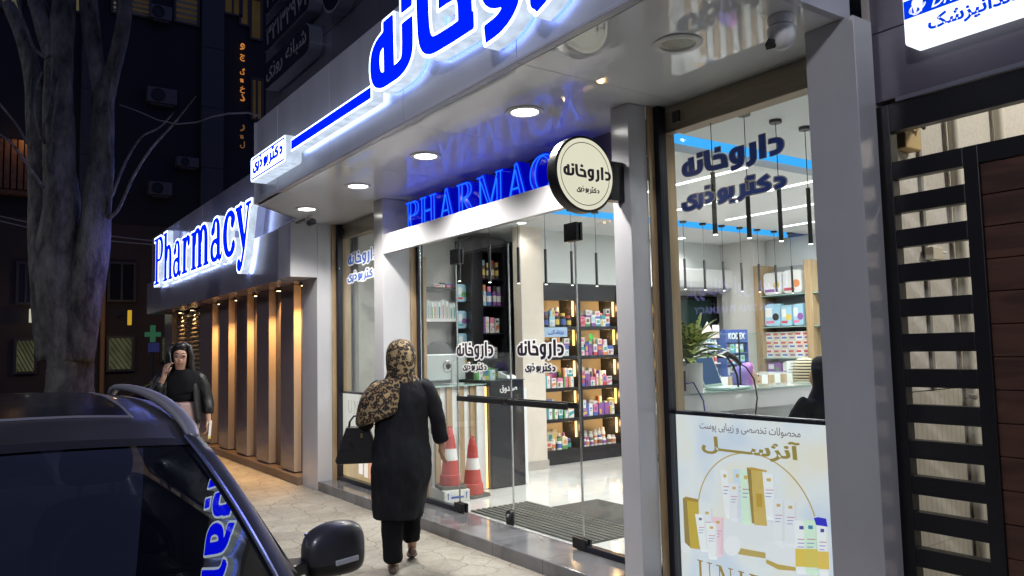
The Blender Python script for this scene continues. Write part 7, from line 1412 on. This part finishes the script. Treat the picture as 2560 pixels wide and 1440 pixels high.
# ---- staff glimpsed behind the right window
def seated(label, loc, rz, scarf, cloth, face=True):
    t = thing('person', label, 'person', loc, rz)
    J = {'pelvis': (0, 0, 0, .12, .1), 'waist': (0, 0, .18, .11, .09), 'chest': (0, .01, .38, .125, .1), 'neck0': (0, .02, .50, .05), 'neck1': (0, .035, .55, .045), 'jaw': (0, .06, .59, .05, .055), 'skull': (0, .04, .665, .072, .086), 'crown': (0, .03, .715, .06)}
    B = [('pelvis', 'waist'), ('waist', 'chest'), ('chest', 'neck0'), ('neck0', 'neck1'), ('neck1', 'jaw'), ('jaw', 'skull'), ('skull', 'crown')]
    for nm, pts, st in (('ra', [(.16, .02, .46, .045), (.22, .10, .24, .04), (.12, .30, .22, .025)], 'chest'), ('la', [(-.16, .02, .46, .045), (-.22, .10, .24, .04), (-.12, .30, .22, .025)], 'chest'), ('rl', [(.09, .02, -.02, .08), (.10, .40, -.03, .06), (.10, .42, -.42, .04)], 'pelvis'), ('ll', [(-.09, .02, -.02, .08), (-.10, .40, -.03, .06), (-.10, .42, -.42, .04)], 'pelvis')): chain(J, B, st, pts, nm)
    chain(J, B, 'jaw', [(0, .125, .63, .012)], 'nose'); hand(J, B, 'ra2', (-.3, .9, 0), (-.8, -.2, .4), 'rh', .5, .16); hand(J, B, 'la2', (.3, .9, 0), (.8, -.2, .4), 'lh', .5, .16)
    skin_body(J, B, SKIN, t)
    if face: face_bits(t, (0, .038, .648))
    MB().loft([ell(0, .01, z, rx_, ry_, 28, .01, 6, z * 9) for z, rx_, ry_ in ((.55, .065, .06), (.51, .12, .085), (.46, .18, .105), (.36, .185, .12), (.2, .165, .125), (.02, .17, .15), (-.08, .18, .16))]).build('coat', cloth, t, smooth=True, subsurf=1, local=True, sharp=0)
    for s in (-1, 1): sleeve([(s * .13, .01, .49), (s * .17, .02, .45), (s * .205, .06, .34), (s * .22, .10, .25), (s * .18, .19, .225), (s * .14, .27, .22)], [.055, .068, .064, .06, .056, .045], cloth, t, s)
    rings = [ell(0, cy_, z, rx_, ry_, 30, .012 if z < .7 else 0, 5, z * 20, (0, .25)) for z, cy_, rx_, ry_ in ((.775, .0, .012, .012), (.768, .0, .05, .06), (.735, -.005, .085, .092), (.68, -.02, .103, .100), (.62, -.028, .105, .094), (.56, -.02, .10, .09), (.52, -.005, .115, .095), (.48, .0, .135, .105), (.46, .0, .125, .10))]
    MB().loft(rings).build('headscarf', scarf, t, smooth=True, subsurf=1, local=True, sharp=0)
    return t
def violet():
    m, N, L, P = new_mat('violet_scarf'); tc = N.new('ShaderNodeTexCoord'); sx = N.new('ShaderNodeSeparateXYZ'); L.new(tc.outputs['Object'], sx.inputs[0]); r = N.new('ShaderNodeValToRGB'); e = r.color_ramp.elements
    mr = N.new('ShaderNodeMapRange'); mr.inputs['From Min'].default_value = -.10; mr.inputs['From Max'].default_value = .08; L.new(sx.outputs['Y'], mr.inputs['Value']); e[0].color = (.10, .10, .36, 1); e[1].color = (.42, .06, .30, 1); x = e.new(.5); x.color = (.22, .10, .40, 1); L.new(mr.outputs[0], r.inputs['Fac']); L.new(r.outputs['Color'], P.inputs['Base Color']); P.inputs['Roughness'].default_value = .6; return m
p = at(1862, 940, x=-4.85)
seated('pharmacist in a violet headscarf seen in profile behind the long counter', (p.x, p.y, p.z - .65), R_(-35), violet(), WHITE)
p = at(2064, 950, x=-3.05)
seated('seated person in black headscarf and coat at the right edge of the window', (p.x, p.y, p.z - .62), R_(75), CLOTH_B, CLOTH_B, False)
t = thing('stool', 'black stool under the seated person in the window', 'stool', (p.x, p.y, .104)); MB().lathe([(0, 0), (.17, 0), (.18, .04), (.15, .06), (0, .06)], (p.x, p.y, p.z - .79), 'z', 20).build('seat', BLACKPL, t, smooth=True); MB().tube([(p.x, p.y, .11), (p.x, p.y, p.z - .78)], .03, 10).build('column', CHROME, t); MB().lathe([(0, 0), (.2, 0), (.2, .02), (0, .03)], (p.x, p.y, .1045), 'z', 20).build('foot', BLACKPL, t)
def stripes():
    m, N, L, P = new_mat('striped_cloth'); tc = N.new('ShaderNodeTexCoord'); w_ = N.new('ShaderNodeTexWave'); w_.inputs['Scale'].default_value = 11; w_.bands_direction = 'Z'; w_.inputs['Distortion'].default_value = .6; L.new(tc.outputs['Object'], w_.inputs['Vector']); r = N.new('ShaderNodeValToRGB'); r.color_ramp.interpolation = 'CONSTANT'; e = r.color_ramp.elements; e[0].color = (.03, .03, .03, 1); e[1].position = .4; e[1].color = (.55, .48, .30, 1); L.new(w_.outputs['Fac'], r.inputs['Fac']); L.new(r.outputs['Color'], P.inputs['Base Color']); P.inputs['Roughness'].default_value = .8; return m
p = at(2012, 930, x=-4.55); t = thing('bundle', 'black and cream striped cushion beside the seated person in black', 'bundle', tuple(p)); MB().loft([ell(p.x, p.y, p.z + z, rx_, rx_ * .75, 20, .02, 5, z) for z, rx_ in ((-.16, .08), (-.12, .11), (0, .13), (.10, .11), (.14, .06))]).build('cover', stripes(), t, smooth=True, subsurf=1); MB().box(p.x - .12, p.x + .12, p.y - .12, p.y + .12, 1.0, p.z - .161).build('base', BLACKPL, t)  # striped cloth bundle standing in for another person's scarf
p = at(1975, 1003, x=-3.72); t = thing('purple_carton', 'purple and orange carton on the desk shelf behind the window', 'box', tuple(p)); MB().box(p.x - .06, p.x + .06, p.y - .12, p.y + .06, .7505, .95).build('carton', CM['purple'], t, bevel=.003); MB().box(p.x + .0601, p.x + .061, p.y - .02, p.y + .055, .80, .94).build('printed_patch', CM['orange'], t)
p = at(2000, 1010, x=-3.45); t = thing('folded_cloth', 'folded pale cloth lying at the lower right of the window desk', 'cloth', tuple(p)); MB().loft([ell(p.x, p.y, .751 + z, r_, r_ * .7, 20, .06, 3, z * 30) for z, r_ in ((0, .12), (.06, .13), (.13, .11), (.19, .06), (.21, .02))]).build('fabric', M('pale_cloth', (.62, .56, .50), .85, var=.1), t, smooth=True, subsurf=1)
